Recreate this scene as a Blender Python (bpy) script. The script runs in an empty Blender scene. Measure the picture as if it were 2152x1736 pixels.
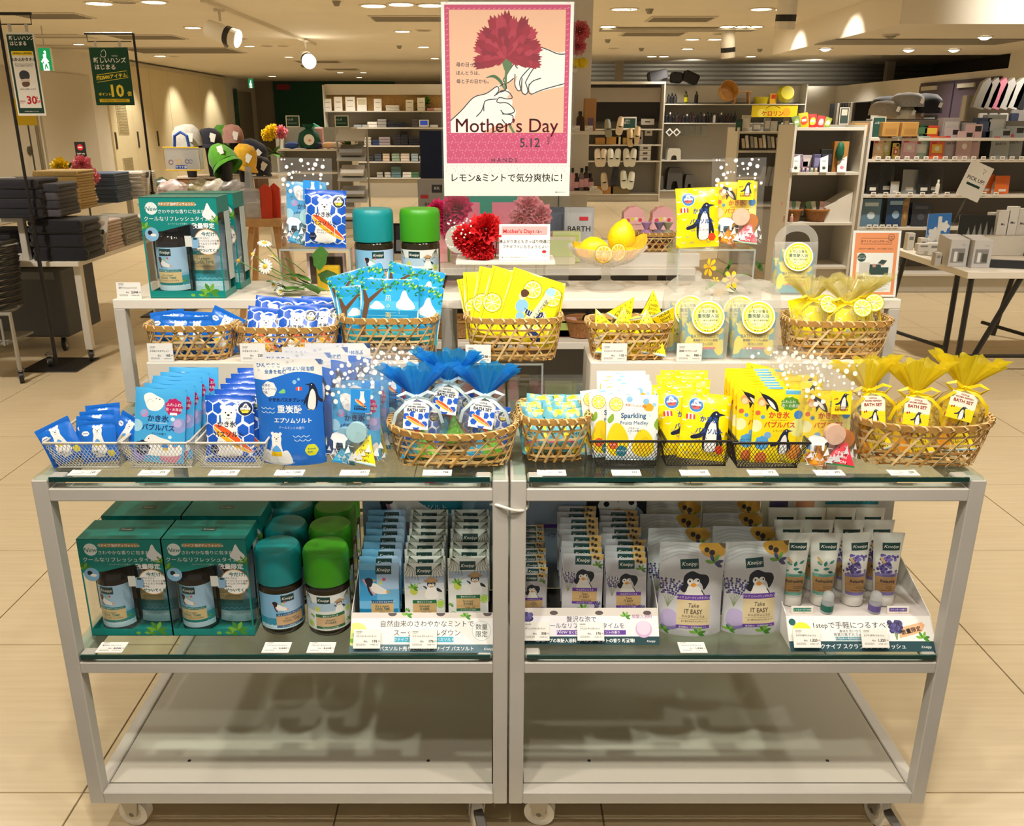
import bpy,bmesh,math,random
from math import sin,cos,pi,radians as rad,atan2,sqrt,hypot
from mathutils import Vector,Matrix,Euler
from mathutils.geometry import delaunay_2d_cdt

SC=bpy.context.scene
COL=SC.collection
# ---------------------------------------------------------------- camera
F,TH,HC,CX,CY=1817.0,rad(18.6),1.49,1044.0,868.0
cam_d=bpy.data.cameras.new('camera')
cam_d.sensor_fit='HORIZONTAL';cam_d.sensor_width=36.0
cam_d.lens=F/2152*36.0
cam_d.shift_x=(1076-CX)/2152
cam_d.clip_start=.05;cam_d.clip_end=200
cam=bpy.data.objects.new('camera',cam_d);COL.objects.link(cam)
cam.location=(0,0,HC);cam.rotation_euler=(pi/2-TH,0,0)
SC.camera=cam

def U(px,py,Y=None,Z=None,X=None):
 """point of the room seen at photo pixel (px, py) on the plane Y=, Z= or X="""
 u,v=(px-CX)/F,(CY-py)/F
 r=(u,cos(TH)+v*sin(TH),-sin(TH)+v*cos(TH))
 t=Y/r[1]if Y is not None else((Z-HC)/r[2]if Z is not None else X/r[0])
 return Vector((r[0]*t,r[1]*t,r[2]*t+HC))

# ---------------------------------------------------------------- light
def hexc(h):
 if not isinstance(h,str):return tuple(h)
 h=h.lstrip('#')
 if len(h)==3:h=''.join(c*2 for c in h)
 c=[int(h[i:i+2],16)/255 for i in(0,2,4)]
 return tuple(x/12.92 if x<=.04045 else((x+.055)/1.055)**2.4 for x in c)

world=bpy.data.worlds.new('world');SC.world=world;world.use_nodes=True
bg=world.node_tree.nodes['Background']
bg.inputs[0].default_value=(1.0,.95,.88,1);bg.inputs[1].default_value=.3  # uniform ambient fill, added in place of bounced light from the unseen store

def spot(name,loc,target,w,ang=70,blend=.6,r=.05,col=(1,.93,.82)):
 d=bpy.data.lights.new(name,'SPOT');d.energy=w;d.spot_size=rad(ang);d.spot_blend=blend
 d.shadow_soft_size=r;d.color=col
 o=bpy.data.objects.new(name,d);COL.objects.link(o);o.location=loc
 o.rotation_euler=(Vector(target)-Vector(loc)).to_track_quat('-Z','Y').to_euler()
 return o
# recessed ceiling spots over the display and the aisle in front of it
for i,(x,y,tx,ty,tz,w)in enumerate([(-1.05,.95,-.6,1.8,.9,69),(-.35,.80,-.2,1.8,.9,69),
  (.45,.80,.35,1.8,.9,69),(1.15,.95,.8,1.8,.9,69),(-.1,.25,0,1.75,.6,45),(.9,1.0,.1,2.1,1.5,16)]):
 spot('ceiling_spot',(x,y,2.66),(tx,ty,tz),w,75,.7,.045)
# general downlights of the shop floor
for x in(-6,-3,0,3,6):
 for y in(3.8,7,10.5,14,17.5,22):
  if abs(x)<1 and y<6:continue
  spot('downlight',(x+(.4 if y>9 else 0),y,2.66),(x,y+.25,0),185,125,.9,.08)
spot('downlight',(-2.6,1.6,2.66),(-2.5,2.2,0),110,110,.9,.08)
spot('downlight',(2.8,1.6,2.66),(2.6,2.2,0),110,110,.9,.08)
for y in(18.6,21.4,24.2):spot('wall_washer',(-6.7,y,2.66),(-7.5,y+.2,1.3),110,75,.8,.05)
for x in(1.5,4,6.5):spot('wall_washer',(x,18.9,2.66),(x,20.5,2.3),60,110,.9,.05)

vs=SC.view_settings
vs.view_transform='Standard';vs.look='None';vs.exposure=0.0;vs.gamma=1.0;vs.use_curve_mapping=False
SC.display_settings.display_device='sRGB'
cy=SC.cycles
cy.use_denoising=True
cy.use_adaptive_sampling=True;cy.adaptive_threshold=.03;cy.max_bounces=7;cy.transparent_max_bounces=32;cy.transmission_bounces=8;cy.glossy_bounces=4;cy.diffuse_bounces=4
cy.caustics_reflective=False;cy.caustics_refractive=False
cy.sample_clamp_indirect=6

# ---------------------------------------------------------------- materials
_M={}
def mat(col,rough=.5,metal=0,fin=None,emit=0,noise=0,nscale=40,bump=0,bscale=200,alpha=1):
 """procedural material: colour with optional slight mottling and fine relief"""
 if isinstance(col,bpy.types.Material):return col
 if fin=='foil':rough,coat=.32,.35
 elif fin=='paper':rough,coat=.75,0
 elif fin=='plastic':rough,coat=.3,.2
 elif fin=='cloth':rough,coat,bump,bscale=.95,0,.6,400
 else:coat=0
 key=(col,rough,metal,fin,emit,noise,nscale,bump,bscale,alpha)
 if key in _M:return _M[key]
 m=bpy.data.materials.new('m_'+(col.lstrip('#')if isinstance(col,str)else 'c'));m.use_nodes=True
 nt=m.node_tree;p=nt.nodes['Principled BSDF'];c=(*hexc(col),1)
 p.inputs['Base Color'].default_value=c
 p.inputs['Roughness'].default_value=rough;p.inputs['Metallic'].default_value=metal
 p.inputs['Coat Weight'].default_value=coat;p.inputs['Coat Roughness'].default_value=.12
 if alpha<1:p.inputs['Alpha'].default_value=alpha
 if fin=='cloth':p.inputs['Sheen Weight'].default_value=.25
 if emit:
  p.inputs['Emission Color'].default_value=c;p.inputs['Emission Strength'].default_value=emit
 if noise:
  n=nt.nodes.new('ShaderNodeTexNoise');n.inputs['Scale'].default_value=nscale;n.inputs['Detail'].default_value=3
  tc=nt.nodes.new('ShaderNodeTexCoord');nt.links.new(tc.outputs['Object'],n.inputs['Vector'])
  r=nt.nodes.new('ShaderNodeValToRGB')
  r.color_ramp.elements[0].position=.3;r.color_ramp.elements[1].position=.7
  r.color_ramp.elements[0].color=(*[x*(1-noise)for x in c[:3]],1);r.color_ramp.elements[1].color=(*[min(1,x*(1+noise*.5))for x in c[:3]],1)
  nt.links.new(n.outputs['Fac'],r.inputs[0]);nt.links.new(r.outputs[0],p.inputs['Base Color'])
 if bump:
  n=nt.nodes.new('ShaderNodeTexNoise');n.inputs['Scale'].default_value=bscale
  tc=nt.nodes.new('ShaderNodeTexCoord');nt.links.new(tc.outputs['Object'],n.inputs['Vector'])
  b=nt.nodes.new('ShaderNodeBump');b.inputs['Strength'].default_value=bump;b.inputs['Distance'].default_value=.002
  nt.links.new(n.outputs['Fac'],b.inputs['Height']);nt.links.new(b.outputs[0],p.inputs['Normal'])
 _M[key]=m
 return m

def film(key,tint=(1,1,1),clear=.85,rough=.08,body=(1,1,1)):
 """thin clear or frosted plastic film: mostly lets light through, with a Fresnel sheen"""
 k=('film',key)
 if k in _M:return _M[k]
 m=bpy.data.materials.new('film_'+key);m.use_nodes=True
 nt=m.node_tree;nt.nodes.clear();N=nt.nodes.new;L=nt.links.new
 out=N('ShaderNodeOutputMaterial');tr=N('ShaderNodeBsdfTransparent');gl=N('ShaderNodeBsdfGlossy');df=N('ShaderNodeBsdfDiffuse')
 tl=N('ShaderNodeBsdfTranslucent');a1=N('ShaderNodeMixShader');mx=N('ShaderNodeMixShader');m2=N('ShaderNodeMixShader');fr=N('ShaderNodeLayerWeight');pw=N('ShaderNodeMath');ml=N('ShaderNodeMath')
 tr.inputs[0].default_value=(*tint,1);gl.inputs['Roughness'].default_value=rough
 df.inputs[0].default_value=(*body,1);tl.inputs[0].default_value=(*body,1)
 fr.inputs['Blend'].default_value=.5;pw.operation='POWER';pw.inputs[1].default_value=4.5;ml.operation='MULTIPLY_ADD';ml.inputs[1].default_value=.75;ml.inputs[2].default_value=.035
 L(fr.outputs['Facing'],pw.inputs[0]);L(pw.outputs[0],ml.inputs[0])
 a1.inputs[0].default_value=.5;L(df.outputs[0],a1.inputs[1]);L(tl.outputs[0],a1.inputs[2])
 mx.inputs[0].default_value=clear;L(a1.outputs[0],mx.inputs[1]);L(tr.outputs[0],mx.inputs[2])
 L(ml.outputs[0],m2.inputs[0]);L(mx.outputs[0],m2.inputs[1]);L(gl.outputs[0],m2.inputs[2])
 L(m2.outputs[0],out.inputs[0])
 _M[k]=m
 return m

def glass(key,col=(1,1,1),rough=0,ior=1.45):
 k=('glass',key)
 if k in _M:return _M[k]
 m=bpy.data.materials.new('glass_'+key);m.use_nodes=True;p=m.node_tree.nodes['Principled BSDF']
 p.inputs['Base Color'].default_value=(*col,1);p.inputs['Roughness'].default_value=rough
 p.inputs['Transmission Weight'].default_value=1;p.inputs['IOR'].default_value=ior
 _M[k]=m
 return m

# ---------------------------------------------------------------- mesh builder
_boxc={}
def chamfer_box(sx,sy,sz,b,seg=1):
 key=(round(sx,5),round(sy,5),round(sz,5),b,seg)
 if key not in _boxc:
  bm=bmesh.new();bmesh.ops.create_cube(bm,size=1)
  for v in bm.verts:v.co=Vector((v.co.x*sx,v.co.y*sy,v.co.z*sz))
  bmesh.ops.bevel(bm,geom=bm.edges[:],offset=b,segments=seg,affect='EDGES',profile=.5)
  bm.verts.index_update()
  _boxc[key]=([v.co.copy()for v in bm.verts],[[v.index for v in f.verts]for f in bm.faces]);bm.free()
 return _boxc[key]

class MB:
 def __init__(s):s.v=[];s.f=[];s.m=[];s.mats=[];s.T=None
 def mi(s,m):
  m=mat(m)
  if m not in s.mats:s.mats.append(m)
  return s.mats.index(m)
 def add(s,vs,fs,m):
  n=len(s.v);i=s.mi(m)
  if s.T is not None:vs=[s.T@Vector(p)for p in vs]
  s.v.extend(vs);s.f.extend([[a+n for a in f]for f in fs]);s.m.extend([i]*len(fs));return s
 def box(s,c,sz,m,bev=0,rot=None,seg=1):
  sx,sy,sz_=sz
  if bev:
   vs,fs=chamfer_box(sx,sy,sz_,bev,seg)
  else:
   x,y,z=sx/2,sy/2,sz_/2
   vs=[Vector(p)for p in((-x,-y,-z),(x,-y,-z),(x,y,-z),(-x,y,-z),(-x,-y,z),(x,-y,z),(x,y,z),(-x,y,z))]
   fs=[(0,3,2,1),(4,5,6,7),(0,1,5,4),(1,2,6,5),(2,3,7,6),(3,0,4,7)]
  R=Euler(rot).to_matrix()if rot else None
  c=Vector(c)
  return s.add([(R@v if R else v)+c for v in vs],fs,m)
 def span(s,a,b,m,bev=0):
  a,b=Vector(a),Vector(b)
  return s.box((a+b)/2,[abs(q)for q in(b-a)],m,bev)
 def cyl(s,p0,p1,r0,m,r1=None,n=12,caps=True):
  p0,p1=Vector(p0),Vector(p1);r1=r0 if r1 is None else r1
  q=(p1-p0).to_track_quat('Z','Y');vs=[]
  for p,r in((p0,r0),(p1,r1)):
   vs+=[p+q@Vector((r*cos(2*pi*i/n),r*sin(2*pi*i/n),0))for i in range(n)]
  fs=[(i,(i+1)%n,n+(i+1)%n,n+i)for i in range(n)]
  if caps:fs+=[list(range(n))[::-1],list(range(n,2*n))]
  return s.add(vs,fs,m)
 def tube(s,pts,r,m,n=6,closed=False,flat=None):
  """sweep along pts; flat=(a,b) gives an elliptical/strip section with the given half sizes"""
  pts=[Vector(p)for p in pts];k=len(pts);vs=[];up=None
  rs=r if isinstance(r,(list,tuple))else[r]*k
  for i,p in enumerate(pts):
   a=pts[(i-1)%k]if closed or i else p;b=pts[(i+1)%k]if closed or i<k-1 else p
   t=(b-a).normalized()
   if up is None:up=Vector((0,0,1))if abs(t.z)<.9 else Vector((0,1,0))
   x=t.cross(up)
   if x.length<1e-6:x=t.orthogonal()
   x.normalize();y=x.cross(t).normalized();up=y
   for j in range(n):
    an=2*pi*(j+.5)/n
    vs.append(p+(x*cos(an)+y*sin(an))*rs[i])
  fs=[]
  for i in range(k if closed else k-1):
   for j in range(n):
    fs.append((i*n+j,i*n+(j+1)%n,((i+1)%k)*n+(j+1)%n,((i+1)%k)*n+j))
  if not closed:fs+=[list(range(n))[::-1],list(range((k-1)*n,k*n))]
  return s.add(vs,fs,m)
 def ribbon(s,pts,nrm,w,th,m,closed=False):
  """flat strip along pts; nrm = list of outward normals, w width, th thickness"""
  k=len(pts);pts=[Vector(p)for p in pts];vs=[]
  for i,p in enumerate(pts):
   a=pts[(i-1)%k]if closed or i else p;b=pts[(i+1)%k]if closed or i<k-1 else p
   t=(b-a).normalized();nn=Vector(nrm[i]).normalized();sd=t.cross(nn).normalized()
   vs+=[p+sd*w/2+nn*th/2,p-sd*w/2+nn*th/2,p-sd*w/2-nn*th/2,p+sd*w/2-nn*th/2]
  fs=[]
  for i in range(k if closed else k-1):
   for j in range(4):fs.append((i*4+j,i*4+(j+1)%4,((i+1)%k)*4+(j+1)%4,((i+1)%k)*4+j))
  if not closed:fs+=[(0,1,2,3),((k-1)*4+3,(k-1)*4+2,(k-1)*4+1,(k-1)*4)]
  return s.add(vs,fs,m)
 def lathe(s,prof,m,n=24,c=(0,0,0),wob=None):
  c=Vector(c);vs=[];k=len(prof)
  for i in range(n):
   a=2*pi*i/n
   for j,(r,z)in enumerate(prof):
    rr=r*(wob(a,j)if wob else 1)
    vs.append(c+Vector((rr*cos(a),rr*sin(a),z)))
  fs=[(i*k+j,((i+1)%n)*k+j,((i+1)%n)*k+j+1,i*k+j+1)for i in range(n)for j in range(k-1)]
  return s.add(vs,fs,m)
 def grid(s,fn,nu,nv,m,flip=False):
  vs=[fn(i/nu,j/nv)for j in range(nv+1)for i in range(nu+1)];w=nu+1
  fs=[(j*w+i,j*w+i+1,(j+1)*w+i+1,(j+1)*w+i)for j in range(nv)for i in range(nu)]
  if flip:fs=[f[::-1]for f in fs]
  return s.add(vs,fs,m)
 def prism(s,poly,y0,y1,m,T=None):
  """polygon in the XZ plane extruded along Y"""
  n=len(poly);vs=[Vector((x,y0,z))for x,z in poly]+[Vector((x,y1,z))for x,z in poly]
  if T:vs=[T@v for v in vs]
  fs=[list(range(n)),list(range(2*n-1,n-1,-1))]+[(i,i+n,(i+1)%n+n,(i+1)%n)for i in range(n)]
  return s.add(vs,fs,m)
 def ball(s,c,r,m,n=10,sc=(1,1,1)):
  k=max(4,n//2);c=Vector(c)
  prof=[(r*sin(pi*j/k),-r*cos(pi*j/k))for j in range(k+1)]
  vs=[];fs=[]
  for i in range(n):
   a=2*pi*i/n
   for q,z in prof:vs.append(c+Vector((q*cos(a)*sc[0],q*sin(a)*sc[1],z*sc[2])))
  w=k+1
  fs=[(i*w+j,((i+1)%n)*w+j,((i+1)%n)*w+j+1,i*w+j+1)for i in range(n)for j in range(k)]
  return s.add(vs,fs,m)
 def mesh(s,name,smooth=0):
  me=bpy.data.meshes.new(name);me.from_pydata([tuple(v)for v in s.v],[],s.f)
  for m in s.mats:me.materials.append(m)
  if len(s.mats)>1:me.polygons.foreach_set('material_index',s.m)
  if smooth:
   me.polygons.foreach_set('use_smooth',[True]*len(me.polygons));me.set_sharp_from_angle(angle=rad(smooth))
  me.update();return me
 def build(s,name,parent=None,smooth=0,loc=None,rot=None):
  return obj(name,s.mesh(name,smooth),parent,loc,rot)

def obj(name,me,parent=None,loc=None,rot=None):
 o=bpy.data.objects.new(name,me);COL.objects.link(o)
 if parent:o.parent=parent
 if loc is not None:o.location=loc
 if rot is not None:o.rotation_euler=rot
 return o
def tag(o,label,cat,group=None,kind=None):
 o['label']=label;o['category']=cat
 if group:o['group']=group
 if kind:o['kind']=kind
 return o
def thing(name,label,cat,loc=(0,0,0),rot=(0,0,0),group=None):
 o=bpy.data.objects.new(name,None);COL.objects.link(o);o.empty_display_size=.02
 o.location=loc;o.rotation_euler=rot
 return tag(o,label,cat,group)
def struct(o,label=None):
 o['kind']='structure'
 if label:o['label']=label
 return o
_kids={}
def dup(root,label,loc,rot=None,group=None,scale=None):
 """copy a thing with copies of its parts and sub-parts (mesh data shared)"""
 def cp(o,parent):
  c=o.copy();COL.objects.link(c);c.parent=parent
  for ch in o.children:cp(ch,c)
  return c
 r=cp(root,None);r['label']=label
 r.location=loc
 if rot is not None:r.rotation_euler=rot
 if group:r['group']=group
 if scale:r.scale=(scale,)*3 if not isinstance(scale,tuple)else scale
 return r
ORD=['first','second','third','fourth','fifth','sixth','seventh','eighth','ninth','tenth','eleventh','twelfth','thirteenth','fourteenth','fifteenth','sixteenth','seventeenth','eighteenth','nineteenth','twentieth','twenty-first','twenty-second']

# ---------------------------------------------------------------- flat print: shapes and lettering
_txt={}
def text_tris(body,bold=0,res=2,shear=0):
 k=(body,bold,res,shear)
 if k not in _txt:
  c=bpy.data.curves.new('t','FONT');c.body=body;c.resolution_u=res;c.fill_mode='FRONT';c.size=1;c.offset=bold;c.shear=shear
  c.space_line=1.15
  o=bpy.data.objects.new('t',c);me=bpy.data.meshes.new_from_object(o)
  vs=[(v.co.x,v.co.y)for v in me.vertices];fs=[tuple(p.vertices)for p in me.polygons]
  bpy.data.objects.remove(o);bpy.data.curves.remove(c);bpy.data.meshes.remove(me)
  _txt[k]=(vs,fs)
 return _txt[k]

def clip(poly,w,h):
 def cut(P,ax,lim,keep_less):
  out=[]
  for i,p in enumerate(P):
   q=P[i-1]
   ip=p[ax]<=lim if keep_less else p[ax]>=lim;iq=q[ax]<=lim if keep_less else q[ax]>=lim
   if ip!=iq:
    t=(lim-q[ax])/(p[ax]-q[ax]);out.append((q[0]+t*(p[0]-q[0]),q[1]+t*(p[1]-q[1])))
   if ip:out.append(p)
  return out
 for ax,lim,kl in((0,w,1),(0,0,0),(1,h,1),(1,0,0)):
  poly=cut(poly,ax,lim,kl)
  if len(poly)<3:return[]
 return poly

def C(x,y,r,n=20,ry=None,a0=0,rot=0):
 ry=r if ry is None else ry;c,s=cos(rot),sin(rot)
 return[(x+c*r*cos(a0+2*pi*i/n)-s*ry*sin(a0+2*pi*i/n),y+s*r*cos(a0+2*pi*i/n)+c*ry*sin(a0+2*pi*i/n))for i in range(n)]
def R(x0,y0,x1,y1):return[(x0,y0),(x1,y0),(x1,y1),(x0,y1)]
def blob(x,y,r,k=9,amp=.1,n=36,ry=None):
 ry=ry or r
 return[(x+r*(1+amp*cos(k*a))*cos(a),y+ry*(1+amp*cos(k*a))*sin(a))for a in(2*pi*i/n for i in range(n))]
def stroke(pts,w):
 """outline polygon of a stroke through pts"""
 L_,R_=[],[]
 for i,p in enumerate(pts):
  a=pts[max(0,i-1)];b=pts[min(len(pts)-1,i+1)];d=hypot(b[0]-a[0],b[1]-a[1])or 1
  nx,ny=-(b[1]-a[1])/d*w/2,(b[0]-a[0])/d*w/2
  L_.append((p[0]+nx,p[1]+ny));R_.append((p[0]-nx,p[1]-ny))
 return L_+R_[::-1]
def crv(pts,k=4):
 """smooth (Catmull-Rom) curve through pts"""
 out=[];n=len(pts)
 for i in range(n-1):
  p0,p1,p2,p3=pts[max(0,i-1)],pts[i],pts[i+1],pts[min(n-1,i+2)]
  for j in range(k):
   t=j/k
   out.append(tuple(.5*((2*p1[q])+(-p0[q]+p2[q])*t+(2*p0[q]-5*p1[q]+4*p2[q]-p3[q])*t*t+(-p0[q]+3*p1[q]-3*p2[q]+p3[q])*t**3)for q in(0,1)))
 return out+[tuple(pts[-1])]
def shp(pts,k=4):
 """closed smooth shape through pts"""
 n=len(pts);q=[pts[-1]]+list(pts)+[pts[0],pts[1]];c=crv(q,k);return c[k:k*(n+1)]
def xf(sh,dx=0,dy=0,s=1,rot=0,fx=1):
 c,n=cos(rot),sin(rot);out=[]
 for e in sh:
  if e[0]=='T':
   _,col,b,x,y,sz,o=e;o=dict(o);o['rot']=o.get('rot',0)+rot
   out.append(('T',col,b,dx+s*(c*x*fx-n*y),dy+s*(n*x*fx+c*y),sz*s,o))
  else:
   out.append((e[0],[(dx+s*(c*x*fx-n*y),dy+s*(n*x*fx+c*y))for x,y in e[1]]))
 return out
def T(col,body,x,y,size,al='c',bold=0,rot=0,fin='paper',sx=1,res=2,sh=0):
 return('T',col,body,x,y,size,dict(al=al,bold=bold,rot=rot,fin=fin,sx=sx,res=res,sh=sh))

def art(mb,w,h,base,shapes,fn,fin='foil',cell=None,k=1.0,toff=.0004,clipw=True):
 """lay flat print on a surface: base colour, polygons (painted in order) and lettering.
    shapes use units of w x h; fn(x*k, y*k, off) gives the point on the surface in metres"""
 cell=cell or max(w,h)/10
 pts=[];faces=[];cols=[]
 def dens(P):
  out=[]
  for i,p in enumerate(P):
   q=P[(i+1)%len(P)];d=hypot(q[0]-p[0],q[1]-p[1]);n=max(1,int(d/cell+.5))
   out+=[(p[0]+(q[0]-p[0])*j/n,p[1]+(q[1]-p[1])*j/n)for j in range(n)]
  return out
 def face(P,col):
  if sum(P[i-1][0]*P[i][1]-P[i][0]*P[i-1][1]for i in range(len(P)))<0:P=P[::-1]
  i=len(pts);pts.extend(Vector(p)for p in P);faces.append(list(range(i,i+len(P))));cols.append(col)
 nx,ny=max(1,round(w/cell)),max(1,round(h/cell))
 face([(w*i/nx,0)for i in range(nx)]+[(w,h*j/ny)for j in range(ny)]+[(w*(nx-i)/nx,h)for i in range(nx)]+[(0,h*(ny-j)/ny)for j in range(ny)],base)
 for e in shapes:
  if e[0]=='T':continue
  P=clip(list(e[1]),w,h)if clipw else list(e[1])
  if len(P)>=3:face(dens(P),e[0])
 for j in range(1,ny):
  for i in range(1,nx):pts.append(Vector((w*i/nx,h*j/ny)))
 vo,eo,fo,ov,oe,of=delaunay_2d_cdt(pts,[],faces,1,1e-5*w)
 bycol={}
 for f,o in zip(fo,of):
  if o:bycol.setdefault(cols[max(o)],[]).append(f)
 V3=[fn(p.x*k,p.y*k,0)for p in vo]
 base_i=len(mb.v);mb.v.extend([mb.T@p for p in V3]if mb.T is not None else V3)
 for c,fl in bycol.items():
  i=mb.mi(mat(c,fin=fin)if isinstance(c,str)else c)
  mb.f.extend([[a+base_i for a in f]for f in fl]);mb.m.extend([i]*len(fl))
 for e in shapes:
  if e[0]!='T':continue
  _,col,body,x,y,sz,o=e
  vs,fs=text_tris(body,o['bold'],o['res'],o['sh'])
  if not vs:continue
  x0,x1=min(p[0]for p in vs),max(p[0]for p in vs)
  ox={'c':-(x0+x1)/2,'l':-x0,'r':-x1}[o['al']];c,n=cos(o['rot']),sin(o['rot'])
  out=[]
  for p in vs:
   a,b=(p[0]+ox)*sz*o['sx'],p[1]*sz
   out.append(fn((x+c*a-n*b)*k,(y+n*a+c*b)*k,toff))
  mb.add(out,fs,mat(col,fin=o['fin']))
 return mb

def flat_fn(w,h,org=(0,0,0),ax=(1,0,0),ay=(0,0,1)):
 org,ax,ay=Vector(org),Vector(ax).normalized(),Vector(ay).normalized();nn=ax.cross(ay)
 return lambda x,y,o:org+ax*x+ay*y+nn*o
# ================================================================ the room
CEIL=2.7
def streak_mat(name,col,dark,sx,sy,sz,rough,spec=.5,brick=None):
 m=bpy.data.materials.new(name);m.use_nodes=True;nt=m.node_tree;p=nt.nodes['Principled BSDF'];N=nt.nodes.new;L=nt.links.new
 tc=N('ShaderNodeTexCoord');mp=N('ShaderNodeMapping');mp.inputs['Scale'].default_value=(sx,sy,sz)
 g=N('ShaderNodeNewGeometry')
 n=N('ShaderNodeTexNoise');n.inputs['Scale'].default_value=1;n.inputs['Detail'].default_value=5
 r=N('ShaderNodeValToRGB');r.color_ramp.elements[0].position=.35;r.color_ramp.elements[1].position=.65
 r.color_ramp.elements[0].color=(*hexc(dark),1);r.color_ramp.elements[1].color=(*hexc(col),1)
 L(g.outputs['Position'],mp.inputs[0]);L(mp.outputs[0],n.inputs['Vector']);L(n.outputs['Fac'],r.inputs[0])
 out=r.outputs[0]
 if brick:
  b=N('ShaderNodeTexBrick');b.offset=0;b.inputs['Scale'].default_value=1
  b.inputs['Brick Width'].default_value=brick;b.inputs['Row Height'].default_value=brick;b.inputs['Mortar Size'].default_value=.004
  b.inputs['Mortar'].default_value=(*hexc('#8a7a62'),1)
  m2=N('ShaderNodeMapping');m2.inputs['Location'].default_value=(.365+6*brick,-1.94+12*brick,0)
  L(g.outputs['Position'],m2.inputs[0]);L(m2.outputs[0],b.inputs['Vector'])
  L(out,b.inputs['Color1']);L(out,b.inputs['Color2']);out=b.outputs['Color']
 L(out,p.inputs['Base Color']);p.inputs['Roughness'].default_value=rough;p.inputs['Specular IOR Level'].default_value=spec
 return m
TP=.605
tile_m=streak_mat('floor_tile_stone','#d6c4a2','#cebb98',3,60,1,.28)
floor_m=streak_mat('floor_far','#d4c2a0','#ccb995',3,60,1,.3,brick=TP)
fl=struct(MB().span((-14,-3,-.06),(14,34,-.004),floor_m).build('floor'),'cream polished stone tile floor of the shop')
tm=MB().box((0,0,-.003),(TP-.004,TP-.004,.006),tile_m,bev=.0008).mesh('floor_tile')
for i in range(-7,9):
 for j in range(0,11):
  obj('floor_tile',tm,fl,(-.365+(i+.5)*TP,1.94+(j-1.5)*TP+TP*.5,0))
for i in range(-2,3):
 obj('floor_tile',tm,fl,(-.365+(i+.5)*TP,1.94-1.5*TP,0))

ceil_m=mat('#e9dfca',.9,noise=.03,nscale=2)
cl=struct(MB().span((-14,-2,CEIL),(14,34,CEIL+.1),ceil_m).build('ceiling'),'warm white plaster ceiling with recessed downlights')
wall_m=mat('#dcd3bf',.8,noise=.03,nscale=3)
part_m=mat('#e6d6ac',.6,noise=.03,nscale=3)
struct(MB().span((-7.75,4,0),(-7.6,29,CEIL),wall_m).build('wall_left'),'beige side wall')
struct(MB().span((-7.75,29,0),(3,29.15,CEIL),mat('#8d8678',.8)).build('wall_back'),'grey far wall behind the towel shelves')
struct(MB().span((-7.0,28.9,0),(-3.2,28.99,2.68),mat('#0d4a33',.7,noise=.1)).build('wall_green'),'dark green painted end wall')
o=struct(MB().span((-.2,20.5,0),(12,20.6,CEIL),mat('#77705f',.8)).build('wall_shutter'),'grey rolling shutter behind the shelves')
sl=MB().span((0,-.03,0),(10.5,0,.085),mat('#8f8878',.5,metal=.2),bev=.02).mesh('slat')
for i in range(8):obj('slat',sl,o,(.2,20.5,2.0+i*.092))
# partition doors of the left wall
for k in range(7):
 y0=17.9+k*1.12
 o=struct(MB().span((-7.6,y0,.02),(-7.56,y0+1.1,2.6),part_m,bev=.004).build('door_%d'%(k+1)),'cream folding partition panel')
 MB().span((-7.56,y0+.06,.98),(-7.545,y0+.12,1.3),mat('#5d5646',.4,metal=.5)).build('door_handle',o)
 if k==0:
  for(z0,z1)in((1.25,2.35),(.25,.8)):
   g=MB();g.span((-7.56,y0+.28,z0),(-7.548,y0+.78,z1),mat('#cdbf98',.6)).build('grille_frame',o)
   g2=MB()
   for q in range(int((z1-z0)/.03)):g2.span((-7.55,y0+.31,z0+.02+q*.03),(-7.54,y0+.75,z0+.034+q*.03),mat('#a8996f',.6))
   g2.build('grille_louvre',o)['kind']='stuff'
struct(MB().span((-7.6,17.6,2.6),(-7.5,25.8,2.66),mat('#c9bd9f',.6)).build('trim_1'),'head rail over the folding partition')
# grey service doors nearer along the left wall
o=struct(MB().span((-7.6,12.6,0),(-7.56,14.9,2.3),mat('#bdb5a2',.6),bev=.004).build('door_8'),'grey beige service door')
MB().span((-7.56,14.95,0),(-7.54,15.02,2.3),mat('#8b8473')).build('door_frame',o)
MB().cyl((-7.56,14.6,1.05),(-7.53,14.6,1.05),.07,mat('#7d7566',.3,metal=.8)).build('door_handle',o)
o=struct(MB().span((-7.6,15.2,0),(-7.56,17.2,2.3),mat('#c6bda9',.6),bev=.004).build('door_9'),'pale grey service door beside the partition')
# doorway in the far left wall
o=struct(MB().span((-7.6,26.6,0),(-7.55,28.3,2.35),mat('#8f8874',.7)).build('door_10'),'grey door far down the left wall')
MB().span((-7.56,26.5,0),(-7.5,26.62,2.4),mat('#0e4a36')).build('door_frame',o)
# right wall with doors
rw=mat('#ddd5c4',.75,noise=.03,nscale=3)
struct(MB().span((7.1,12.9,0),(7.25,20.5,2.2),rw).build('wall_right'),'white partition wall with a gap above it')
struct(MB().span((7.1,4,0),(7.25,12.9,CEIL),rw).build('wall_right.001'),'white full height wall at the right')
struct(MB().span((9.6,12,0),(9.7,20.5,CEIL),mat('#6b6456',.8)).build('wall_far_right'),'dark wall seen over the partition')
struct(MB().span((-.2,19.3,0),(7.1,19.4,2.2),rw).build('wall_shelf'),'white wall behind the bath goods shelves')
for i,x in enumerate((2.5,8.2)):struct(MB().span((x,19.5,2.15),(x+.16,19.66,CEIL),mat('#b9b09c',.7)).build('trim_%d'%(i+2)),'square post between partition and ceiling')
o=struct(MB().span((7.06,13.0,0),(7.1,15.4,2.1),mat('#463a44',.5)).build('door_11'),'dark purple double swing doors')
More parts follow.
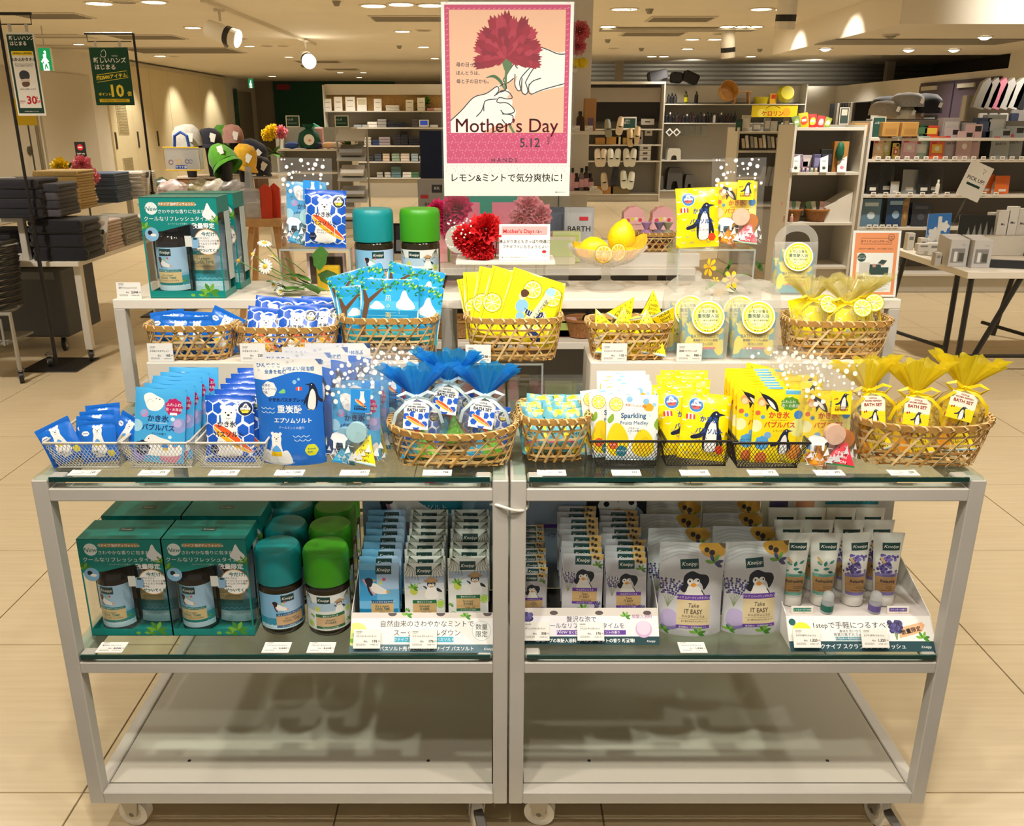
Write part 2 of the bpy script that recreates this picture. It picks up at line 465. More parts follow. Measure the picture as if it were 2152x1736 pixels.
for k in range(2):
 y0=13.05+k*1.18
 d=MB().span((7.03,y0,.05),(7.07,y0+1.13,2.06),mat('#4c404c',.45),bev=.005).build('door_leaf',o)
 MB().span((7.01,y0+.35,1.0),(7.035,y0+.8,1.6),mat('#16130f'),bev=.01).build('window_gasket',d)
 MB().span((7.005,y0+.39,1.04),(7.02,y0+.76,1.56),mat('#8f9aa3',.1)).build('pane',d)
 MB().span((7.0,y0+.5,1.98),(7.05,y0+1.0,2.04),mat('#b9b19d',.4)).build('door_closer',d)
# dropped bulkhead
bk=struct(MB().span((3.9,9.14,2.39),(7.1,13.2,CEIL),mat('#efe6d4',.85)).build('ceiling_bulkhead'),'dropped white bulkhead lit by two spotlights')
for y in(10.2,12.0):spot('wall_washer',(3.25,y,2.64),(3.95,y+.1,2.2),40,60,.5,.03)
spot('bulkhead_wash',(5.2,7.6,2.6),(5.6,9.2,2.55),160,95,.8,.06,(1,.96,.9))

# ceiling fittings
lamp_m=mat('#fff4dc',emit=14)
def downlight(px,py,r=.09,lit=True,i=0):
 c=U(px,py,Z=CEIL)
 n=thing('downlight',('lit' if lit else 'unlit')+' round recessed downlight, '+where(px,py),'downlight',c,group='recessed downlights')
 MB().lathe([(r*1.02,-.012),(r*1.25,-.012),(r*1.25,0),(r*1.02,0),(r*1.02,-.012)],mat('#e8ddc6',.5),20).build('trim_ring',n)
 MB().lathe([(0,-.004),(r*1.02,-.004)],lamp_m if lit else mat('#8d8576',.4),20).build('lens',n)
_wh={}
def where(px,py):
 """plain words for a spot on the ceiling"""
 a='over the far left doors' if px<330 else 'over the hats' if px<560 else 'over the towel shelves' if px<930 else 'near the shutter' if px<1640 else 'on the bulkhead'
 k=a;_wh[k]=_wh.get(k,0)+1
 return ORD[min(21,_wh[k]-1)]+' one '+a
for px,py,r,l in[(208,6,.13,1),(405,57,.1,1),(323,3,.12,1),(165,92,.08,1),(336,117,.1,1),(367,118,.08,0),(524,96,.08,1),(607,119,.08,1),
  (785,11,.13,1),(843,8,.13,1),(905,10,.13,1),(846,65,.1,1),(890,63,.1,0),(890,98,.09,1),(914,122,.08,1),(561,96,.08,0),(596,96,.08,0),
  (572,160,.1,1),(715,152,.08,1),(764,152,.08,1),(755,162,.08,1),(505,80,.1,0),(260,3,.12,0),(485,80,.1,0),
  (1305,18,.1,1),(1320,18,.1,1),(1278,55,.1,1),(1530,55,.1,1),(1560,55,.1,1),(1586,55,.1,1),(1600,18,.11,1),(1650,18,.1,1),
  (1455,82,.1,1),(1502,82,.1,1),(1445,102,.09,1),(1370,118,.09,1),(1395,118,.09,1),(1578,118,.09,1),(1515,70,.1,0),(1290,101,.08,0)]:
 downlight(px,py,r,bool(l))
def vent(px,py,w,d,label,slats=6):
 c=U(px,py,Z=CEIL)
 n=thing('air_vent',label,'vent',c)
 MB().span((-w/2,-d/2,-.012),(w/2,d/2,0),mat('#cfc5b0',.6)).build('frame',n)
 sm=MB().span((-w/2+.03,-.01,-.02),(w/2-.03,.01,-.01),mat('#97907f',.6)).mesh('slat')
 for i in range(slats):obj('slat',sm,n,(0,-d/2+d*(i+1)/(slats+1),0))
vent(110,32,.8,.6,'pale square ceiling vent above the towel poster')
vent(128,76,.8,.7,'ceiling access panel above the exit sign',1)
vent(385,105,1.9,1.3,'wide grey ceiling grille behind the green hanging poster',9)
vent(310,77,1.0,.7,'slotted ceiling vent just above the black poster arm')
vent(865,38,1.0,.6,'ceiling vent beside the large carnation poster')
vent(668,129,.9,.6,'ceiling vent beyond the lit track spotlight',6)
vent(718,145,.8,.6,'small far ceiling vent over the towel shelves',4)
vent(1430,39,.8,.6,'square ceiling vent over the bath goods',5)
vent(1372,70,.9,.6,'slotted ceiling vent nearest the shutter',6)
vent(140,99,1.0,.9,'long low ceiling panel behind the exit sign',1)
o=thing('air_vent','long recessed grille under the bulkhead','vent',U(1930,87,Z=2.39))
MB().span((-1.1,-.35,-.012),(1.1,.35,0),mat('#8d8676',.6)).build('frame',o)
for i,(px,py)in enumerate([(1735,101),(1872,73),(1910,103),(2070,76),(2005,103)]):
 n=thing('downlight','small spotlight recessed under the bulkhead, %s from the shutter'%ORD[i],'downlight',U(px,py,Z=2.388),group='bulkhead spotlights')
 MB().lathe([(.07,0),(.09,0),(.09,-.014),(.07,-.014),(.07,0)],mat('#d8cfbd',.4),16).build('trim_ring',n)
 MB().ball((0,0,-.01),.06,lamp_m if i!=1 else mat('#999284'),12,(1,1,.5)).build('lens',n)
# lighting track with two spotlights
a,b=U(425,0,Z=CEIL-.02),U(662,93,Z=CEIL-.02)
tr=thing('lighting_track','white lighting track running across the ceiling','light track',a)
MB().tube([(0,0,0),b-a],.03,mat('#d9cfba',.4),4).build('rail',tr)
def track_spot(px,py,lab,aim,lit=False,s=1.0,drop=.22):
 c=U(px,py,Z=CEIL-.03)
 t=thing('track_spotlight',lab,'spotlight',c)
 MB().cyl((0,0,0),(0,0,-drop*.5*s),.012*s,mat('#cfc6b3',.4)).cyl((0,0,.0),(0,0,-.03),.05*s,mat('#cfc6b3',.4)).build('stem',t)
 q=Vector(aim).to_track_quat('Z','Y').to_matrix().to_4x4();q.translation=Vector((0,0,-drop*s))
 h=MB();h.T=q;h.lathe([(0,-.13*s),(.075*s,-.13*s),(.08*s,.02),(.08*s,.05*s),(0,.05*s)],mat('#e9e2d2',.4),20).build('lamp_housing',t,40)
 h=MB();h.T=q;h.lathe([(.082*s,.05*s),(.082*s,.1*s),(.06*s,.1*s)],mat('#1b1a18',.5),20).build('black_band',t)
 h=MB();h.T=q;h.lathe([(.08*s,.1*s),(.08*s,.16*s),(.07*s,.165*s),(0,.15*s)],mat('#fff6e4',emit=25)if lit else mat('#e4dccb',.4),20).build('lens',t)
track_spot(460,18,'white track spotlight with black band, turned sideways',(1,-.2,-.35),s=1.25,drop=.2)
track_spot(641,85,'brightly lit track spotlight at the track end',(.5,-1,-.4),True,s=1.25,drop=.2)
track_spot(1532,66,'white spotlight with black band hanging near the shutter',(.1,.1,-1),s=1.2,drop=.12)
track_spot(1657,-12,'white spotlight cut by the picture top beside the bulkhead',(0,.1,-1),s=1.2,drop=.1)
t=MB().span(U(1265,62,Z=CEIL-.03),U(1578,63,Z=CEIL-.005),mat('#a89f8b',.6)).build('lighting_track')
tag(t,'thin lighting track in front of the shutter','light track')
for i,(px,py)in enumerate([(1365,19),(1277,83),(1348,101),(1597,103),(839,96),(707,2),(636,137),(475,93)]):
 o=MB().cyl((0,0,0),(0,0,-.05),.05,mat('#8f8877',.5),.025).build('sprinkler_head',None,0,U(px,py,Z=CEIL))
 tag(o,'small ceiling sprinkler, %s from the shutter side'%ORD[i],'sprinkler','ceiling sprinklers')
# exit signs
def exit_sign(px,py,Y,w,h,lab):
 c=U(px,py,Y=Y);t=thing('exit_sign',lab,'sign',c)
 MB().box((0,0,0),(w,.05,h),mat('#dfe8df',.5)).build('sign_box',t)
 m=MB();g=mat('#0c9c5c',emit=.6);wt=mat('#f4fff6',emit=1.2)
 art(m,40,70,wt,[(g,R(0,38,40,70)),(g,R(0,0,14,38)),(g,R(26,0,40,38)),(wt,C(22,58,4)),(wt,[(14,50),(26,54),(24,40),(32,28),(27,26),(19,36),(9,24),(5,28),(15,40)]),(wt,R(10,0,30,22)),
  (g,[(14,4),(18,20),(22,22),(27,6),(24,4),(20,14),(17,3)])],flat_fn(w,h,(-w/2,-.026,-h/2)),k=w/40 if True else 1,cell=40)
 m.build('lit_face',t);MB().cyl((0,0,h/2),(0,0,CEIL-c.z),.008,mat('#b9b3a6',.5),n=8).build('ceiling_rod',t)
exit_sign(97,125,12.5,.16,.28,'lit green running man exit sign beside the towel poster')
exit_sign(527,172,27,.14,.34,'distant narrow green exit sign over a doorway')
# ================================================================ the display carts
X0,XM,X1,YF,YB,ZT,ZS,ZB=-.877,.024,.923,1.5,2.2,.851,.462,.123
paint=mat('#c6c1b8',.42,noise=.05,nscale=8)
board_m=mat('#c3beb1',.5,noise=.02,nscale=6)
glass_top=film('shelf_glass',(.90,.965,.94),.975,.02,(.5,.6,.57))
edge_m=mat('#0c3d38',.15)
def cart(xa,xb,lab):
 c=thing('display_cart',lab,'display cart',((xa+xb)/2,YF,0));W=(xb-xa)/2;t=.03;D=YB-YF
 for sx in(-1,1):
  for y in(t/2,D-t/2):MB().box((sx*(W-t/2),y,(.094+ZT)/2),(t,t,ZT-.094),paint,.002).build('leg',c)
  for z in(ZB-t/2+.001,ZS-t/2-.006,ZT-t/2-.004):MB().box((sx*(W-t/2),D/2,z),(t-.001,D-2*t,t),paint,.002).build('side_rail',c)
  for y in(.015,D-.015):
   for z in(ZS,ZT):MB().box((sx*(W-.047),y,z+.001),(.03,.026,.012),mat('#b9b5ac',.3),.003).build('corner_clip',c)
 for y in(t/2,D-t/2):
  for z in(ZB-t/2+.001,ZS-.024,ZT-.03):MB().box((0,y,z),(2*W-2*t,t,t if z<.2 else .026),paint,.002).build('cross_rail',c)
 for z,nm in((ZS,'shelf_glass'),(ZT,'top_glass')):
  g=MB().box((0,D/2,z+.002),(2*W-.012-(.05 if 0 else 0),D-.004,.008),glass_top)
  o=g.build(nm,c)
  MB().box((0,.001,z+.002),(2*W-.07,.004,.0085),edge_m).box((0,D-.001,z+.002),(2*W-.07,.004,.0085),edge_m).build('glass_edge',o)
 MB().box((0,D/2,ZB-.004),(2*W-2*t-.006,D-2*t-.006,.008),board_m).build('deck_board',c)
 for sx in(-.58,.62):
  m=MB().cyl((sx*W-.006,.1,ZB-.0003),(sx*W-.006,.1,ZB+.0004),.004,mat('#1a1a1a'),n=10);m.build('deck_hole',c)
 for sx,sy,rz,lever in((-1,0,80,0),(1,0,15,1),(-1,1,40,0),(1,1,60,0)):
  caster(c,(sx*(W-.07),.05+sy*(D-.1),0),rad(rz),lever)
 return c
def caster(par,loc,rz,lever,r=.034,col='#e9e4da',fork='#a9a499'):
 k=MB().cyl((-.012,0,r),(.012,0,r),r,mat(col,.35),n=24).cyl((-.0135,0,r),(.0135,0,r),r*.55,mat('#cfc9bc',.3),n=16).cyl((-.018,0,r),(.018,0,r),.006,mat('#8b8b8b',.3,metal=.9),n=8).build('caster_wheel',par,40,loc,(0,0,rz))
 m=MB().box((0,.012,r*2+.012),(.045,.05,.004),mat(fork,.35,metal=.6)).cyl((0,.01,r*2+.012),(0,.01,r*2+.028),.014,mat(fork,.35,metal=.6))
 for s in(-1,1):m.prism([(-.012,.0),(.012,0),(.026,r+.014),(-.02,r+.014)],-.0015,.0015,mat(fork,.35,metal=.6),Matrix.Translation((s*.0165,0,r-.004))@Matrix.Rotation(pi/2,4,'Z'))
 m.build('caster_fork',k)
 if lever:MB().box((0,-.045,r+.012),(.022,.05,.006),mat('#4a463f',.4),.002,(.35,0,0)).build('brake_lever',k)
cart(X0,XM-.002,'grey painted steel display cart with glass shelves holding the teal boxes')
cart(XM+.002,X1,'grey painted steel display cart with glass shelves holding the silver penguin pouches')
# cable ties binding the carts
tie=tag(MB().tube([(XM+.036*cos(a),YF+.016+.022*sin(a),.795+.006*sin(a*2))for a in(2*pi*i/24 for i in range(24))],.0028,mat('#ece7dc',.35),6,True).build('cable_tie',None,60),'white cable tie strapping the two cart legs together','cable tie')
# low riser stands on the carts
def stand(xa,xb,lab):
 s=thing('riser_stand',lab,'riser stand',((xa+xb)/2,1.95,ZT+.0065));W=(xb-xa)/2;h=.238
 MB().box((0,.125,h),(2*W,.25,.022),mat('#e6dfd2',.5),.0015).build('top_board',s)
 for sx in(-1,1):
  f=MB().box((sx*(W-.013),.013,h/2-.005),(.026,.026,h-.012),paint,.0015).build('leg',s)
  MB().box((sx*(W-.013),.237,h/2-.005),(.026,.026,h-.012),paint,.0015).build('leg',s)
  MB().box((sx*(W-.013),.125,.013),(.024,.2,.024),paint,.0015).build('bottom_rail',s)
 return s
stand(X0,-.16,'white topped riser stand with grey steel legs under the teal boxes')
stand(-.128,X1,'white topped riser stand with grey steel legs under the lemon compote')
ZR=ZT+.0065+.249 # top of the riser stands
box_m=mat('#e2d9c9',.6,noise=.02,nscale=5)
tag(MB().span((-.75,1.785,ZT+.0062),(-.17,1.935,1.003),box_m,.002).build('riser_box'),'plain white riser block under the blue packet baskets','riser block')
tag(MB().span((.2,1.785,ZT+.0062),(.82,1.935,1.003),box_m,.002).build('riser_box'),'plain cream riser block under the lemon tablet bags','riser block')
ZX=1.0035 # top of the riser blocks
acr=film('acrylic',(.975,.985,.98),.985,.03,(.8,.8,.8))
acr_e=film('acrylic_edge',(.85,.92,.9),.6,.1,(.9,.95,.95))
def acrylic_u(name,lab,loc,w,d,h,t=.004,rz=0):
 o=thing(name,lab,'acrylic riser',loc,(0,0,rz))
 MB().box((0,d/2,h-t/2),(w,d,t),acr).build('top_panel',o)
 for s in(-1,1):MB().box((s*(w/2-t/2),d/2,(h-t)/2),(t,d,h-t-.0005),acr).build('side_panel',o)
 e=MB()
 for s in(-1,1):e.box((s*(w/2-t/2),-.0004,h/2),(t,.0008,h),acr_e)
 e.box((0,-.0004,h-t/2),(w,.0008,t),acr_e).build('front_edge',o)
 return o
acrylic_u('acrylic_riser','clear acrylic riser under the yellow lemon sachet basket',(-.005,1.79,ZT+.0065),.21,.15,.142)
# ================================================================ printed packaging
random.seed(7)
PK={}
def f_pillow(w,h,d,cr=.07,sag=.05):
 def fn(x,y,o):
  u,v=x/w,y/h;vv=min(1,max(0,(v-cr)/(1-2*cr)))
  a=max(0,sin(pi*u))**.55*max(0,sin(pi*vv))**.5
  wr=.10*sin(11*u+4*v)*sin(8*v+2*u)+.05*sin(23*u-9*v)
  rip=.0007*sin(2*pi*y/.0035)if(v<cr or v>1-cr)else 0
  return Vector(((u-.5)*w*(1-sag*sin(pi*v)),-(d/2*a*(1+wr)+rip+o),y))
 return fn
def f_doy(w,h,d,gus=.04):
 def fn(x,y,o):
  u,v=x/w,y/h;p=max(0,1-v/.93)**.75*(.72+.28*min(1,v/.12))
  a=max(0,sin(pi*u))**.6
  wr=1+.06*sin(9*u+6*v)*sin(7*v)+.03*sin(17*v-6*u)
  z=y+gus*h*.35*(2*u-1)**2*max(0,1-v*6)
  return Vector(((u-.5)*w*(1-.03*sin(pi*min(1,v*1.2))),-(d/2*a*p*wr+o),z))
 return fn
def f_flat(w,h,d):
 def fn(x,y,o):
  u,v=x/w,y/h;a=(max(0,sin(pi*u))*max(0,sin(pi*v)))**.4
  return Vector(((u-.5)*w,-(d/2*a+.0006*sin(9*u+7*v)+o),y))
 return fn
def f_cyl(w,r,z0):
 return lambda x,y,o:Vector(((r+o)*sin((x-w/2)/r),-(r+o)*cos((x-w/2)/r),z0+y))
def f_tube(w,h):
 def fn(x,y,o):
  u,v=x/w,y/h;hw=.0215+.0115*v;dp=.0215*max(0,1-v)**.8+.0008
  a=pi*(u-.5)
  return Vector((hw*sin(a),-(dp*cos(a)+o),.022+y))
 return fn
def back(mb,fn,w,h,m,nx=10,ny=12):
 mb.grid(lambda u,v:(lambda p:Vector((p.x,-p.y,p.z)))(fn(u*w,v*h,0)),nx,ny,m,True)
def pack(key,w,h,d,base,shapes,kind='pillow',fin='foil',backc=None,aw=100,cell=9,cr=.07):
 """a filled packet: printed front, plain back, gusset for stand-up pouches (w, h, d in metres)"""
 fn={'pillow':lambda:f_pillow(w,h,d,cr),'doy':lambda:f_doy(w,h,d),'flat':lambda:f_flat(w,h,d)}[kind]()
 mb=MB();k=w/aw;ah=h/k
 art(mb,aw,ah,base,shapes,fn,fin,cell,k)
 back(mb,fn,w,h,mat(backc or base,fin=fin))
 if kind=='doy':
  mb.grid(lambda u,v:(lambda p:Vector((p.x,p.y*(1-2*v),p.z+.004*sin(pi*v))))(fn(u*w,0,0)),10,4,mat(backc or base,fin=fin))
 PK[key]=mb.mesh(key,50);return PK[key]
def put(key,name,label,cat,loc,rot=(0,0,0),group=None,scale=None):
 o=obj(name,PK[key],None,loc,rot)
 if scale:o.scale=(scale,)*3
 return tag(o,label,cat,group)

WH,NV,BL,YE,SK='#f4f3ee','#15284f','#1259c6','#ffe100','#45ace6'
def bear(x,y,s=1,rot=0,fx=1):
 b=[('#f7f5f0',shp([(-16,0),(-13,22),(-9,40),(-10,50),(-7,58),(0,61),(7,58),(10,50),(9,40),(13,22),(16,0)],3)),
  ('#f7f5f0',C(-8,59,3.2,10)),('#f7f5f0',C(8,59,3.2,10)),('#222831',C(-3.6,52,1,8)),('#222831',C(3.6,52,1,8)),('#222831',C(0,49,1.9,8,1.3)),
  ('#6b7078',stroke([(-3,45.5),(0,44),(3,45.5)],.7)),('#c9d4dd',stroke(crv([(-12,30),(-6,25),(0,30)],3),.8)),('#c9d4dd',stroke(crv([(12,30),(6,25),(0,30)],3),.8))]
 return xf(b,x,y,s,rot,fx)
def penguin(x,y,s=1,rot=0,fx=1,up=True):
 b=[('#1b2440',shp([(-9,4),(-11,20),(-9,36),(-4,46),(0,52),(6,54),(10,50),(9,42),(10,30),(12,16),(10,4),(0,0)],3)),
  ('#1b2440',[(8,52),(19,50),(9,47.5)]),('#f4f2ec',shp([(-6,2),(-7,18),(-4,34),(2,42),(6,36),(8,20),(7,3)],3)),
  ('#1b2440',shp([(-8,34),(-16,24),(-26,20),(-25,16),(-14,18),(-7,26)],3)),('#1b2440',shp([(9,34),(15,22),(17,10),(14,10),(9,24)],3)),
  ('#ffffff',C(5,50,1.1,8)),('#e2b33a',C(-3,0,2.6,8,1.1)),('#e2b33a',C(5,0,2.6,8,1.1))]
 return xf(b,x,y,s,rot,fx)
def surf(x,y,s,rot):
 """surfboard"""
 o=[(48*cos(a),11*sin(a)*(1-.25*cos(a)))for a in(2*pi*i/26 for i in range(26))]
 top=[(p[0],max(p[1],-1))for p in o]
 b=[('#ffffff',[(p[0]*1.03,p[1]*1.1)for p in o]),('#f6b51e',o),('#f05a1c',top),('#ffffff',stroke([(-46,-1),(0,-2),(46,0)],1)),('#ffffff',stroke([(14,10),(28,-9)],1))]
 return xf(b,x,y,s,rot)
def wave(x,y,w,n,col,t=1.4):
 out=[]
 for i in range(n):
  a=[(x+w*(i+j/6),y+w*.32*(1-sin(pi*j/6)))for j in range(7)]
  out.append((col,stroke(a,t)))
 return out
def logo(x,y,w,rot=0):
 """dark green name plate with script lettering"""
 h=w*.55
 return xf([('#123e3b',R(-w/2,-h/2,w/2,h/2)),T('#f2f0e8','Kneipp',0,-h*.16,w*.30,sh=.32,bold=.005)],x,y,1,rot)
def badge(x,y,r,c1,c2,c3,txt):
 return[('#ffffff',C(x,y,r*1.06)),(c1,C(x,y,r)),('#f5f7fa',shp([(x-r*.7,y-r*.1),(x-r*.35,y+r*.45),(x,y+r*.75),(x+r*.35,y+r*.45),(x+r*.7,y-r*.1)],3)),
   (c2,[(x-r*.72,y-r*.12),(x+r*.72,y-r*.12),(x+r*.4,y-r*.6),(x-r*.4,y-r*.6)]),T(c3,txt[0],x,y+r*.12,r*.5,bold=.02),T(c3,txt[1],x,y-r*.32,r*.3)]
# blue bath salt packet with polar bear and surfboard
cells=[]
for j in range(7):
 for i in range(5):
  cx_,cy_=i*25+(j%2)*12.5-8+random.uniform(-1.5,1.5),j*21.6+random.uniform(-1.5,1.5)
  cells.append((BL,[(cx_+random.uniform(11.6,13.6)*cos(a+.52),cy_+random.uniform(11.6,13.6)*sin(a+.52))for a in(2*pi*q/6 for q in range(6))]))
pack('salt_blue',.098,.13,.026,'#e9eef4',cells+[(BL,R(0,122,100,133)),(BL,R(0,0,100,8))]+bear(50,14,1.62)+surf(58,46,.98,-.62)+
 [T('#1d2a44','かき氷',47,71,13,bold=.02),T('#1d2a44','バスソルト',50,51,12.5,bold=.02),T('#1d2a44','ひたるだけで\nクールミントの香り',52,38,5)]+
 badge(83,106,14,NV,'#ffe42e',NV,('氷点下','体感入浴'))+[(NV,blob(20,25,9,6,.08)),T('#fff','COOL MINT',20,24,2.6)],'pillow',cr=.06)
# yellow bath salt packet with penguin
wv=[]
for j in range(10):
 for i in range(6):
  if(i+j)%3!=0:wv+=wave(i*20-8+(j%2)*9,10+j*13,9,1,'#ece9d8' if(i+j)%2 else '#b9b292',2)
pack('salt_yellow',.098,.13,.026,YE,wv+penguin(62,15,1.55)+badge(27,107,14,'#1f78c8','#e8502c','#15407e',('ひんや','体感入浴'))+
 [('#e23c2c',R(8,78,26,88)),('#fff',R(12,78,15,88)),('#fff',R(19,78,22,88)),T('#1c4b96','かき氷',56,76,13,bold=.03),T('#1c4b96','バスソルト',58,53,12,bold=.03),
 T('#2a2a2a','体感クール\nレモン・ユーカリの香り',57,42,4.6),('#e2471f',blob(83,22,9,6,.06))],'pillow',cr=.06)
# bubble bath sachets
def bubbles(cs):return[(c,C(x,y,r,18))for x,y,r,c in cs]
pack('bubble_blue',.105,.155,.012,SK,bubbles([(20,97,8,'#c98fc2'),(18,99,5,'#8fb5e6'),(5,72,12,'#a9dcf2'),(88,76,15,'#8f9fd6'),(86,80,8,'#c2b2e2'),(76,88,4,'#d7effa'),(72,52,3.5,'#d7effa'),(10,14,15,'#8f86cf'),(72,16,20,'#de7a9c')])+
 [('#f7f5f0',shp([(18,132),(30,138),(44,132),(56,126),(58,116),(48,104),(30,104),(22,116)],3)),('#222',C(42,127,1)),('#222',C(49,126,1.2)),('#b4babf',stroke(crv([(24,118),(30,126),(38,120)],3),.8)),
 ('#c01d62',blob(77,112,17,9,.07)),T('#fff','ふわふわ',77,114,7.5),T('#fff','泡・お風呂',77,105,6.5),('#fff',R(70,96,84,101)),
 T('#123a78','かき氷',48,83,14,bold=.03),T('#eaf6ff','KAKIGORI BUBBLE BATH',48,78,3.2),T('#123a78','バブルバス',48,65,13,bold=.03),T('#123a78','ミントの香り',50,56,5),
 ('#f7f5f0',shp([(18,28),(24,48),(36,56),(54,50),(74,44),(80,30),(92,38),(96,22),(80,14),(30,14)],3)),('#222',C(30,47,1.2)),('#2f7fd0',shp([(56,33),(63,40),(70,32),(63,30)],3)),('#d8c231',R(58,25,69,30)),
 (NV,blob(18,28,15,8,.08)),T('#fff','メントール\nハッカ油配合',18,28,5)],'flat')
pack('bubble_yellow',.105,.155,.012,'#ffe30f',bubbles([(16,123,10,'#f7a35a'),(14,120,6,'#fbd9a5'),(8,100,5,'#e46a3e'),(88,98,9,'#3f8fd6'),(90,72,18,'#f2ef8e'),(6,74,12,'#f6f3b4'),(30,56,7,'#7fb2e6'),(18,92,4,'#5ea6de'),(86,24,17,'#f09a32'),(20,10,12,'#ef7f3a'),(64,8,9,'#f2d64a'),(70,130,5,'#fff6b0')])+
 [('#1d1f2a',shp([(12,138),(26,134),(42,122),(48,104),(40,106),(30,114),(18,128)],3)),('#1d1f2a',[(12,138),(6,144),(17,136)]),('#f4f2ec',shp([(24,128),(36,120),(42,108),(32,114)],3)),('#1d1f2a',[(22,118),(24,104),(30,116)]),
 ('#5fb0d8',R(60,138,90,146)),('#5c9a2c',blob(70,120,18,9,.07,ry=13)),T('#fff','ふわふわ\n泡・お風呂',70,121,7),T('#d9541e','かき氷',50,92,14,bold=.03),T('#a0772a','KAKIGORI BUBBLE BATH',50,86,3),T('#d9541e','バブルバス',52,73,12.5,bold=.03),T('#8a5a1e','レモンの香り',54,64,5)]+
 penguin(62,18,.95)+[('#58a8e0',blob(20,40,14,8,.07)),T('#12406e','メントール\n配合',20,41,5)],'flat')
# tall blue stand-up pouch
pack('epsom',.132,.208,.05,'#1c6fd0',[('#efeee9',crv([(0,128),(16,126),(34,131),(58,138),(80,138),(100,133)],4)+[(100,160),(0,160)]),T('#2a6fb5','ひんやりと',22,145,7.2,bold=.01),T('#2a6fb5','全身を包む',32,136,6.4,bold=.01),T('#2a6fb5','心地よい発泡感',66,141,6.6,bold=.01)]+
 bubbles([(8,140,2,'#d4d6d8'),(12,148,1.6,'#d4d6d8'),(50,152,2.2,'#d4d6d8'),(58,154,1.6,'#d4d6d8'),(60,124,3,'#8fc3ee'),(66,128,2,'#8fc3ee')])+penguin(84,84,.72,-.12,-1)+
 [('#f2f2ee',blob(22,113,11,7,.05)),T('#2a5fa8','清涼の\nメントール\n配合',22,117,4.6),('#e8473a',R(62,112,71,117)),('#fff',R(65,112,67,117)),('#7fcf7a',shp([(36,108),(44,114),(46,108)],3)),
 T('#0b2f68','かき氷バスタブレット',50,96,6,bold=.03),T('#eaf3fd','重炭酸',52,80,12.5,bold=.02),T('#eaf3fd','エプソムソルト',56,65,8.2,bold=.03),T('#d5e8fa','クールミントの香り',54,56,4.4)]+
 wave(8,84,7,3,'#cfe4f7',.9)+wave(8,78,7,3,'#cfe4f7',.9)+wave(56,44,8,3,'#cfe4f7',.9)+wave(58,38,8,3,'#cfe4f7',.9)+bear(30,2,.78)+
 [('#f7f5f0',shp([(10,2),(8,14),(14,24),(24,20),(36,20),(46,24),(52,14),(50,2)],3)),('#f3c615',R(22,14,38,22)),('#5fa8e8',shp([(23,22),(30,31),(37,22)],3)),('#d9dc2c',blob(82,24,9,6,.04)),T('#1d4f8f','Aroma\nBath',82,25,4),T('#fff','KAKIGORI BATH TABLET',40,3.5,3)],'doy',cell=8)
# small bath tablet packet
pack('tablet_bear',.085,.098,.02,'#0d6fd6',[('#f7f5f0',blob(18,82,11,6,.06,ry=7)),('#1259a6',R(11,81,25,83)),('#0a55b0',R(0,106,100,116)),('#0a55b0',R(0,0,100,8)),('#f2f0ea',R(40,14,66,30))]+bear(52,26,1.25)+
 [('#f3d21c',R(42,46,58,56)),('#59a4e6',shp([(42,56),(50,66),(58,56)],3)),T('#0b2f68','かき氷\nバスタブレット',52,27,7,bold=.02),('#e6d524',blob(82,22,10,6,.05))],'pillow',cr=.09)
# sea sachet
lv=[]
for i in range(95):
 t=random.random();x=random.uniform(-3,100);y=104-abs(random.gauss(0,8))-(8 if x>40 else 0)+(6*sin(x/9))
 if x<30:y-=random.uniform(0,26)*random.random()
 a=random.uniform(0,pi);r=random.uniform(2.4,4.6)
 lv.append((random.choice(['#1f8a3c','#35a845','#0f6e36','#79c143','#b7d83f','#188048']),[(x+r*cos(a),y+r*sin(a)),(x+r*.4*cos(a+1.6),y+r*.4*sin(a+1.6)),(x-r*cos(a),y-r*sin(a)),(x+r*.4*cos(a-1.6),y+r*.4*sin(a-1.6))]))
pack('sachet_sea',.118,.118,.007,'#1b9fe0',[('#2fb0ea',R(0,58,100,82)),('#55c3ee',R(0,46,100,62)),('#1f93c9',R(0,0,100,46)),('#2aa3bd',R(0,0,100,26)),('#44b8bb',R(0,0,100,12))]+
 [('#7fd0ea',stroke([(random.uniform(0,70),y),(random.uniform(60,100),y)],.7))for y in(42,37,32,22,16,8)]+
 [('#f5f8fb',shp([(64,50),(62,58),(68,66),(72,78),(78,80),(82,70),(90,60),(94,50),(80,47)],3)),('#f5f8fb',shp([(16,50),(22,58),(28,62),(36,58),(42,50),(28,48)],3)),
 ('#6b4a33',[(0,0),(2,30),(6,58),(4,80),(8,82),(14,66),(36,84),(58,90),(38,80),(16,58),(10,30),(8,0)])]+lv+[T('#e8f2c8','凪',48,63,11),T('#e8f2c8','の',48,51,7),T('#f2d66a','海',48,34,11),T('#d9ecd0','NAGI NO UMI',66,48,2.6,rot=-pi/2)],'flat',backc='#eef2f2',cell=8)
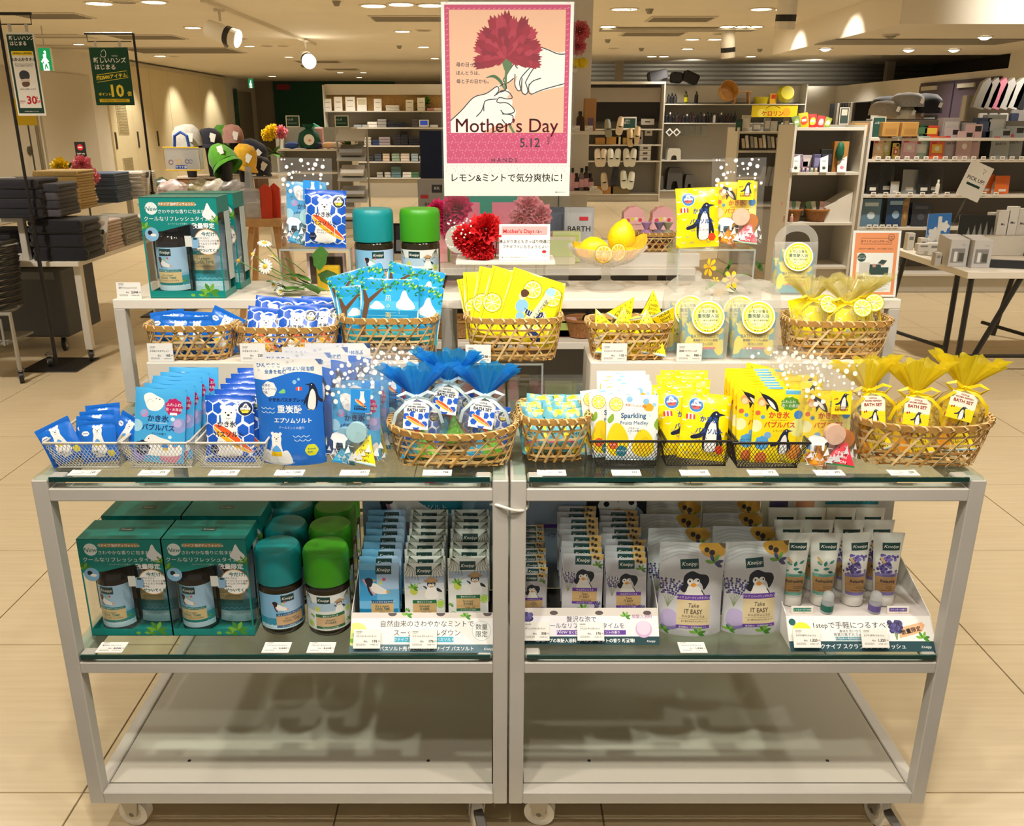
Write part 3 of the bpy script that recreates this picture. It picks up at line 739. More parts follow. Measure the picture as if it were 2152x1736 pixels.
# lemon sachet
def slice_(x,y,r,rim='#f2e88c',flesh='#f6ee3a',line='#fffbe0',peel='#ffe12a',n=9):
 o=[('#4a4a2a',C(x,y,r*1.04,28)),(peel,C(x,y,r*1.0,28)),(line,C(x,y,r*.9,28))]
 for i in range(n):
  a0,a1=2*pi*(i+.09)/n,2*pi*(i+.91)/n
  o.append((flesh,[(x+r*.1*cos((a0+a1)/2),y+r*.1*sin((a0+a1)/2))]+[(x+r*.8*cos(a0+(a1-a0)*q/4),y+r*.8*sin(a0+(a1-a0)*q/4))for q in range(5)]))
 return o
pack('sachet_lemon',.118,.15,.007,'#fdf012',slice_(46,98,17)+slice_(86,96,18)+slice_(66,44,19)+
 [('#8fc7e6',shp([(30,52),(24,62),(28,74),(40,76),(48,66),(42,54)],3)),('#8fc7e6',shp([(36,34),(30,44),(36,54),(46,48),(46,36)],3)),('#f0d3bd',shp([(30,74),(24,82),(32,88),(38,80)],3)),('#5a3826',shp([(30,80),(26,90),(34,95),(42,90),(38,82)],3)),
 ('#22386e',[(42,62),(62,58),(80,66),(84,58),(64,46),(46,52)])]+[('#f4f2e4',stroke([(44+i*5,52+i*.4),(45+i*5,62-i*.3)],1.2))for i in range(8)]+
 [('#f0d3bd',stroke(crv([(78,66),(86,54),(92,38)],3),4)),('#22386e',stroke([(90,36),(100,36)],3)),('#22386e',[(66,30),(86,22),(90,8),(72,8),(60,20)]),('#f7f3c6',[(46,20),(56,18),(84,100),(72,102)]),('#a8d8ee',shp([(70,100),(76,112),(88,108),(86,98)],3)),
 T('#3a3a2a','週末のレモネード',66,62,9,rot=1.22+pi,sx=.8),T('#4a4a20','・・・・・\n・・・・',20,120,5),('#3a3a18',stroke([(4,2),(4,125)],.5))],'flat',backc='#fff7c8')
pack('sachet_lemon2',.118,.15,.007,'#fdf012',slice_(18,60,18)+slice_(74,116,16)+[('#8fc7e6',shp([(60,20),(54,30),(58,40),(70,40),(72,26)],3)),('#5a3826',shp([(56,44),(54,52),(62,56),(66,48)],3)),('#f0d3bd',shp([(54,42),(50,48),(56,50),(60,44)],3)),('#3a3a18',stroke([(6,2),(6,125)],.6)),('#3a3a18',stroke([(96,2),(96,125)],.6))],'flat',backc='#fff7c8')
# lemon bath tablet packet (pattern of lemons on blue)
def lemons(w,h,n,seed,r0=9,r1=14):
 rnd=random.Random(seed);o=[]
 for i in range(n):
  x,y,r,a=rnd.uniform(0,w),rnd.uniform(0,h),rnd.uniform(r0,r1),rnd.uniform(0,pi)
  o.append((rnd.choice(['#f7e02c','#ffe94a','#f1d61e','#e9e27a']),[(x+r*(1+.16*abs(cos(t))**6)*cos(t)*cos(a)-r*.78*sin(t)*sin(a),y+r*(1+.16*abs(cos(t))**6)*cos(t)*sin(a)+r*.78*sin(t)*cos(a))for t in(2*pi*i/16 for i in range(16))]))
 return o
pack('tablet_lemon',.06,.07,.014,'#69b7c8',lemons(100,116,12,3)+[T('#2b3f4f','MEDICATED\nBATH',52,64,12,bold=.01),('#d9588a',R(20,34,70,41))],'pillow',cr=.06)
pack('tablet_lemon_big',.1,.086,.016,'#5fa9bb',lemons(100,86,14,5,11,17)+[('#f2dc30',shp([(20,40),(26,66),(60,74),(84,58),(80,30),(40,26)],3)),T('#24323a','MEDICATED',52,63,7.5),T('#3a4a3a','BATH TABLET',50,50,12,sx=.95),T('#2a2a2a','重炭酸ナトリウム配合',52,42,6.4,bold=.02),T('#356f7a','薬用入浴剤',52,32,8),('#e25a8c',R(26,22,78,27)),T('#444','LEMON',52,16,3.5)],'pillow',cr=.03)
# sparkling fruits sachet
pack('sparkling',.105,.135,.01,'#f3f4ee',slice_(18,110,13,n=8)+[('#f0b02c',shp([(70,108),(78,114),(90,108),(88,98),(76,98)],3)),('#8fc3e2',C(76,116,6)),('#8fc3e2',C(44,120,6)),('#a9d2e8',C(92,110,4)),('#8fb93c',shp([(2,80),(12,92),(14,80),(6,72)],3)),
 ('#8fb93c',shp([(92,70),(100,84),(100,60)],3)),T('#e0701f','厳選した入れた果実',56,106,4.6,rot=-.1),T('#24618c','Sparkling',52,84,13.5,bold=.02),T('#24618c','Fruits Medley',54,71,10),T('#444','バラザーム\nレモンの香り',54,62,4.4),('#f7d91c',shp([(0,34),(8,64),(20,74),(34,64),(44,38),(36,14),(10,10)],3)),('#f7d91c',shp([(50,20),(58,52),(72,62),(88,48),(94,20),(74,6)],3)),
 ('#f2c615',shp([(60,18),(66,40),(80,46),(86,20)],3)),('#e8622c',C(14,30,9)),('#1f7f92',C(30,18,11)),T('#fff','レモン',14,29,4),T('#fff','果実の香り',30,17,4),('#c9dfe9',R(0,0,100,6))]+bubbles([(40,96,2,'#cfe3ee'),(64,92,2,'#cfe3ee'),(84,88,2.4,'#cfe3ee'),(46,54,2,'#cfe3ee')]),'flat')
# bath salt sachets of the lower shelf
def loungepenguin(x,y,s):
 return xf([('#dba3b6',stroke([(-26,26),(0,-8)],5)),('#f2f0ea',shp([(-10,14),(0,18),(16,8),(28,0),(26,-6),(8,-6),(-6,0)],3)),('#20242c',shp([(-22,26),(-12,30),(-4,24),(-8,10),(-16,12)],3)),('#20242c',stroke(crv([(-16,14),(-12,0),(-6,-10)],3),4)),
   ('#f0a23a',[(-4,26),(4,25),(-3,21)]),('#f0a23a',C(28,-2,4,8,3)),('#c7d84a',R(10,14,15,24)),('#d24a6a',C(20,26,4,8))],x,y,s)
def hatpenguin(x,y,s):
 return xf([('#20242c',shp([(-22,22),(-12,18),(-10,6),(-14,14)],3)),('#20242c',shp([(14,16),(24,10),(26,4),(14,8)],3)),('#f2f0ea',shp([(-14,-10),(-14,8),(-6,20),(6,20),(14,8),(16,-10)],3)),('#20242c',C(0,26,11,14,9)),('#f4f2ee',C(-4,23,4,8)),('#f4f2ee',C(4,23,4,8)),('#1a1a1a',C(-4,24,1.3,6)),('#1a1a1a',C(4,24,1.3,6)),
   ('#f0a23a',C(0,20,3.4,8,2.4)),('#a8865c',C(0,34,19,16,5)),('#b8956a',C(0,38,11,12,6))],x,y,s)
def hugpenguin(x,y,s):
 return xf([('#f2f0ea',shp([(-14,-12),(-12,10),(-6,20),(8,20),(16,10),(20,-12)],3)),('#1b1d24',shp([(-16,22),(-14,36),(-2,44),(10,40),(22,38),(26,28),(18,14),(14,24),(4,30),(-6,24),(-12,10),(-20,14),(-20,22)],3)),('#f4f2ee',C(-4,27,5.5,10)),('#f4f2ee',C(6,28,5,10)),('#111',C(-5,28,1.6,8)),('#111',C(8,29,1.6,8)),('#f2a02c',C(1,22,4.6,10,3.4)),('#1b1d24',stroke(crv([(14,14),(22,0),(22,-14)],3),1.6))],x,y,s)
def kraft(x,y,w,band,t0,t1,t2,top='#fff'):
 return[(band,R(x-w/2,y+12,x+w/2,y+21)),T(top,t0,x,y+14.2,5.4),('#cfae78',R(x-w/2,y-14,x+w/2,y+12)),T('#1f5f5a' if band!='#6a3fa0' else '#5a4a3a',t1,x,y+3,8,sh=.25),T('#1f5f5a' if band!='#6a3fa0' else '#5a4a3a',t2,x,y-5,9,sx=.8,bold=.01),('#8a7448',stroke([(x-w/2+2,y-7.5),(x+w/2-2,y-7.5)],.6)),T('#4a3d22','天然岩塩・精油',x+4,y-12,3.6),(band,R(x-w/2,y-21,x+w/2,y-14)),T('#fff','スーパーミントの香り',x,y-19,4)]
def leafy(x,y,s,c1='#7cb83a',c2='#4c8f2c'):
 return[(c1 if i%2 else c2,shp([(x,y),(x+s*cos(a-.35)*.6,y+s*sin(a-.35)*.6),(x+s*cos(a),y+s*sin(a)),(x+s*cos(a+.35)*.6,y+s*sin(a+.35)*.6)],2))for i,a in enumerate((.2,1.1,2.0,2.9,-.5))]
def palm(x,y,s,sg):return[('#3e4f2a',stroke(crv([(x,y),(x+sg*s*(.2+i*.12),y-s*.5),(x+sg*s*(.1+i*.2),y-s*(.9+.08*i))],2),1.2))for i in range(-2,4)]
def lime(x,y,r):return[('#4f8f22',C(x,y,r)),('#e9f2c0',C(x,y,r*.9)),('#a8cf4a',C(x,y,r*.78))]
SKYC=[('#8fc6e8',R(0,60,100,100)),('#b9d8ea',R(0,45,100,62))]
pack('kn_cool',.084,.132,.008,'#6fb6e0',[('#a8c6e4',R(45,90,100,160)),('#3f9fd8',R(0,60,45,140)),('#1f7fae',R(0,0,100,40)),('#6fb8d8',R(0,0,100,20))]+wave(0,8,12,9,'#d6ecf5',2)+wave(6,20,12,8,'#4f9fc6',2)+logo(62,140,40)+loungepenguin(40,86,1.15)+kraft(58,42,56,'#1d5f86','ちょっとだけ ひとやすみ',"It's a super",'COOL TIME')+leafy(12,18,12),'flat',cell=12)
pack('kn_lime',.084,.132,.008,'#dfe2dc',[('#a9b8cc',R(0,104,100,124)),('#cdd6dc',R(0,90,100,106))]+palm(8,158,40,1)+palm(94,158,40,-1)+logo(50,138,40)+hatpenguin(68,78,1.0)+[('#c6d05a',C(24,86,10)),('#8fae3a',stroke([(24,94),(36,106),(42,106)],2))]+leafy(22,94,14)+kraft(50,42,60,'#1f6b40','夏をひとりじめ','Summer','IS HERE')+lime(90,52,11)+lime(12,8,12)+leafy(6,36,8),'flat',cell=12)
def lavender(x,y,s,n=7,seed=1):
 rnd=random.Random(seed);o=[]
 for i in range(n):
  a=pi/2+(i-n/2)*.14;tx,ty=x+s*cos(a),y+s*sin(a)
  o.append(('#8a9a6a',stroke([(x,y),(tx,ty)],.8)))
  for q in range(7):
   t=.5+q*.08;o.append((rnd.choice(['#4a4478','#5d5592','#6f66a6','#393566']),C(x+s*t*cos(a)+rnd.uniform(-2,2),y+s*t*sin(a),1.9,6)))
 return o
pack('kn_lav',.084,.132,.008,'#cfcdd2',[('#b9b8be',R(0,110,100,160)),('#c39a54',shp([(66,160),(70,148),(86,142),(100,146),(100,160)],3)),('#2b2520',C(78,150,4)),('#2b2520',C(86,147,4))]+leafy(86,128,14,'#6d8f3a','#4a6a34')+logo(50,141,40)+hugpenguin(50,70,1.1)+lavender(14,60,50,6)+kraft(56,50,62,'#6a3fa0','のんびりいこうよ','Take','IT EASY')+leafy(54,14,18)+lavender(86,4,32,4,2),'flat',cell=12)
# silver stand-up pouch
pack('take_easy',.134,.2,.06,'#c9c9cc',[('#b7b8bc',stroke(crv([(4,118+i*7),(30,130+i*5),(60,128+i*4)],3),2))for i in range(4)]+[('#c7973c',shp([(62,148),(64,134),(78,126),(98,130),(101,150)],3)),('#2e2418',C(72,138,4)),('#2e2418',C(80,134,4.4))]+leafy(84,118,15,'#6d9f3a','#4a4a6a')+logo(46,116,28,.08)+hugpenguin(52,62,.98)+lavender(14,46,46,7,3)+
 [('#b9acd2',shp([(8,40),(4,20),(14,10),(30,14),(32,30),(22,42)],3)),('#8f7fbe',shp([(6,18),(14,8),(32,14),(32,20),(16,14)],3)),('#6a3fa0',R(28,60,80,68)),T('#fff','クナイプ スパークリングタブレット',54,62.2,4.2,sx=.9),('#d8c69c',R(28,20,80,60)),T('#5a4a3a','Take',54,49,9,sh=.25),T('#5a4a3a','IT EASY',54,39,10,sx=.85,bold=.01),T('#4a3d2a','のんびりいこうよ',54,33,4.6),('#9a8558',stroke([(31,30),(77,30)],.5)),T('#4a3d22','甘く爽やかなラベンダーミント',56,25.5,3),('#6a3fa0',R(28,14,80,20)),T('#fff','重炭酸Na・天然植物オイル',54,15.4,3.6)]+leafy(62,6,14)+leafy(10,6,10),'doy',cell=8)
# ================================================================ item builders
def srect(t,w,d,p=4.0):
 """point on a rounded rectangle outline (superellipse), t in 0..1"""
 a=2*pi*t;c,s=cos(a),sin(a)
 r=1/((abs(c)**p+abs(s)**p)**(1/p))
 return Vector((w/2*r*c,d/2*r*s,0))
cane=[mat('#d3ab6a',.5,noise=.18,nscale=60),mat('#bf8f48',.5,noise=.18,nscale=60),mat('#e2c48c',.5,noise=.15,nscale=60)]
def basket(lab,loc,w,d,h,taper=.82,p=4.0,n=18,bands=3,rz=0,sw=.0046,group='open weave bamboo baskets',droop=0):
 """bamboo basket in open hexagonal weave"""
 b=thing('bamboo_basket',lab,'basket',loc,(0,0,rz),group)
 def P(t,z,out=0):
  k=taper+(1-taper)*(z/h)**.8;q=srect(t%1,w*k,d*k,p);nn=srect(t%1,w*k,d*k,2.2);nn.z=0;nn.normalize()
  q+=nn*out;q.z=z+droop*h*((2*q.x/w)**2-.4)*(z/h);return q,nn
 per=56;n=int(n*1.45);bands+=1
 for i in range(bands):
  z=h*(.16+.62*i/max(1,bands-1));pt=[P(j/per,z,.0005)for j in range(per)]
  MB().ribbon([q for q,_ in pt],[v for _,v in pt],sw*.9,.0012,cane[i%3],True).build('cane_band',b)
 wv=MB();slope=h*.95/(1.95/n)
 for sg in(1,-1):
  for i in range(n):
   pts,nr=[],[]
   for j in range(9):
    z=.001+(h-.004)*j/8;t=(i+.5)/n+sg*z/slope+(.25/n if sg<0 else 0)
    q,v=P(t,z,.0016*sg+.0005*sin(j*1.6+i));pts.append(q);nr.append(v)
   wv.ribbon(pts,nr,sw*(1 if sg>0 else .85),.001,cane[(i+(sg>0))%3])
 wv.build('hexagonal_weave',b)['kind']='stuff'
 rm=MB()
 for off in(.003,-.003):
  pt=[P(j/per,h,off)for j in range(per)]
  rm.ribbon([q for q,_ in pt],[v for _,v in pt],.0115,.0035,cane[1]if off>0 else cane[0],True)
 r=rm.build('rim',b)
 bd=MB();kk=int(n*1.3)
 for i in range(kk):
  pts=[];nr=[]
  for j in range(7):
   a=2*pi*j/6+pi/2;q,v=P(i/kk+.012*sin(a),h+.0075*cos(a),.0068*sin(a));pts.append(q);nr.append(v*sin(a)+Vector((0,0,cos(a))))
  bd.ribbon(pts,nr,.004,.0008,cane[2])
 bd.build('rim_binding',r)['kind']='stuff'
 bs=MB()
 for i in range(7):
  f=(i-3)/3.4
  bs.box((f*w*taper/2,0,.002),(.007,d*taper*.9*(1-.12*f*f),.001),cane[i%3]);bs.box((0,f*d*taper/2,.003),(w*taper*.9*(1-.12*f*f),.006,.001),cane[(i+1)%3])
 bs.build('woven_base',b)['kind']='stuff'
 return b
_tray={}
def mesh_tray(lab,loc,col,w=.146,d=.15,h=.056,rz=0,group='wire mesh trays'):
 t=thing('wire_mesh_tray',lab,'tray',loc,(0,0,rz),group);m=mat(col,.35,metal=.1)
 k=.78;top=[(-w/2,0,h),(w/2,0,h),(w/2,d,h),(-w/2,d,h)];bot=[(-w/2*k,.012,.002),(w/2*k,.012,.002),(w/2*k,d-.012,.002),(-w/2*k,d-.012,.002)]
 top=[Vector(p)for p in top];bot=[Vector(p)for p in bot]
 key=(col,w,d,h)
 if key not in _tray:
  mb=MB()
  def panel(a,b,c,e):
   n1=max(2,round(((b-a).length+(e-c).length)/2/.0068));n2=max(2,round((c-a).length/.0068*.62));A=lambda u,v:(a*(1-u)+b*u)*(1-v)+(c*(1-u)+e*u)*v
   for s in(1,-1):
    for i in range(-n2,n1+n2):
     u0,u1=i/n1,(i+s*n2)/n1;t0,t1=0,1
     for lim in(0,1):
      pass
     lo,hi=0.0,1.0;du=u1-u0
     ta,tb=(0-u0)/du,(1-u0)/du
     lo,hi=max(lo,min(ta,tb)),min(hi,max(ta,tb))
     if hi-lo<.02:continue
     mb.tube([A(u0+du*lo,lo),A(u0+du*hi,hi)],.00062,m,3)
  for i in range(4):panel(bot[i],bot[(i+1)%4],top[i],top[(i+1)%4])
  panel(bot[0],bot[1],bot[3],bot[2])
  _tray[key]=mb.mesh('mesh_panel'),MB().tube(top,.0026,m,8,True).mesh('rim_wire',60),MB().tube(bot,.0018,m,6,True).mesh('base_wire',60)
 obj('mesh_panel',_tray[key][0],t)['kind']='stuff';obj('rim_wire',_tray[key][1],t);obj('base_wire',_tray[key][2],t)
 return t
_pc=0
def price_card(lab,loc,name,price,rot=(0,0,0),w=.055,h=.039,maker='クナイプ',stand=True,holder=False):
 t=thing('price_card',lab,'price card',loc,rot,'printed price cards')
 mb=MB();back_y=.0008
 art(mb,100,100*h/w,'#f2efe7',[T('#3a3a3a','HANDS',10,58,6.5,'l',.01),T('#3a3a3a',maker,10,51,4.6,'l'),T('#2a2a2a',name,10,41,8,'l',.01,sx=min(1,9.5/max(1,len(name)))),T('#2a2a2a','税込',52,23,7,'r'),T('#1a1a1a',price,88,22,13,'r',.02),T('#2a2a2a','円',95,23,7),T('#555','本体価格 '+price+'円',92,12,4.4,'r')]+
  [('#2a2a2a',R(10+i*1.5+(i*7%3)*.3,10,10+i*1.5+.5+(i*5%3)*.3,18))for i in range(24)],flat_fn(w,h,(-w/2,0,0)),'paper',50,w/100)
 mb.box((0,back_y,h/2),(w,.0012,h),mat('#efece4',.6));mb.build('printed_card',t)
 if holder:
  MB().box((0,.002,h/2),(w+.003,.0012,h+.002),acr).box((0,.012,.0008),(w+.003,.022,.0012),acr).build('acrylic_holder',t)
 return t
# ---- jar
def jar(key,lid,base,shapes,body='#2a2416'):
 """bath salt jar parts: body, label, lid"""
 r=.0462;mb=MB().lathe([(0,.001),(r*.86,.001),(r*.97,.006),(r,.014),(r,.108),(r*.96,.114),(r*.9,.118),(0,.118)],mat(body,.12),40)
 PK[key+'_b']=mb.mesh('jar_body',40)
 mb=MB();w,h=.118,.082;art(mb,100,100*h/w,base,shapes,f_cyl(w,r+.0005,.018),'plastic',7,w/100,.0003);PK[key+'_l']=mb.mesh('label',60)
 R_=.0475;mb=MB().lathe([(R_*.99,.118),(R_,.12),(R_,.178),(R_*.97,.187),(R_*.9,.1915),(R_*.5,.1925),(0,.1925)],mat(lid,.38),48)
 mb.lathe([(0,.1185),(R_*.99,.118)],mat(lid,.5),32);PK[key+'_c']=mb.mesh('lid',40)
def put_jar(key,lab,loc,rz=0,grp='bath salt jars'):
 j=thing('bath_salt_jar',lab,'jar',loc,(0,0,rz),grp)
 obj('jar_body',PK[key+'_b'],j);obj('label',PK[key+'_l'],j);obj('lid',PK[key+'_c'],j);return j
jar('jcool','#118f94','#7fb8de',[('#a8c6e4',R(50,30,100,70)),('#2f8fae',R(0,0,100,22)),('#b8dbe8',R(0,0,100,8))]+wave(0,6,9,11,'#d6ecf5',1.4)+logo(58,60,24)+loungepenguin(42,40,.52)+[('#1d5f86',R(36,26,88,32)),T('#fff','ちょっとだけ ひとやすみ',62,27.3,4),('#cfa77c',R(36,8,88,26)),T('#1f5f5a',"It's a super",62,19.5,5,sh=.25),T('#1f5f5a','COOL TIME',62,13.5,6),('#1d5f86',R(36,3,88,8)),T('#fff','クールな爽快感あふれる',62,4.3,3)])
jar('jlime','#3d9a17','#dde1de',[('#a9c4d8',R(0,38,100,54))]+palm(6,70,18,1)+palm(92,70,18,-1)+logo(42,60,24)+hatpenguin(70,39,.48)+[('#c6d05a',C(30,42,5)),('#1f6b40',R(26,26,80,32)),T('#fff','夏をひとりじめ',53,27.3,4),('#cfae84',R(26,8,80,26)),T('#1f5f5a','Summer',53,19.5,5,sh=.25),T('#1f5f5a','IS HERE',53,13.5,6),('#1f6b40',R(26,3,80,8)),T('#fff','フレッシュではち香い',53,4.3,3)]+lime(88,34,6)+lime(14,10,7)+leafy(18,26,6)+leafy(90,10,8))
# ---- teal gift box with bottle and refill
TEAL,TEALD='#0f8a82','#0c6f6a'
BW,BD,BH=.172,.088,.225
mb=MB();sh_=[(film('boxwin',(.985,1,1),.985,.03,(.7,.7,.7)),R(0,18,100,92))]
fnb=flat_fn(BW,BH,(-BW/2,0,0));kB=BW/100
boxprint=MB()
boxprint_sh=[(film('boxwin'),[(2,10),(98,10),(98,88),(86,92),(64,97),(46,93),(26,88),(2,86)])]
art(boxprint,100,100*BH/BW,TEAL,boxprint_sh+[('#b8945a',R(26,120,72,125)),T('#fff','クナイプ 泡ボディウォッシュ',49,121,3.8,bold=.02),('#e8f2f0',C(15,117,8)),T('#1f6f6a','New',15,114,8,sh=.3),T('#fff','さわやかな香りに包まれて、',58,111,5.6),T('#fff','クールなリフレッシュタイムを',50,101.5,6.6),T('#cfe8e4','スーパーミントの香り',47,96.5,2.6),
 ('#f0f4f6',shp([(80,108),(84,116),(88,124),(92,116),(98,108),(90,102)],3))]+leafy(96,100,9)+leafy(4,92,9)+leafy(80,8,13)+leafy(72,3,8)+[('#7cb83a',C(57,4,3,8,2)),('#86b9dc',C(12,84,9)),('#20242c',C(10,86,3)),('#f2f0ea',C(14,83,4,10,2)),
 ('#cf9f52',C(83,74,17,26)),('#f5f5f2',C(83,74,16,26)),T('#fff','数量限定',80,92,7.4,bold=.03),T('#1f6f6a','今だけ!',86,82,6,bold=.02),T('#333','バスソルト\nスーパーミントの香り\nライムミントの香り\n各50g',86,78,3.1),T('#1f5f5a','がついてくる',84,61.5,4.6,bold=.03),('#8fb8da',R(62,66,72,80)),('#dfe2dc',R(54,68,63,82)),('#123e3b',R(65,77,70,79.5))],fnb,'plastic',12,kB,.0003)
PK['tb_print']=boxprint.mesh('printed_front')
mb=MB().box((0,BD/2,BH-.0006),(BW,BD,.0012),mat(TEAL,.3)).box((0,BD/2,.0006),(BW,BD,.0012),mat(TEAL,.3)).box((0,BD-.0006,BH/2),(BW-.001,.0012,BH-.003),mat(TEALD,.4))
for s in(-1,1):mb.box((s*(BW/2-.0006),BD/2,BH-.018),(.0012,BD-.002,.033),mat(TEAL,.3)).box((s*(BW/2-.0006),BD/2,.008),(.0012,BD-.002,.013),mat(TEAL,.3)).box((s*(BW/2-.0006),BD-.02,BH/2),(.0012,.036,BH-.07),mat('#c9d8d4',.4))
mb.T=Matrix.Translation((0,0,BH+.0001));art(mb,30,16,'#0c4a48',[T('#f2f0e8','Kneipp',15,5,8,sh=.3)],flat_fn(1,1,(-.015,.036,0),(1,0,0),(0,1,0)),'plastic',30,.001)
PK['tb_shell']=mb.mesh('box_shell')
PK['tb_win']=MB().box((0,(BD-.038)/2,BH/2-.01),(.0006,BD-.04,BH-.05),film('boxwin')).mesh('side_window')
r=.037;PK['tb_bot']=MB().lathe([(0,.003),(r*.9,.003),(r,.01),(r,.118),(r*.93,.132),(r*.72,.141),(r*.6,.143),(r*.6,.147),(r*.64,.147),(r*.64,.17),(r*.58,.172),(r*.3,.173),(r*.3,.185),(r*.62,.186),(r*.6,.196),(0,.197)],mat('#241d18',.1),32).mesh('bottle',40)
mb=MB();w,h=.1,.098;art(mb,100,98,'#86bede',[('#a8cbe6',R(50,40,100,98)),('#2f9aa6',R(0,0,100,34)),('#bfe0ea',R(0,0,100,12))]+wave(0,10,9,11,'#d6ecf5',1.4)+logo(46,87,30)+loungepenguin(40,58,.62)+[('#0f7f7a',R(22,42,80,48)),T('#fff','クナイプ 泡ボディウォッシュ',51,43.4,3.8),('#e0c58c',R(22,18,80,42)),T('#1f7f76',"It's a super",48,34,6,sh=.25),T('#1f7f76','COOL TIME',48,27,7.4,bold=.01),T('#333','ちょっとだけ ひとやすみ',50,21.5,4),('#0f7f7a',R(22,12,80,18))]+leafy(86,20,6),f_cyl(w,r+.0005,.012),'plastic',8,w/100,.0003);PK['tb_lab']=mb.mesh('label',60)
pack('refill',.078,.165,.02,'#8dbddd',[('#b3cfe6',R(40,70,100,200)),('#2f9aa6',R(0,20,100,66)),('#bfe0ea',R(0,0,100,34))]+wave(0,20,14,8,'#e3f2f8',2.4)+wave(5,40,14,8,'#7fc0d4',2.4)+loungepenguin(40,130,1.2)+[('#0f7f7a',R(0,112,66,122)),T('#fff','ボディウォッシュ',36,114,6),('#e0c58c',R(0,66,66,112)),T('#1f7f76',"It's a super",32,98,10,sh=.25),T('#1f7f76','COOL TIME',32,86,12),T('#333','ちょっとだけ ひとやすみ',32,76,5),('#0f7f7a',R(0,56,66,66))],'doy',cell=14)
def teal_box(lab,loc,rz=0):
 t=thing('body_wash_gift_box',lab,'gift box',loc,(0,0,rz),'teal body wash gift boxes')
 obj('box_shell',PK['tb_shell'],t);obj('printed_front',PK['tb_print'],t);[obj('side_window',PK['tb_win'],t,(s*(BW/2-.0006),0,0))for s in(-1,1)]
 b=obj('pump_bottle',PK['tb_bot'],t,(-.038,.043,.004),(0,0,-.1));obj('label',PK['tb_lab'],b)
 obj('refill_pouch',PK['refill'],t,(.04,.055,.004),(-.05,0,.05));return t
# ---- tubes
def tube(key,c,cap,word,lav):
 fn=f_tube(.07,.135);mb=MB();k=.07/100;base='#e6e3dc'
 deco=[(c2,shp([(x,y),(x+9*cos(a-.5),y+9*sin(a-.5)),(x+17*cos(a),y+17*sin(a)),(x+9*cos(a+.5),y+9*sin(a+.5))],3))for(x,y,a,c2)in([(42,96,2.4,'#4f9c8c'),(48,92,1.3,'#2f7f74'),(44,84,.1,'#3f8f84'),(56,76,-.2,'#1f5f5c'),(34,80,3.3,'#4fa08f'),(60,100,.6,'#3a8a80')]if not lav else[])]
 if lav:deco=[(random.choice(['#5a4a96','#6f5fb0','#463a7c','#8577c0']),C(random.gauss(42,13),random.uniform(66,126),random.uniform(3,6),6))for _ in range(60)]
 art(mb,100,100*.135/.07,base,deco+logo(56,152,42)+[('#d8b27c',[(28,118),(34,122),(44,104),(38,100)]),(c,R(12,60,88,70)),T('#2a4a48','Douche Scrub',52,62.5,6),('#c79b64',R(12,14,88,60)),T('#1f4f48' if not lav else '#3a2f5a',word,50,43,13,sh=.3,bold=.01),('#8a6c3c',stroke([(16,37),(84,37)],.6)),T('#3a2f1a','Mint-Eucalyptus\nmit Jojoba-peeling' if not lav else 'Lavendel\nmit Jojoba-peeling',62,30,4.6),T('#2a2a2a','Douche exfoliante',50,18,5),(c,R(12,4,88,14))],fn,'plastic',12,k,.0003)
 back(mb,fn,.07,.135,mat(base,.35));PK[key]=mb.mesh('tube_body',60)
 PK[key+'c']=MB().lathe([(0,0),(.0205,0),(.022,.003),(.022,.0205),(.0205,.0225),(0,.0225)],mat(cap,.35),28).mesh('cap',40)
tube('t_mint','#7fbfae','#e3dfd6','Refreshing',False);tube('t_lav','#8d80bd','#e3dfd6','Relaxing',True)
def put_tube(key,lab,loc,rot=(0,0,0)):
 t=thing('scrub_tube',lab,'tube',loc,rot,'scrub tubes in the counter display');obj('tube_body',PK[key],t);obj('cap',PK[key+'c'],t);return t
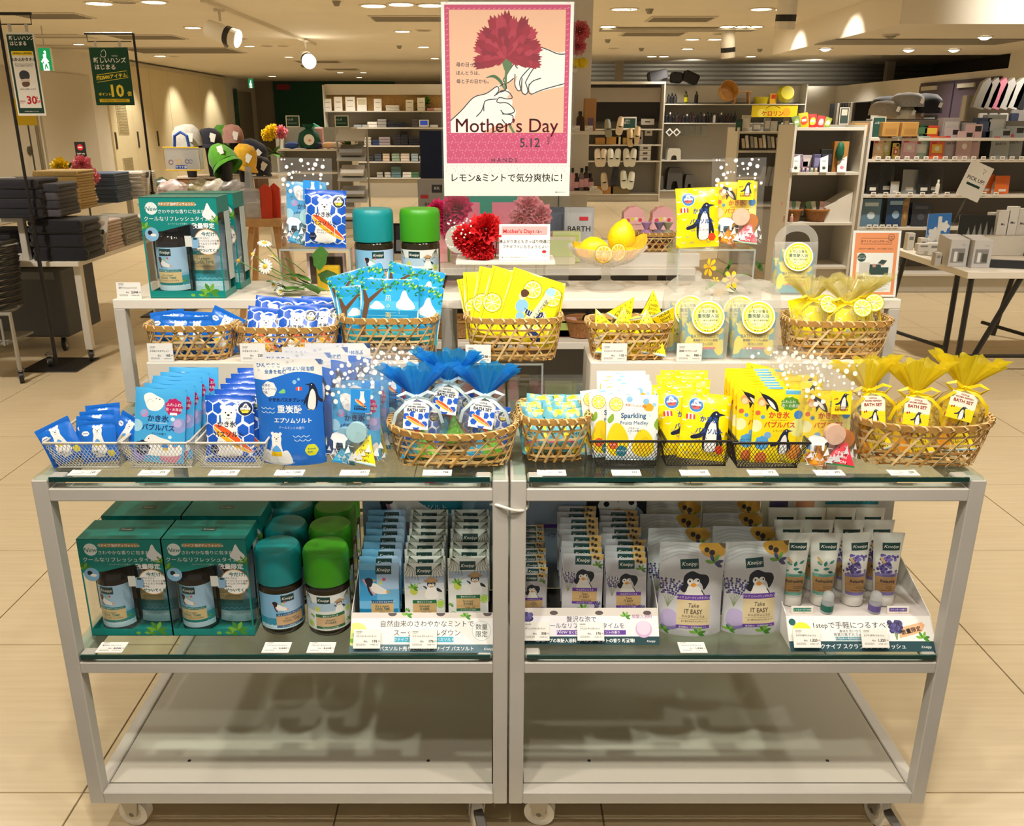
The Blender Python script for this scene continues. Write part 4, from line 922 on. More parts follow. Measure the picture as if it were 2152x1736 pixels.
# ---- clear film gift bags
clear=film('bag',(1,1,1),.925,.07,(.85,.85,.85));frost=film('frosted',(.98,.98,.96),.7,.35,(.9,.89,.85))
def bag_mesh(w,h,d,m,key):
 if key not in PK:
  fn=f_doy(w,h,d,.02);mb=MB();wr=lambda u,v:.0016*sin(19*u+7*v)*sin(23*v+3*u)+.001*sin(41*u-13*v)
  mb.grid(lambda u,v:fn(u*w,v*h,wr(u,v)),14,18,m);mb.grid(lambda u,v:(lambda p:Vector((p.x,-p.y,p.z)))(fn(u*w,v*h,wr(u,v))),14,18,m,True)
  PK[key]=mb.mesh(key,50)
 return PK[key]
def puck(par,loc,c='#e9c3ae',r=.019):
 return MB().cyl((0,-.006,0),(0,.006,0),r,mat(c,.6),n=24).build('bath_puck',par,40,loc)
def tetra_mesh(key,base,shapes,w=.062,h=.058):
 mb=MB();s=[T(*a)if 0 else a for a in shapes]
 v=[Vector((-w/2,-.012,0)),Vector((w/2,-.012,0)),Vector((.004,.012,h)),Vector((0,w*.42,.004))]
 ax=(v[1]-v[0]).normalized();fn_=lambda x,y,o:v[0]*(1-0)+(v[1]-v[0])*(x/100)+(v[2]-(v[0]+v[1])/2)*(y/100)+Vector((0,-o-.004*max(0,sin(pi*min(1,max(0,y/100))))*max(0,1-abs(x-50)/50),0))
 pts=[Vector(p)for p in[(0,0),(25,0),(50,0),(75,0),(100,0),(83,33),(67,66),(50,100),(33,66),(17,33)]];faces=[list(range(10))];cols=[base]
 for e in s:
  if e[0]=='T':continue
  i=len(pts);E_=e[1]if sum(e[1][q-1][0]*e[1][q][1]-e[1][q][0]*e[1][q-1][1]for q in range(len(e[1])))>0 else e[1][::-1];pts+=[Vector(p)for p in E_];faces.append(list(range(i,i+len(E_))));cols.append(e[0])
 pts+=[Vector((50,25)),Vector((50,50)),Vector((35,20)),Vector((65,20))]
 vo,_,fo,_,_,of=delaunay_2d_cdt(pts,[],faces,1,1e-4)
 for f,o in zip(fo,of):
  if o and 0 in o:mb.add([fn_(vo[a].x,vo[a].y,0)for a in f],[range(len(f))],mat(cols[max(o)],fin='foil'))
 for e in s:
  if e[0]!='T':continue
  _,col,body,x,y,sz,o=e;vs,fs=text_tris(body,o['bold'],2);x0,x1=min(p[0]for p in vs),max(p[0]for p in vs)
  mb.add([fn_(x+(p[0]-(x0+x1)/2)*sz,y+p[1]*sz,.0005)for p in vs],fs,mat(col,fin='paper'))
 mb.add(v,[(0,2,3),(1,3,2),(0,3,1)],mat(base if base!='#7fb4d8' else '#7fb4d8',fin='foil'))
 PK[key]=mb.mesh(key)
seedm=lambda c:[(c,C(x,y,1.6,6,3))for x,y in((30,14),(44,10),(58,12),(72,10),(40,60),(58,62),(50,78),(36,36),(64,38))]
tetra_mesh('tetra_lemon','#ffe51a',seedm('#3a3a18')+[('#fbf7d0',[(4,2),(96,2),(93,8),(7,8)]),('#8fc4e4',[(0,0),(100,0),(98,3),(2,3)]),T('#4a4a1a','ONSEN\nJAPON\nJAPON',50,40,13)])
tetra_mesh('tetra_melon','#e8344a',seedm('#2a1a1a')+[('#2f7a3c',[(0,0),(100,0),(96,6),(4,6)]),T('#fff','ONSEN\nJAPON\nJAPON',50,40,13)])
tetra_mesh('tetra_orange','#f0a21e',seedm('#f6e3a6')+[('#c9741a',[(0,0),(100,0),(96,6),(4,6)])])
tetra_mesh('tetra_blue','#3fa0c8',seedm('#bfe4f0')+[('#1f7fb0',[(0,0),(100,0),(96,6),(4,6)])])
# small cards
mb=MB();art(mb,100,116,'#1f8fe0',bear(58,50,.95)+surf(52,46,.72,-.62)+[T('#1d2a44','COOL&AROMA',50,30,9,bold=.02),T('#1d2a44','REFRESH',50,14,17,bold=.03)],flat_fn(1,1,(-.019,0,0)),'paper',60,.038/100);PK['card_bear']=mb.mesh('tag_card')
mb=MB();art(mb,100,116,'#ffe614',penguin(60,22,1.55)+[('#b0301e',C(14,76,3,8,5)),('#b0301e',C(21,77,3,8,5)),('#b0301e',C(28,79,3,8,5)),T('#8a3a12','COOL&AROMA',50,34,9,bold=.02),T('#8a3a12','REFRESH',50,18,17,bold=.03)],flat_fn(1,1,(-.019,0,0)),'paper',60,.038/100);PK['card_peng']=mb.mesh('tag_card')
mb=MB();art(mb,100,110,'#f4f4f0',[(BL,C(x,y,14,6))for x,y in((10,50),(36,60),(66,52),(94,58),(20,22),(84,22),(52,8))]+bear(50,10,.9)+surf(50,30,.9,-.45)+[T('#1d2a44','COOL&',50,98,9,bold=.02),T('#1d2a44','AROMA REFRESH',50,87,9,bold=.02),T('#1d2a44','BATH SET',50,71,17,bold=.03)],flat_fn(1,1,(-.023,0,0)),'paper',60,.046/100);PK['bset_bear']=mb.mesh('tag_card')
mb=MB();art(mb,100,110,'#f6f3dc',[(YE,R(0,0,100,52))]+wave(0,50,16,7,'#f6f3dc',5)+wave(4,30,16,6,'#e2cf4a',2)+penguin(56,2,1.0)+[('#b0301e',C(14,46,3,8,5)),('#b0301e',C(22,48,3,8,5)),T('#a8301e','COOL&',50,98,9,bold=.02),T('#a8301e','AROMA REFRESH',50,87,9,bold=.02),T('#a8301e','BATH SET',50,69,17,bold=.03)],flat_fn(1,1,(-.023,0,0)),'paper',60,.046/100);PK['bset_peng']=mb.mesh('tag_card')
def dots_mesh(key,w,h,d,n=34,seed=1):
 if key in PK:return PK[key]
 rnd=random.Random(seed);fn=f_doy(w,h,d,.02);mb=MB();m=mat('#f3f2ec',.6);P_=[]
 for i in range(400):
  x,y,r=rnd.uniform(.06,.94)*w,h*(1-.36*rnd.random()**1.3)-.004,rnd.uniform(.0018,.0052)
  if all(hypot(x-a,y-b)>r+c+.0022 for a,b,c in P_):P_.append((x,y,r))
  if len(P_)>=n:break
 for x,y,r in P_:mb.add([fn(x+r*cos(2*pi*i/12),min(h,y+r*sin(2*pi*i/12)),.0022)for i in range(12)],[range(12)],m)
 PK[key]=mb.mesh('white_dots');return PK[key]
def ice_mesh(key,w,d,seed=2):
 """white facetted mountain print along the bag foot"""
 if key in PK:return PK[key]
 rnd=random.Random(seed);fn=f_doy(w,.2,d,.02);mb=MB();m=mat('#f2f4f6',.6)
 def q(x,y):return fn(min(.97*w,max(.03*w,x)),max(.003,y),.0026)
 for i in range(16):
  x=w*(i+.5)/16;y=.006+.018*rnd.random()*(1+abs(x/w-.5)*2)
  mb.add([q(x-.006*rnd.uniform(.5,1.2),y),q(x+.006*rnd.uniform(.5,1.2),y+rnd.uniform(-.004,.004)),q(x+rnd.uniform(-.004,.004),y+.016*rnd.uniform(.5,1.2))],[(0,1,2)],m)
 for i in range(26):
  x,y=w*rnd.random(),.004+.036*rnd.random();a=rnd.uniform(0,pi);L_=.012
  p0,p1=q(x,y),q(x+L_*cos(a),max(.003,y+L_*sin(a)));s=Vector((.0004,0,.0004));mb.add([p0-s,p1-s,p1+s,p0+s],[(0,1,2,3)],m)
 mb.add([q(w*a,b)for a,b in((.12,.052),(.15,.062),(.22,.066),(.36,.062),(.42,.054),(.38,.05),(.37,.036),(.34,.036),(.33,.046),(.22,.046),(.21,.034),(.17,.034),(.17,.048))],[range(13)],m)
 PK[key]=mb.mesh('facetted_print');return PK[key]
def gift_bag(lab,loc,kind,rot=(0,0,0),w=.125,h=.2,d=.06,grp='clear dotted gift bags'):
 g=thing('clear_gift_bag',lab,'gift bag',loc,rot,grp)
 obj('clear_film',bag_mesh(w,h,d,clear,'gbag'),g);obj('white_dots',dots_mesh('gdots',w,h,d),g);obj('facetted_print',ice_mesh('gice',w,d),g)
 y=kind=='y'
 o=obj('sachet',PK['bubble_yellow' if y else 'bubble_blue'],g,(0,.006,.004),(-.03,0,0));o.scale=(.9,1,.92)
 puck(g,(.006,-.016,.066),'#e8bfa4' if y else '#a9d4dc',.02);puck(g,(.03 if y else-.02,-.008,.055),'#c9772c' if y else '#8fbfd6',.018)
 obj('tag_card',PK['card_peng' if y else 'card_bear'],g,(.014,-.0175,.105),(-.1,.03,0))
 obj('corner_packet',PK['tetra_orange' if y else 'tetra_blue'],g,(-.026,-.014,.004),(0,.3,.5)).scale=(.8,)*3
 obj('corner_packet',PK['tetra_melon' if y else 'tetra_lemon'],g,(.018,-.016,.006),(.0,.12,-.2)).scale=(.95,)*3
 return g
def fan_mesh(key,col,clearness=.35,n=48,r=.05,h=.055,seed=0):
 """gathered film ruffle above the tie"""
 if key in PK:return PK[key]
 m=film(key,tuple(x**.35 for x in hexc(col)),clearness,.2,hexc(col));mb=MB();rnd=random.Random(seed);ph=[rnd.uniform(0,6)for _ in range(4)]
 def fn(u,v):
  a=2*pi*u;sp=.007+(r-.007)*v**1.1
  rr=sp*(1+.16*v*sin(5*a+ph[0])+.14*sin(17*a+ph[1])+.1*sin(29*a))
  return Vector((rr*cos(a)*1.15,rr*sin(a)*.42,h*v*(1+.12*sin(4*a+ph[2])*v+.07*sin(11*a+ph[3])+.04*sin(19*a))))
 mb.grid(fn,n*3,8,m);PK[key]=mb.mesh('film_ruffle',25);return PK[key]
def bow(par,z,m,s=1.0,y=-.012):
 b=MB()
 for sg in(1,-1):
  b.ribbon([(sg*s*.002,y,z),(sg*s*.02,y-.012*s,z+.012*s),(sg*s*.036,y-.012*s,z+.006*s),(sg*s*.024,y-.014*s,z-.004*s),(0,y-.004,z)],[(0,-1,.3),(0,-1,.6),(sg*.6,-1,0),(0,-1,-.5),(0,-1,0)],.006*s,.0008,m)
  b.ribbon([(0,y-.002,z),(sg*s*.022,y-.018*s,z-.008*s),(sg*s*.04,y-.016*s,z-.026*s),(sg*s*.046,y-.01*s,z-.05*s)],[(0,-1,.4)]*4,.006*s,.0008,m)
 b.tube([(.009*cos(2*pi*i/14),.008*sin(2*pi*i/14),z)for i in range(14)],.003,m,5,True);b.ball((0,y,z),.005*s,m,8)
 return b.build('ribbon_bow',par,50)
def bath_set(lab,loc,kind,rot=(0,0,0),s=1.0):
 y=kind=='y';g=thing('bath_set_bag',lab,'gift bag',loc,rot,'tied bath set bags');g.scale=(s,)*3
 key='bsetbag_'+kind
 if key not in PK:
  m=film('bset_'+kind,(1,.97,.78)if y else(1,1,1),.88,.1,(1,.93,.5)if y else(1,1,1));ph=1.3
  prof=[(.030,.002),(.046,.02),(.05,.05),(.046,.08),(.034,.102),(.012,.118),(.008,.122)]
  mb=MB().lathe([(r*1.0,z)for r,z in prof],m,40,wob=lambda a,j:1+.05*sin(9*a+j)+.04*sin(15*a+2*j));PK[key]=mb.mesh('clear_film',40)
  for v in PK[key].vertices:v.co.y*=.62
 obj('clear_film',PK[key],g)
 obj('film_ruffle',fan_mesh('ruffle_y' if y else 'ruffle_b','#ffef3a' if y else '#35aef8',.42),g,(0,0,.12))
 bow(g,.12,mat('#ffd90c' if y else '#cfe6ea',.5,noise=.1),1.0,-.006)
 obj('tag_card',PK['bset_peng' if y else 'bset_bear'],g,(-.006,-.0345,.066),(-.28,.12,0))
 obj('packet',PK['salt_yellow' if y else 'salt_blue'],g,(.004,.006,.004),(-.08,.08,0)).scale=(.72,)*3
 obj('corner_packet',PK['tetra_orange' if y else 'tetra_blue'],g,(-.014,-.012,.006),(0,.2,.4)).scale=(.9,)*3
 obj('corner_packet',PK['tetra_lemon' if y else 'tetra_green'],g,(.018,-.014,.008),(.1,-.3,-.3)).scale=(.9,)*3
 return g
tetra_mesh('tetra_green','#7fcf3a',seedm('#d8f2b0')+[('#4f9f2a',[(0,0),(100,0),(96,6),(4,6)])])
# frosted carrier with lemon tablets
LR=.035
mb=MB();art(mb,100,100,'#fbfaf2',[('#ffe21c',C(50,50,46,36)),('#fdf7c0',C(50,50,40,36)),('#f7ec5a',C(50,50,37,36))]+[('#fff7cc',stroke([(50,50),(50+37*cos(2*pi*i/9),50+37*sin(2*pi*i/9))],1.6))for i in range(9)]+[('#fdf6b8',C(50,50,29,36)),T('#d0541e','湯ったりしっとり',50,78,6),T('#2f5a2c','レモンが香る',50,64,10,bold=.01),T('#1f5f62','重炭酸入浴',50,49,13,bold=.01),T('#2f5a2c','忙しい毎日の疲労回復に',50,38,6.2),T('#444','血行促進・肩こり・冷え症',50,28,3.4)]+
 [T('#2f5a2c',ch,50+43*cos(a),50+43*sin(a),5.4,rot=a+pi/2)for ch,a in zip('発泡タイプ・薬用入浴剤6錠セット',[pi*1.08+.18*i for i in range(15)])],flat_fn(1,1,(-LR,0,-LR)),'paper',60,LR*2/100,.0003,False)
me=mb.mesh('round_label')
# keep only the disc
bm=bmesh.new();bm.from_mesh(me);bmesh.ops.delete(bm,geom=[v for v in bm.verts if hypot(v.co.x,v.co.z)>LR*1.02],context='VERTS');bm.to_mesh(me);bm.free();
dm=MB().cyl((0,.0001,0),(0,.0012,0),LR,mat('#fbfaf2',.6),n=40).mesh('round_label_back');PK['rlabel']=me;PK['rlabel_b']=dm
def carrier(lab,loc,rot=(0,0,0),s=1.0):
 g=thing('frosted_carrier_bag',lab,'carrier bag',loc,rot,'frosted lemon tablet carriers');g.scale=(s,)*3;w,h,d=.105,.125,.05
 if 'carr' not in PK:
  mb=MB()
  for sg in(-1,1):
   yb=lambda v:sg*(d/2*max(0,1-v)**.6+.001)
   mb.grid(lambda u,v:Vector(((u-.5)*w*(1-.1*(1-v)),yb(v)*(1-.1*abs(2*u-1)),.001+h*v)),8,8,frost)
   N_=20;vs=[]
   for i in range(N_+1):
    a=pi*i/N_;vs+=[Vector((w/2*cos(a),sg*.0012,h+.046*sin(a))),Vector((w*.31*cos(a),sg*.0012,h+.024*max(0,sin(a))+.002))]
   mb.add(vs,[(2*i,2*i+1,2*i+3,2*i+2)for i in range(N_)],frost)
  for sx in(-1,1):mb.grid(lambda u,v:Vector((sx*w/2*(1-.1*(1-v)),(2*u-1)*(d/2*max(0,1-v)**.6+.001)*.9,.001+h*v)),3,6,frost)
  PK['carr']=mb.mesh('frosted_sleeve',40)
 obj('frosted_sleeve',PK['carr'],g)
 obj('round_label',PK['rlabel'],g,(.004,-.0165,.092),(-.22,0,0));obj('round_label_back',PK['rlabel_b'],g.children[-1])
 obj('tablet_packet',PK['tablet_lemon_big'],g,(0,-.013,.003),(-.06,0,0)).scale=(.88,)*3
 obj('tablet_packet',PK['tablet_lemon_big'],g,(.0,.004,.03),(-.03,.12,0)).scale=(.86,)*3
 obj('tablet_packet',PK['tablet_lemon_big'],g,(-.002,.012,.016),(0,-.1,0)).scale=(.86,)*3
 return g
# ---- flowers
def ruffle(mb,c,r,m,dirv=(0,0,1),layers=5,teeth=26,seed=0,depth=.6):
 """carnation head: rings of fringed petals"""
 rnd=random.Random(seed);q=Vector(dirv).to_track_quat('Z','Y');c=Vector(c)
 for k in range(layers):
  f=(k+1)/layers;ph=[rnd.uniform(0,6)for _ in range(4)];el=(1-f)*1.25+.12
  n=teeth*2
  def fn(u,v):
   a=2*pi*u;rr=r*f*(.15+.85*v)*(1+.07*sin(5*a+ph[0])+(.09*(1 if int(u*n+.5)%2 else-1)if v>.99 else 0))
   z=r*depth*(sin(el)*v*1.1)+r*.16*v*sin(9*a+ph[1])+r*.08*v*sin(17*a+ph[2])-r*.1*f
   return c+q@Vector((rr*cos(a),rr*sin(a),z+r*.12*(1-f)))
  mb.grid(fn,n,4,m)
 return mb
def daisy(mb,c,r,dirv,pet,cen,n=14,w=.26,cr=.3):
 q=Vector(dirv).to_track_quat('Z','Y');c=Vector(c)
 for i in range(n):
  a=2*pi*i/n;d,s=Vector((cos(a),sin(a),0)),Vector((-sin(a),cos(a),0))
  P_=[d*cr*.7*r,d*r*.6+s*w*r*.5,d*r*.92+s*w*r*.4,d*r,d*r*.92-s*w*r*.4,d*r*.6-s*w*r*.5]
  mb.add([c+q@(p+Vector((0,0,.12*r*(1-(p.length/r)**2))))for p in P_],[range(6)],pet)
 mb.T=None
 mb.ball(c+q@Vector((0,0,.06*r)),cr*r,cen,10,(1,1,1));return mb
def leaf(mb,p,d,L_,w,m,up=(0,0,1),droop=.2):
 d=Vector(d).normalized();up=Vector(up);s=d.cross(up).normalized();n=s.cross(d);p=Vector(p);vs=[]
 for i in range(6):
  t=i/5;ww=w*sin(pi*min(1,t*.95+.05))**.8*(1+.25*(i%2));q=p+d*L_*t-n*0-Vector((0,0,droop*L_*t*t))
  vs+=[q+s*ww,q+Vector((0,0,-.12*w)),q-s*ww]
 fs=[]
 for i in range(5):fs+=[(3*i,3*i+1,3*i+4,3*i+3),(3*i+1,3*i+2,3*i+5,3*i+4)]
 return mb.add(vs,fs,m)
# ================================================================ goods on the glass top
ZG,ZL=ZT+.0062,ZS+.0062
rnd=random.Random(11)
def lean(a,rz=0,ry=0):return(-a,ry,rz)
def at(px,py,z):return U(px,py,Z=z)
V=Vector
# --- white mesh trays
trays=[(187,984,'#d9d4c8','white wire mesh tray of small polar bear packets at the cart end'),(341,984,'#d9d4c8','white wire mesh tray holding the light blue bubble bath sachets'),(486,984,'#d9d4c8','white wire mesh tray holding blue surfboard bear packets'),
  (1316,980,'#2b2620','black wire mesh tray holding the white sparkling fruit sachets'),(1462,980,'#2b2620','black wire mesh tray holding the yellow penguin salt packets'),(1612,984,'#2b2620','black wire mesh tray holding the yellow penguin bubble sachets')]
TR=[]
for px,py,c,lab in trays:
 p=at(px,py,ZG)-V((0,.012,0));p.z=ZG;TR.append(p);mesh_tray(lab,p,c)
g='small blue polar bear packets in the white tray'
for i,(x,y,z,a,ry,rz,l)in enumerate([(-.038,.022,.012,.35,-.42,.25,'leaning out over the left tray corner'),(-.004,.03,.012,.3,.1,-.05,'behind the two front ones'),(.022,.02,.01,.25,-.06,.1,'in front middle of the tray'),(.0,.062,.016,.35,-.08,0,'second from the back'),(.002,.092,.02,.35,-.1,.05,'upright at the back of the tray'),(.044,.05,.014,.4,.3,-.5,'turned sideways at the tray side'),(.062,.085,.022,.5,.5,-.7,'poking out beside the light blue sachets')]):
 put('tablet_bear','bath_tablet_packet','small blue polar bear tablet packet '+l,'packet',TR[0]+V((x,y,z)),lean(a,rz,ry),g,.82)
g='light blue bubble bath sachets'
for i in range(6):
 put('bubble_blue','bubble_bath_sachet','light blue polar bear bubble bath sachet, %s from the front'%ORD[i],'sachet',TR[1]+V((-.012+.004*i+(.0,.008,.014,.006,.012,.022)[i],.028+.017*i,.006+.003*i)),lean(.24+.01*i,.02*rnd.uniform(-1,1),.07-.012*i),g,.93+.02*(i==5))
g='blue bath salt packets in the white tray'
for i in range(6):
 put('salt_blue','bath_salt_packet','blue polar bear salt packet with surfboard, %s from the tray front'%ORD[i],'packet',TR[2]+V((-.006+(.0,.012,.018,.02,.03,.034)[i],.03+.021*i,.006+.005*i)),lean(.28+.01*i,.03*rnd.uniform(-1,1),.02*rnd.uniform(-1,1)),g)
# --- tall blue pouches
g='tall blue epsom pouches'
p=at(612,982,ZG)
for i,(dx,dy)in enumerate([(0,0),(.008,.045),(.035,.085),(.075,.115)]):
 put('epsom','bath_tablet_pouch','tall blue and white polar bear stand-up pouch, %s from the front'%ORD[i],'pouch',(p.x+dx,p.y+.022+dy,ZG+.001),lean(.05+.01*i,-.05+.02*i,0),g)
# --- clear gift bags
p=at(745,985,ZG)
for i,(dx,dy,rz)in enumerate([(0,.03,-.06),(.012,.085,.05),(.05,.12,-.1),(.075,.155,.1)]):
 gift_bag('clear dotted gift bag of blue bath goods on the glass, %s from the front'%ORD[i],(p.x+dx,p.y+dy,ZG+.001),'b',lean(.08,rz))
p=at(1745,990,ZG)
for i,(dx,dy,rz)in enumerate([(0,.03,.06),(-.04,.09,-.05),(-.03,.135,.05),(-.075,.165,0)]):
 gift_bag('clear dotted gift bag of yellow penguin goods on the glass, %s from the front'%ORD[i],(p.x+dx,p.y+dy,ZG+.001),'y',lean(.08,rz))
# --- baskets in the front row
p=at(952,984,ZG)
basket('long bamboo basket of blue topped bath sets',(p.x,p.y+.055,ZG+.0005),.248,.125,.07,.86,3.2,20,3,droop=.18)
for i,(dx,dy,rz,l,z)in enumerate([(-.07,-.008,.15,'at the left end of the basket',.0),(-.01,.03,-.1,'standing tallest in the middle',.018),(.062,-.002,-.12,'at the right end of the basket',.0)]):
 bath_set('blue ruffled bath set bag '+l,(p.x+dx,p.y+.05+dy,ZG+.006+z),'b',(-.05,.0,rz),1.04)
p=at(1165,974,ZG)
basket('small square bamboo basket full of lemon tablet packets',(p.x,p.y+.062,ZG+.0005),.138,.145,.088,.8,3.4,15,3,rz=.05)
g='lemon tablet packets in the square basket';q=0
for i in range(4):
 for j in range(3):
  l='%s row, %s across'%(('front','second','third','back')[i],('left','middle','right')[j])
  put('tablet_lemon','bath_tablet_packet','blue and yellow lemon tablet packet in the square basket, '+l,'packet',(p.x-.036+.036*j+rnd.uniform(-.004,.004),p.y+.018+.026*i,ZG+.012+(.004 if i==0 else .012+.006*i)),lean(.35+.1*rnd.random(),rnd.uniform(-.25,.25),rnd.uniform(-.25,.25)),g,.95)
p=at(1945,985,ZG)
basket('wide bamboo basket of yellow tied bath sets',(p.x,p.y+.07,ZG+.0005),.262,.15,.084,.84,3.4,20,3,rz=-.07,droop=.1)
for i,(dx,dy,rz,l,z)in enumerate([(-.085,.012,.1,'beside the dotted gift bags',.002),(-.01,.0,-.1,'with its tag upright in the middle',.0),(.075,.012,-.25,'with a tall twisted top',.008)]):
 bath_set('yellow ruffled bath set bag '+l,(p.x+dx,p.y+.06+dy,ZG+.006+z),'y',(-.06,.1*(i-1),rz),1.06)
# --- black trays
g='white sparkling fruit sachets'
for i in range(8):
 k=i if i<1 else i
 put('sparkling','bath_salt_sachet','white sparkling fruit sachet with lemons, %s from the tray front'%ORD[i],'sachet',TR[3]+V(((.012,-.012,-.022,.004,.008,.002,.006,.004)[i],.03+.0135*i,.006+.003*i)),lean(.2+.012*i,.03*rnd.uniform(-1,1),(.0,-.08,-.12,.02,0,0,.02,0)[i]),g,.95)
g='yellow bath salt packets in the black tray'
for i in range(6):
 put('salt_yellow','bath_salt_packet','yellow penguin salt packet in the black tray, %s from the front'%ORD[i],'packet',TR[4]+V(((.014,-.014,-.028,-.006,-.008,.0)[i],.03+.019*i,.007+.004*i)),lean(.34+.01*i,.04*rnd.uniform(-1,1),(.1,-.05,-.08,.02,-.03,0)[i]),g)
g='yellow bubble bath sachets'
for i in range(10):
 put('bubble_yellow','bubble_bath_sachet','yellow penguin bubble bath sachet, %s from the tray front'%ORD[i],'sachet',TR[5]+V(((.018,-.006,-.012,-.01,-.014,-.012,-.014,-.012,-.014,.01)[i],.026+.011*i,.006+.002*i)),lean(.15+.004*i+(.12 if i==9 else 0),.02*rnd.uniform(-1,1),(.03,-.02,0,0,0,0,0,0,0,.2)[i]),g,.93)
# --- price cards lying on the glass edge
flatc=[(170,993,'かき氷バスタブレット','165','under the first white tray'),(318,993,'かき氷バブルバス','275','under the light blue sachet tray'),(466,993,'かき氷バスソルト','220','under the surfboard bear tray'),(605,997,'重炭酸エプソムソルト','1,045','before the tall blue pouches'),(743,997,'クール＆アロマギフト','693','before the blue dotted gift bags'),(918,994,'クールアロマバスセット','748','before the long basket'),
  (1160,993,'重炭酸バスタブレット','165','before the small square basket'),(1318,996,'スパークリングフルーツ','253','under the sparkling fruit tray'),(1463,996,'かき氷バスソルト','220','under the yellow penguin salt tray'),(1607,998,'かき氷バブルバス','275','under the yellow bubble sachet tray'),(1748,998,'クール＆アロマギフト','693','before the yellow dotted gift bags'),(1905,996,'クールアロマバスセット','748','before the yellow bath set basket')]
for px,py,n,pr,l in flatc:
 c=at(px,1001,ZG);price_card('white price card %s yen lying on the glass %s'%(pr,l),(c.x,YF+.008,ZG+.0012),n,pr,(-pi/2+.03,0,0),.055,.026)

# ================================================================ riser blocks: baskets and carriers
def onblock(px,py,dy=0):p=U(px,py,Z=ZX);return V((p.x,max(1.80,p.y)+dy,ZX))
p=onblock(405,752);b1=V((p.x,1.79+.055,ZX+.0005))
basket('short bamboo basket of small polar bear packets beside the price 165 card',b1,.186,.105,.07,.86,3.6,17,3)
g='small blue packets in the riser block basket'
for i,(x,y,z,a,ry,rz,l)in enumerate([(-.05,.0,.012,.3,-.12,.1,'at the left of the basket on the white block'),(.04,.0,.016,.3,.45,-.1,'tilted out at the right of the basket on the white block'),(-.005,.02,.006,.4,.05,0,'sunk low in the middle of the basket on the white block'),(.06,-.01,-.001,.4,-.2,.3,'under the tilted packet in the basket'),(-.03,-.028,.004,.2,.1,.2,'behind the weave at the basket front'),(.02,-.03,.004,.2,-.1,-.2,'behind the front weave right of centre')]):
 put('tablet_bear','bath_tablet_packet','small blue bear packet '+l,'packet',b1+V((x,y,z)),lean(a,rz,ry),g,.88)
b2=V((onblock(608,748).x,1.79+.06,ZX+.0005))
basket('bamboo basket of blue surfboard bear packets behind the price 220 card',b2,.215,.11,.066,.88,3.6,18,3)
g='blue bath salt packets in the riser block basket'
for i,(x,y,ry,z)in enumerate([(-.062,-.012,.12,-.002),(.012,-.014,.05,.004),(.068,.002,.0,.004),(-.05,.02,.1,.016),(.01,.024,.08,.012),(.055,.03,.05,.014)]):
 put('salt_blue','bath_salt_packet','blue surfboard bear packet in the second basket, '+('front left','front centre','front right','back left','back centre','back right')[i],'packet',b2+V((x,y,z-.012)),lean(.45,.0,ry),g,.94)
b3=V((onblock(818,755).x,1.79+.06,ZX+.0005))
basket('bamboo basket of seaside picture sachets',b3,.205,.11,.086,.86,3.6,17,4)
g='seaside picture sachets'
for i,(x,y,ry,z,rz,l)in enumerate([(-.0,-.02,.02,.044,0,'facing forward in front'),(-.045,.012,-.26,.062,.1,'fanned to the left at the back'),(.034,.016,.2,.066,-.1,'fanned to the right at the back'),(.04,-.004,.12,.03,-.1,'squeezed at the basket right end'),(-.042,-.004,-.1,.03,.1,'squeezed at the basket left end'),(.03,.008,.08,.034,0,'second of those on the right'),(-.02,.02,-.1,.03,0,'hidden mostly behind the front one')]):
 put('sachet_sea','bath_sachet','blue seaside sachet with tree branch, '+l,'sachet',b3+V((x,y,z)),lean(.18,rz,ry),g,1.06)
b4=V((onblock(1080,758).x,1.79+.062,ZT+.0065+.1425))
basket('bamboo basket of yellow lemon sachets on the acrylic riser',b4,.205,.115,.09,.86,3.6,17,4)
g='yellow lemon picture sachets'
for i,(x,y,ry,z,k,l)in enumerate([(.01,-.022,.32,.04,'','largest picture in front'),(-.03,-.006,.28,.042,'2','second of the fan'),(-.046,.006,.2,.04,'2','third of the fan'),(-.046,.016,-.05,.036,'2','tipped left at the back'),(-.04,.024,-.2,.03,'','leftmost behind the others'),(.034,.004,.16,.022,'2','low at the right end'),(-.012,.026,.1,.03,'','peeking above the centre back')]):
 put('sachet_lemon'+k,'bath_sachet','yellow lemon sachet, '+l,'sachet',b4+V((x,y,z)),lean(.2,0,ry),g,.98)
b5=V((onblock(1324,758).x,1.79+.055,ZX+.0005))
basket('bamboo basket of lemon pyramid packets behind the price 110 card',b5,.178,.105,.075,.86,3.6,16,3)
g='lemon pyramid packets'
for i,(x,y,z,rx,ry,rz,l)in enumerate([(-.055,-.01,.05,0,-.35,.3,'at the left corner'),(-.02,-.025,.054,0,.05,0,'lettering upright in front left'),(-.02,.01,.08,.2,.5,-.2,'highest, turned on its side'),(.018,-.01,.058,0,3.0,.1,'upside down in the middle'),(.035,-.026,.05,0,-.1,-.1,'in front right of centre'),(.045,.01,.085,0,.2,.4,'standing at the back'),(.072,-.005,.07,.1,2.6,-.3,'tipped over the right rim'),(-.05,-.03,.012,0,.2,.2,'low behind the left weave'),(.0,-.034,.012,0,2.9,0,'low behind the middle weave'),(.05,-.032,.012,0,.1,-.2,'low behind the right weave')]):
 put('tetra_lemon','pyramid_packet','yellow lemon pyramid packet '+l,'packet',b5+V((x,y,z if ry<2 else z+.03)),(rx,ry,rz),g,.98)
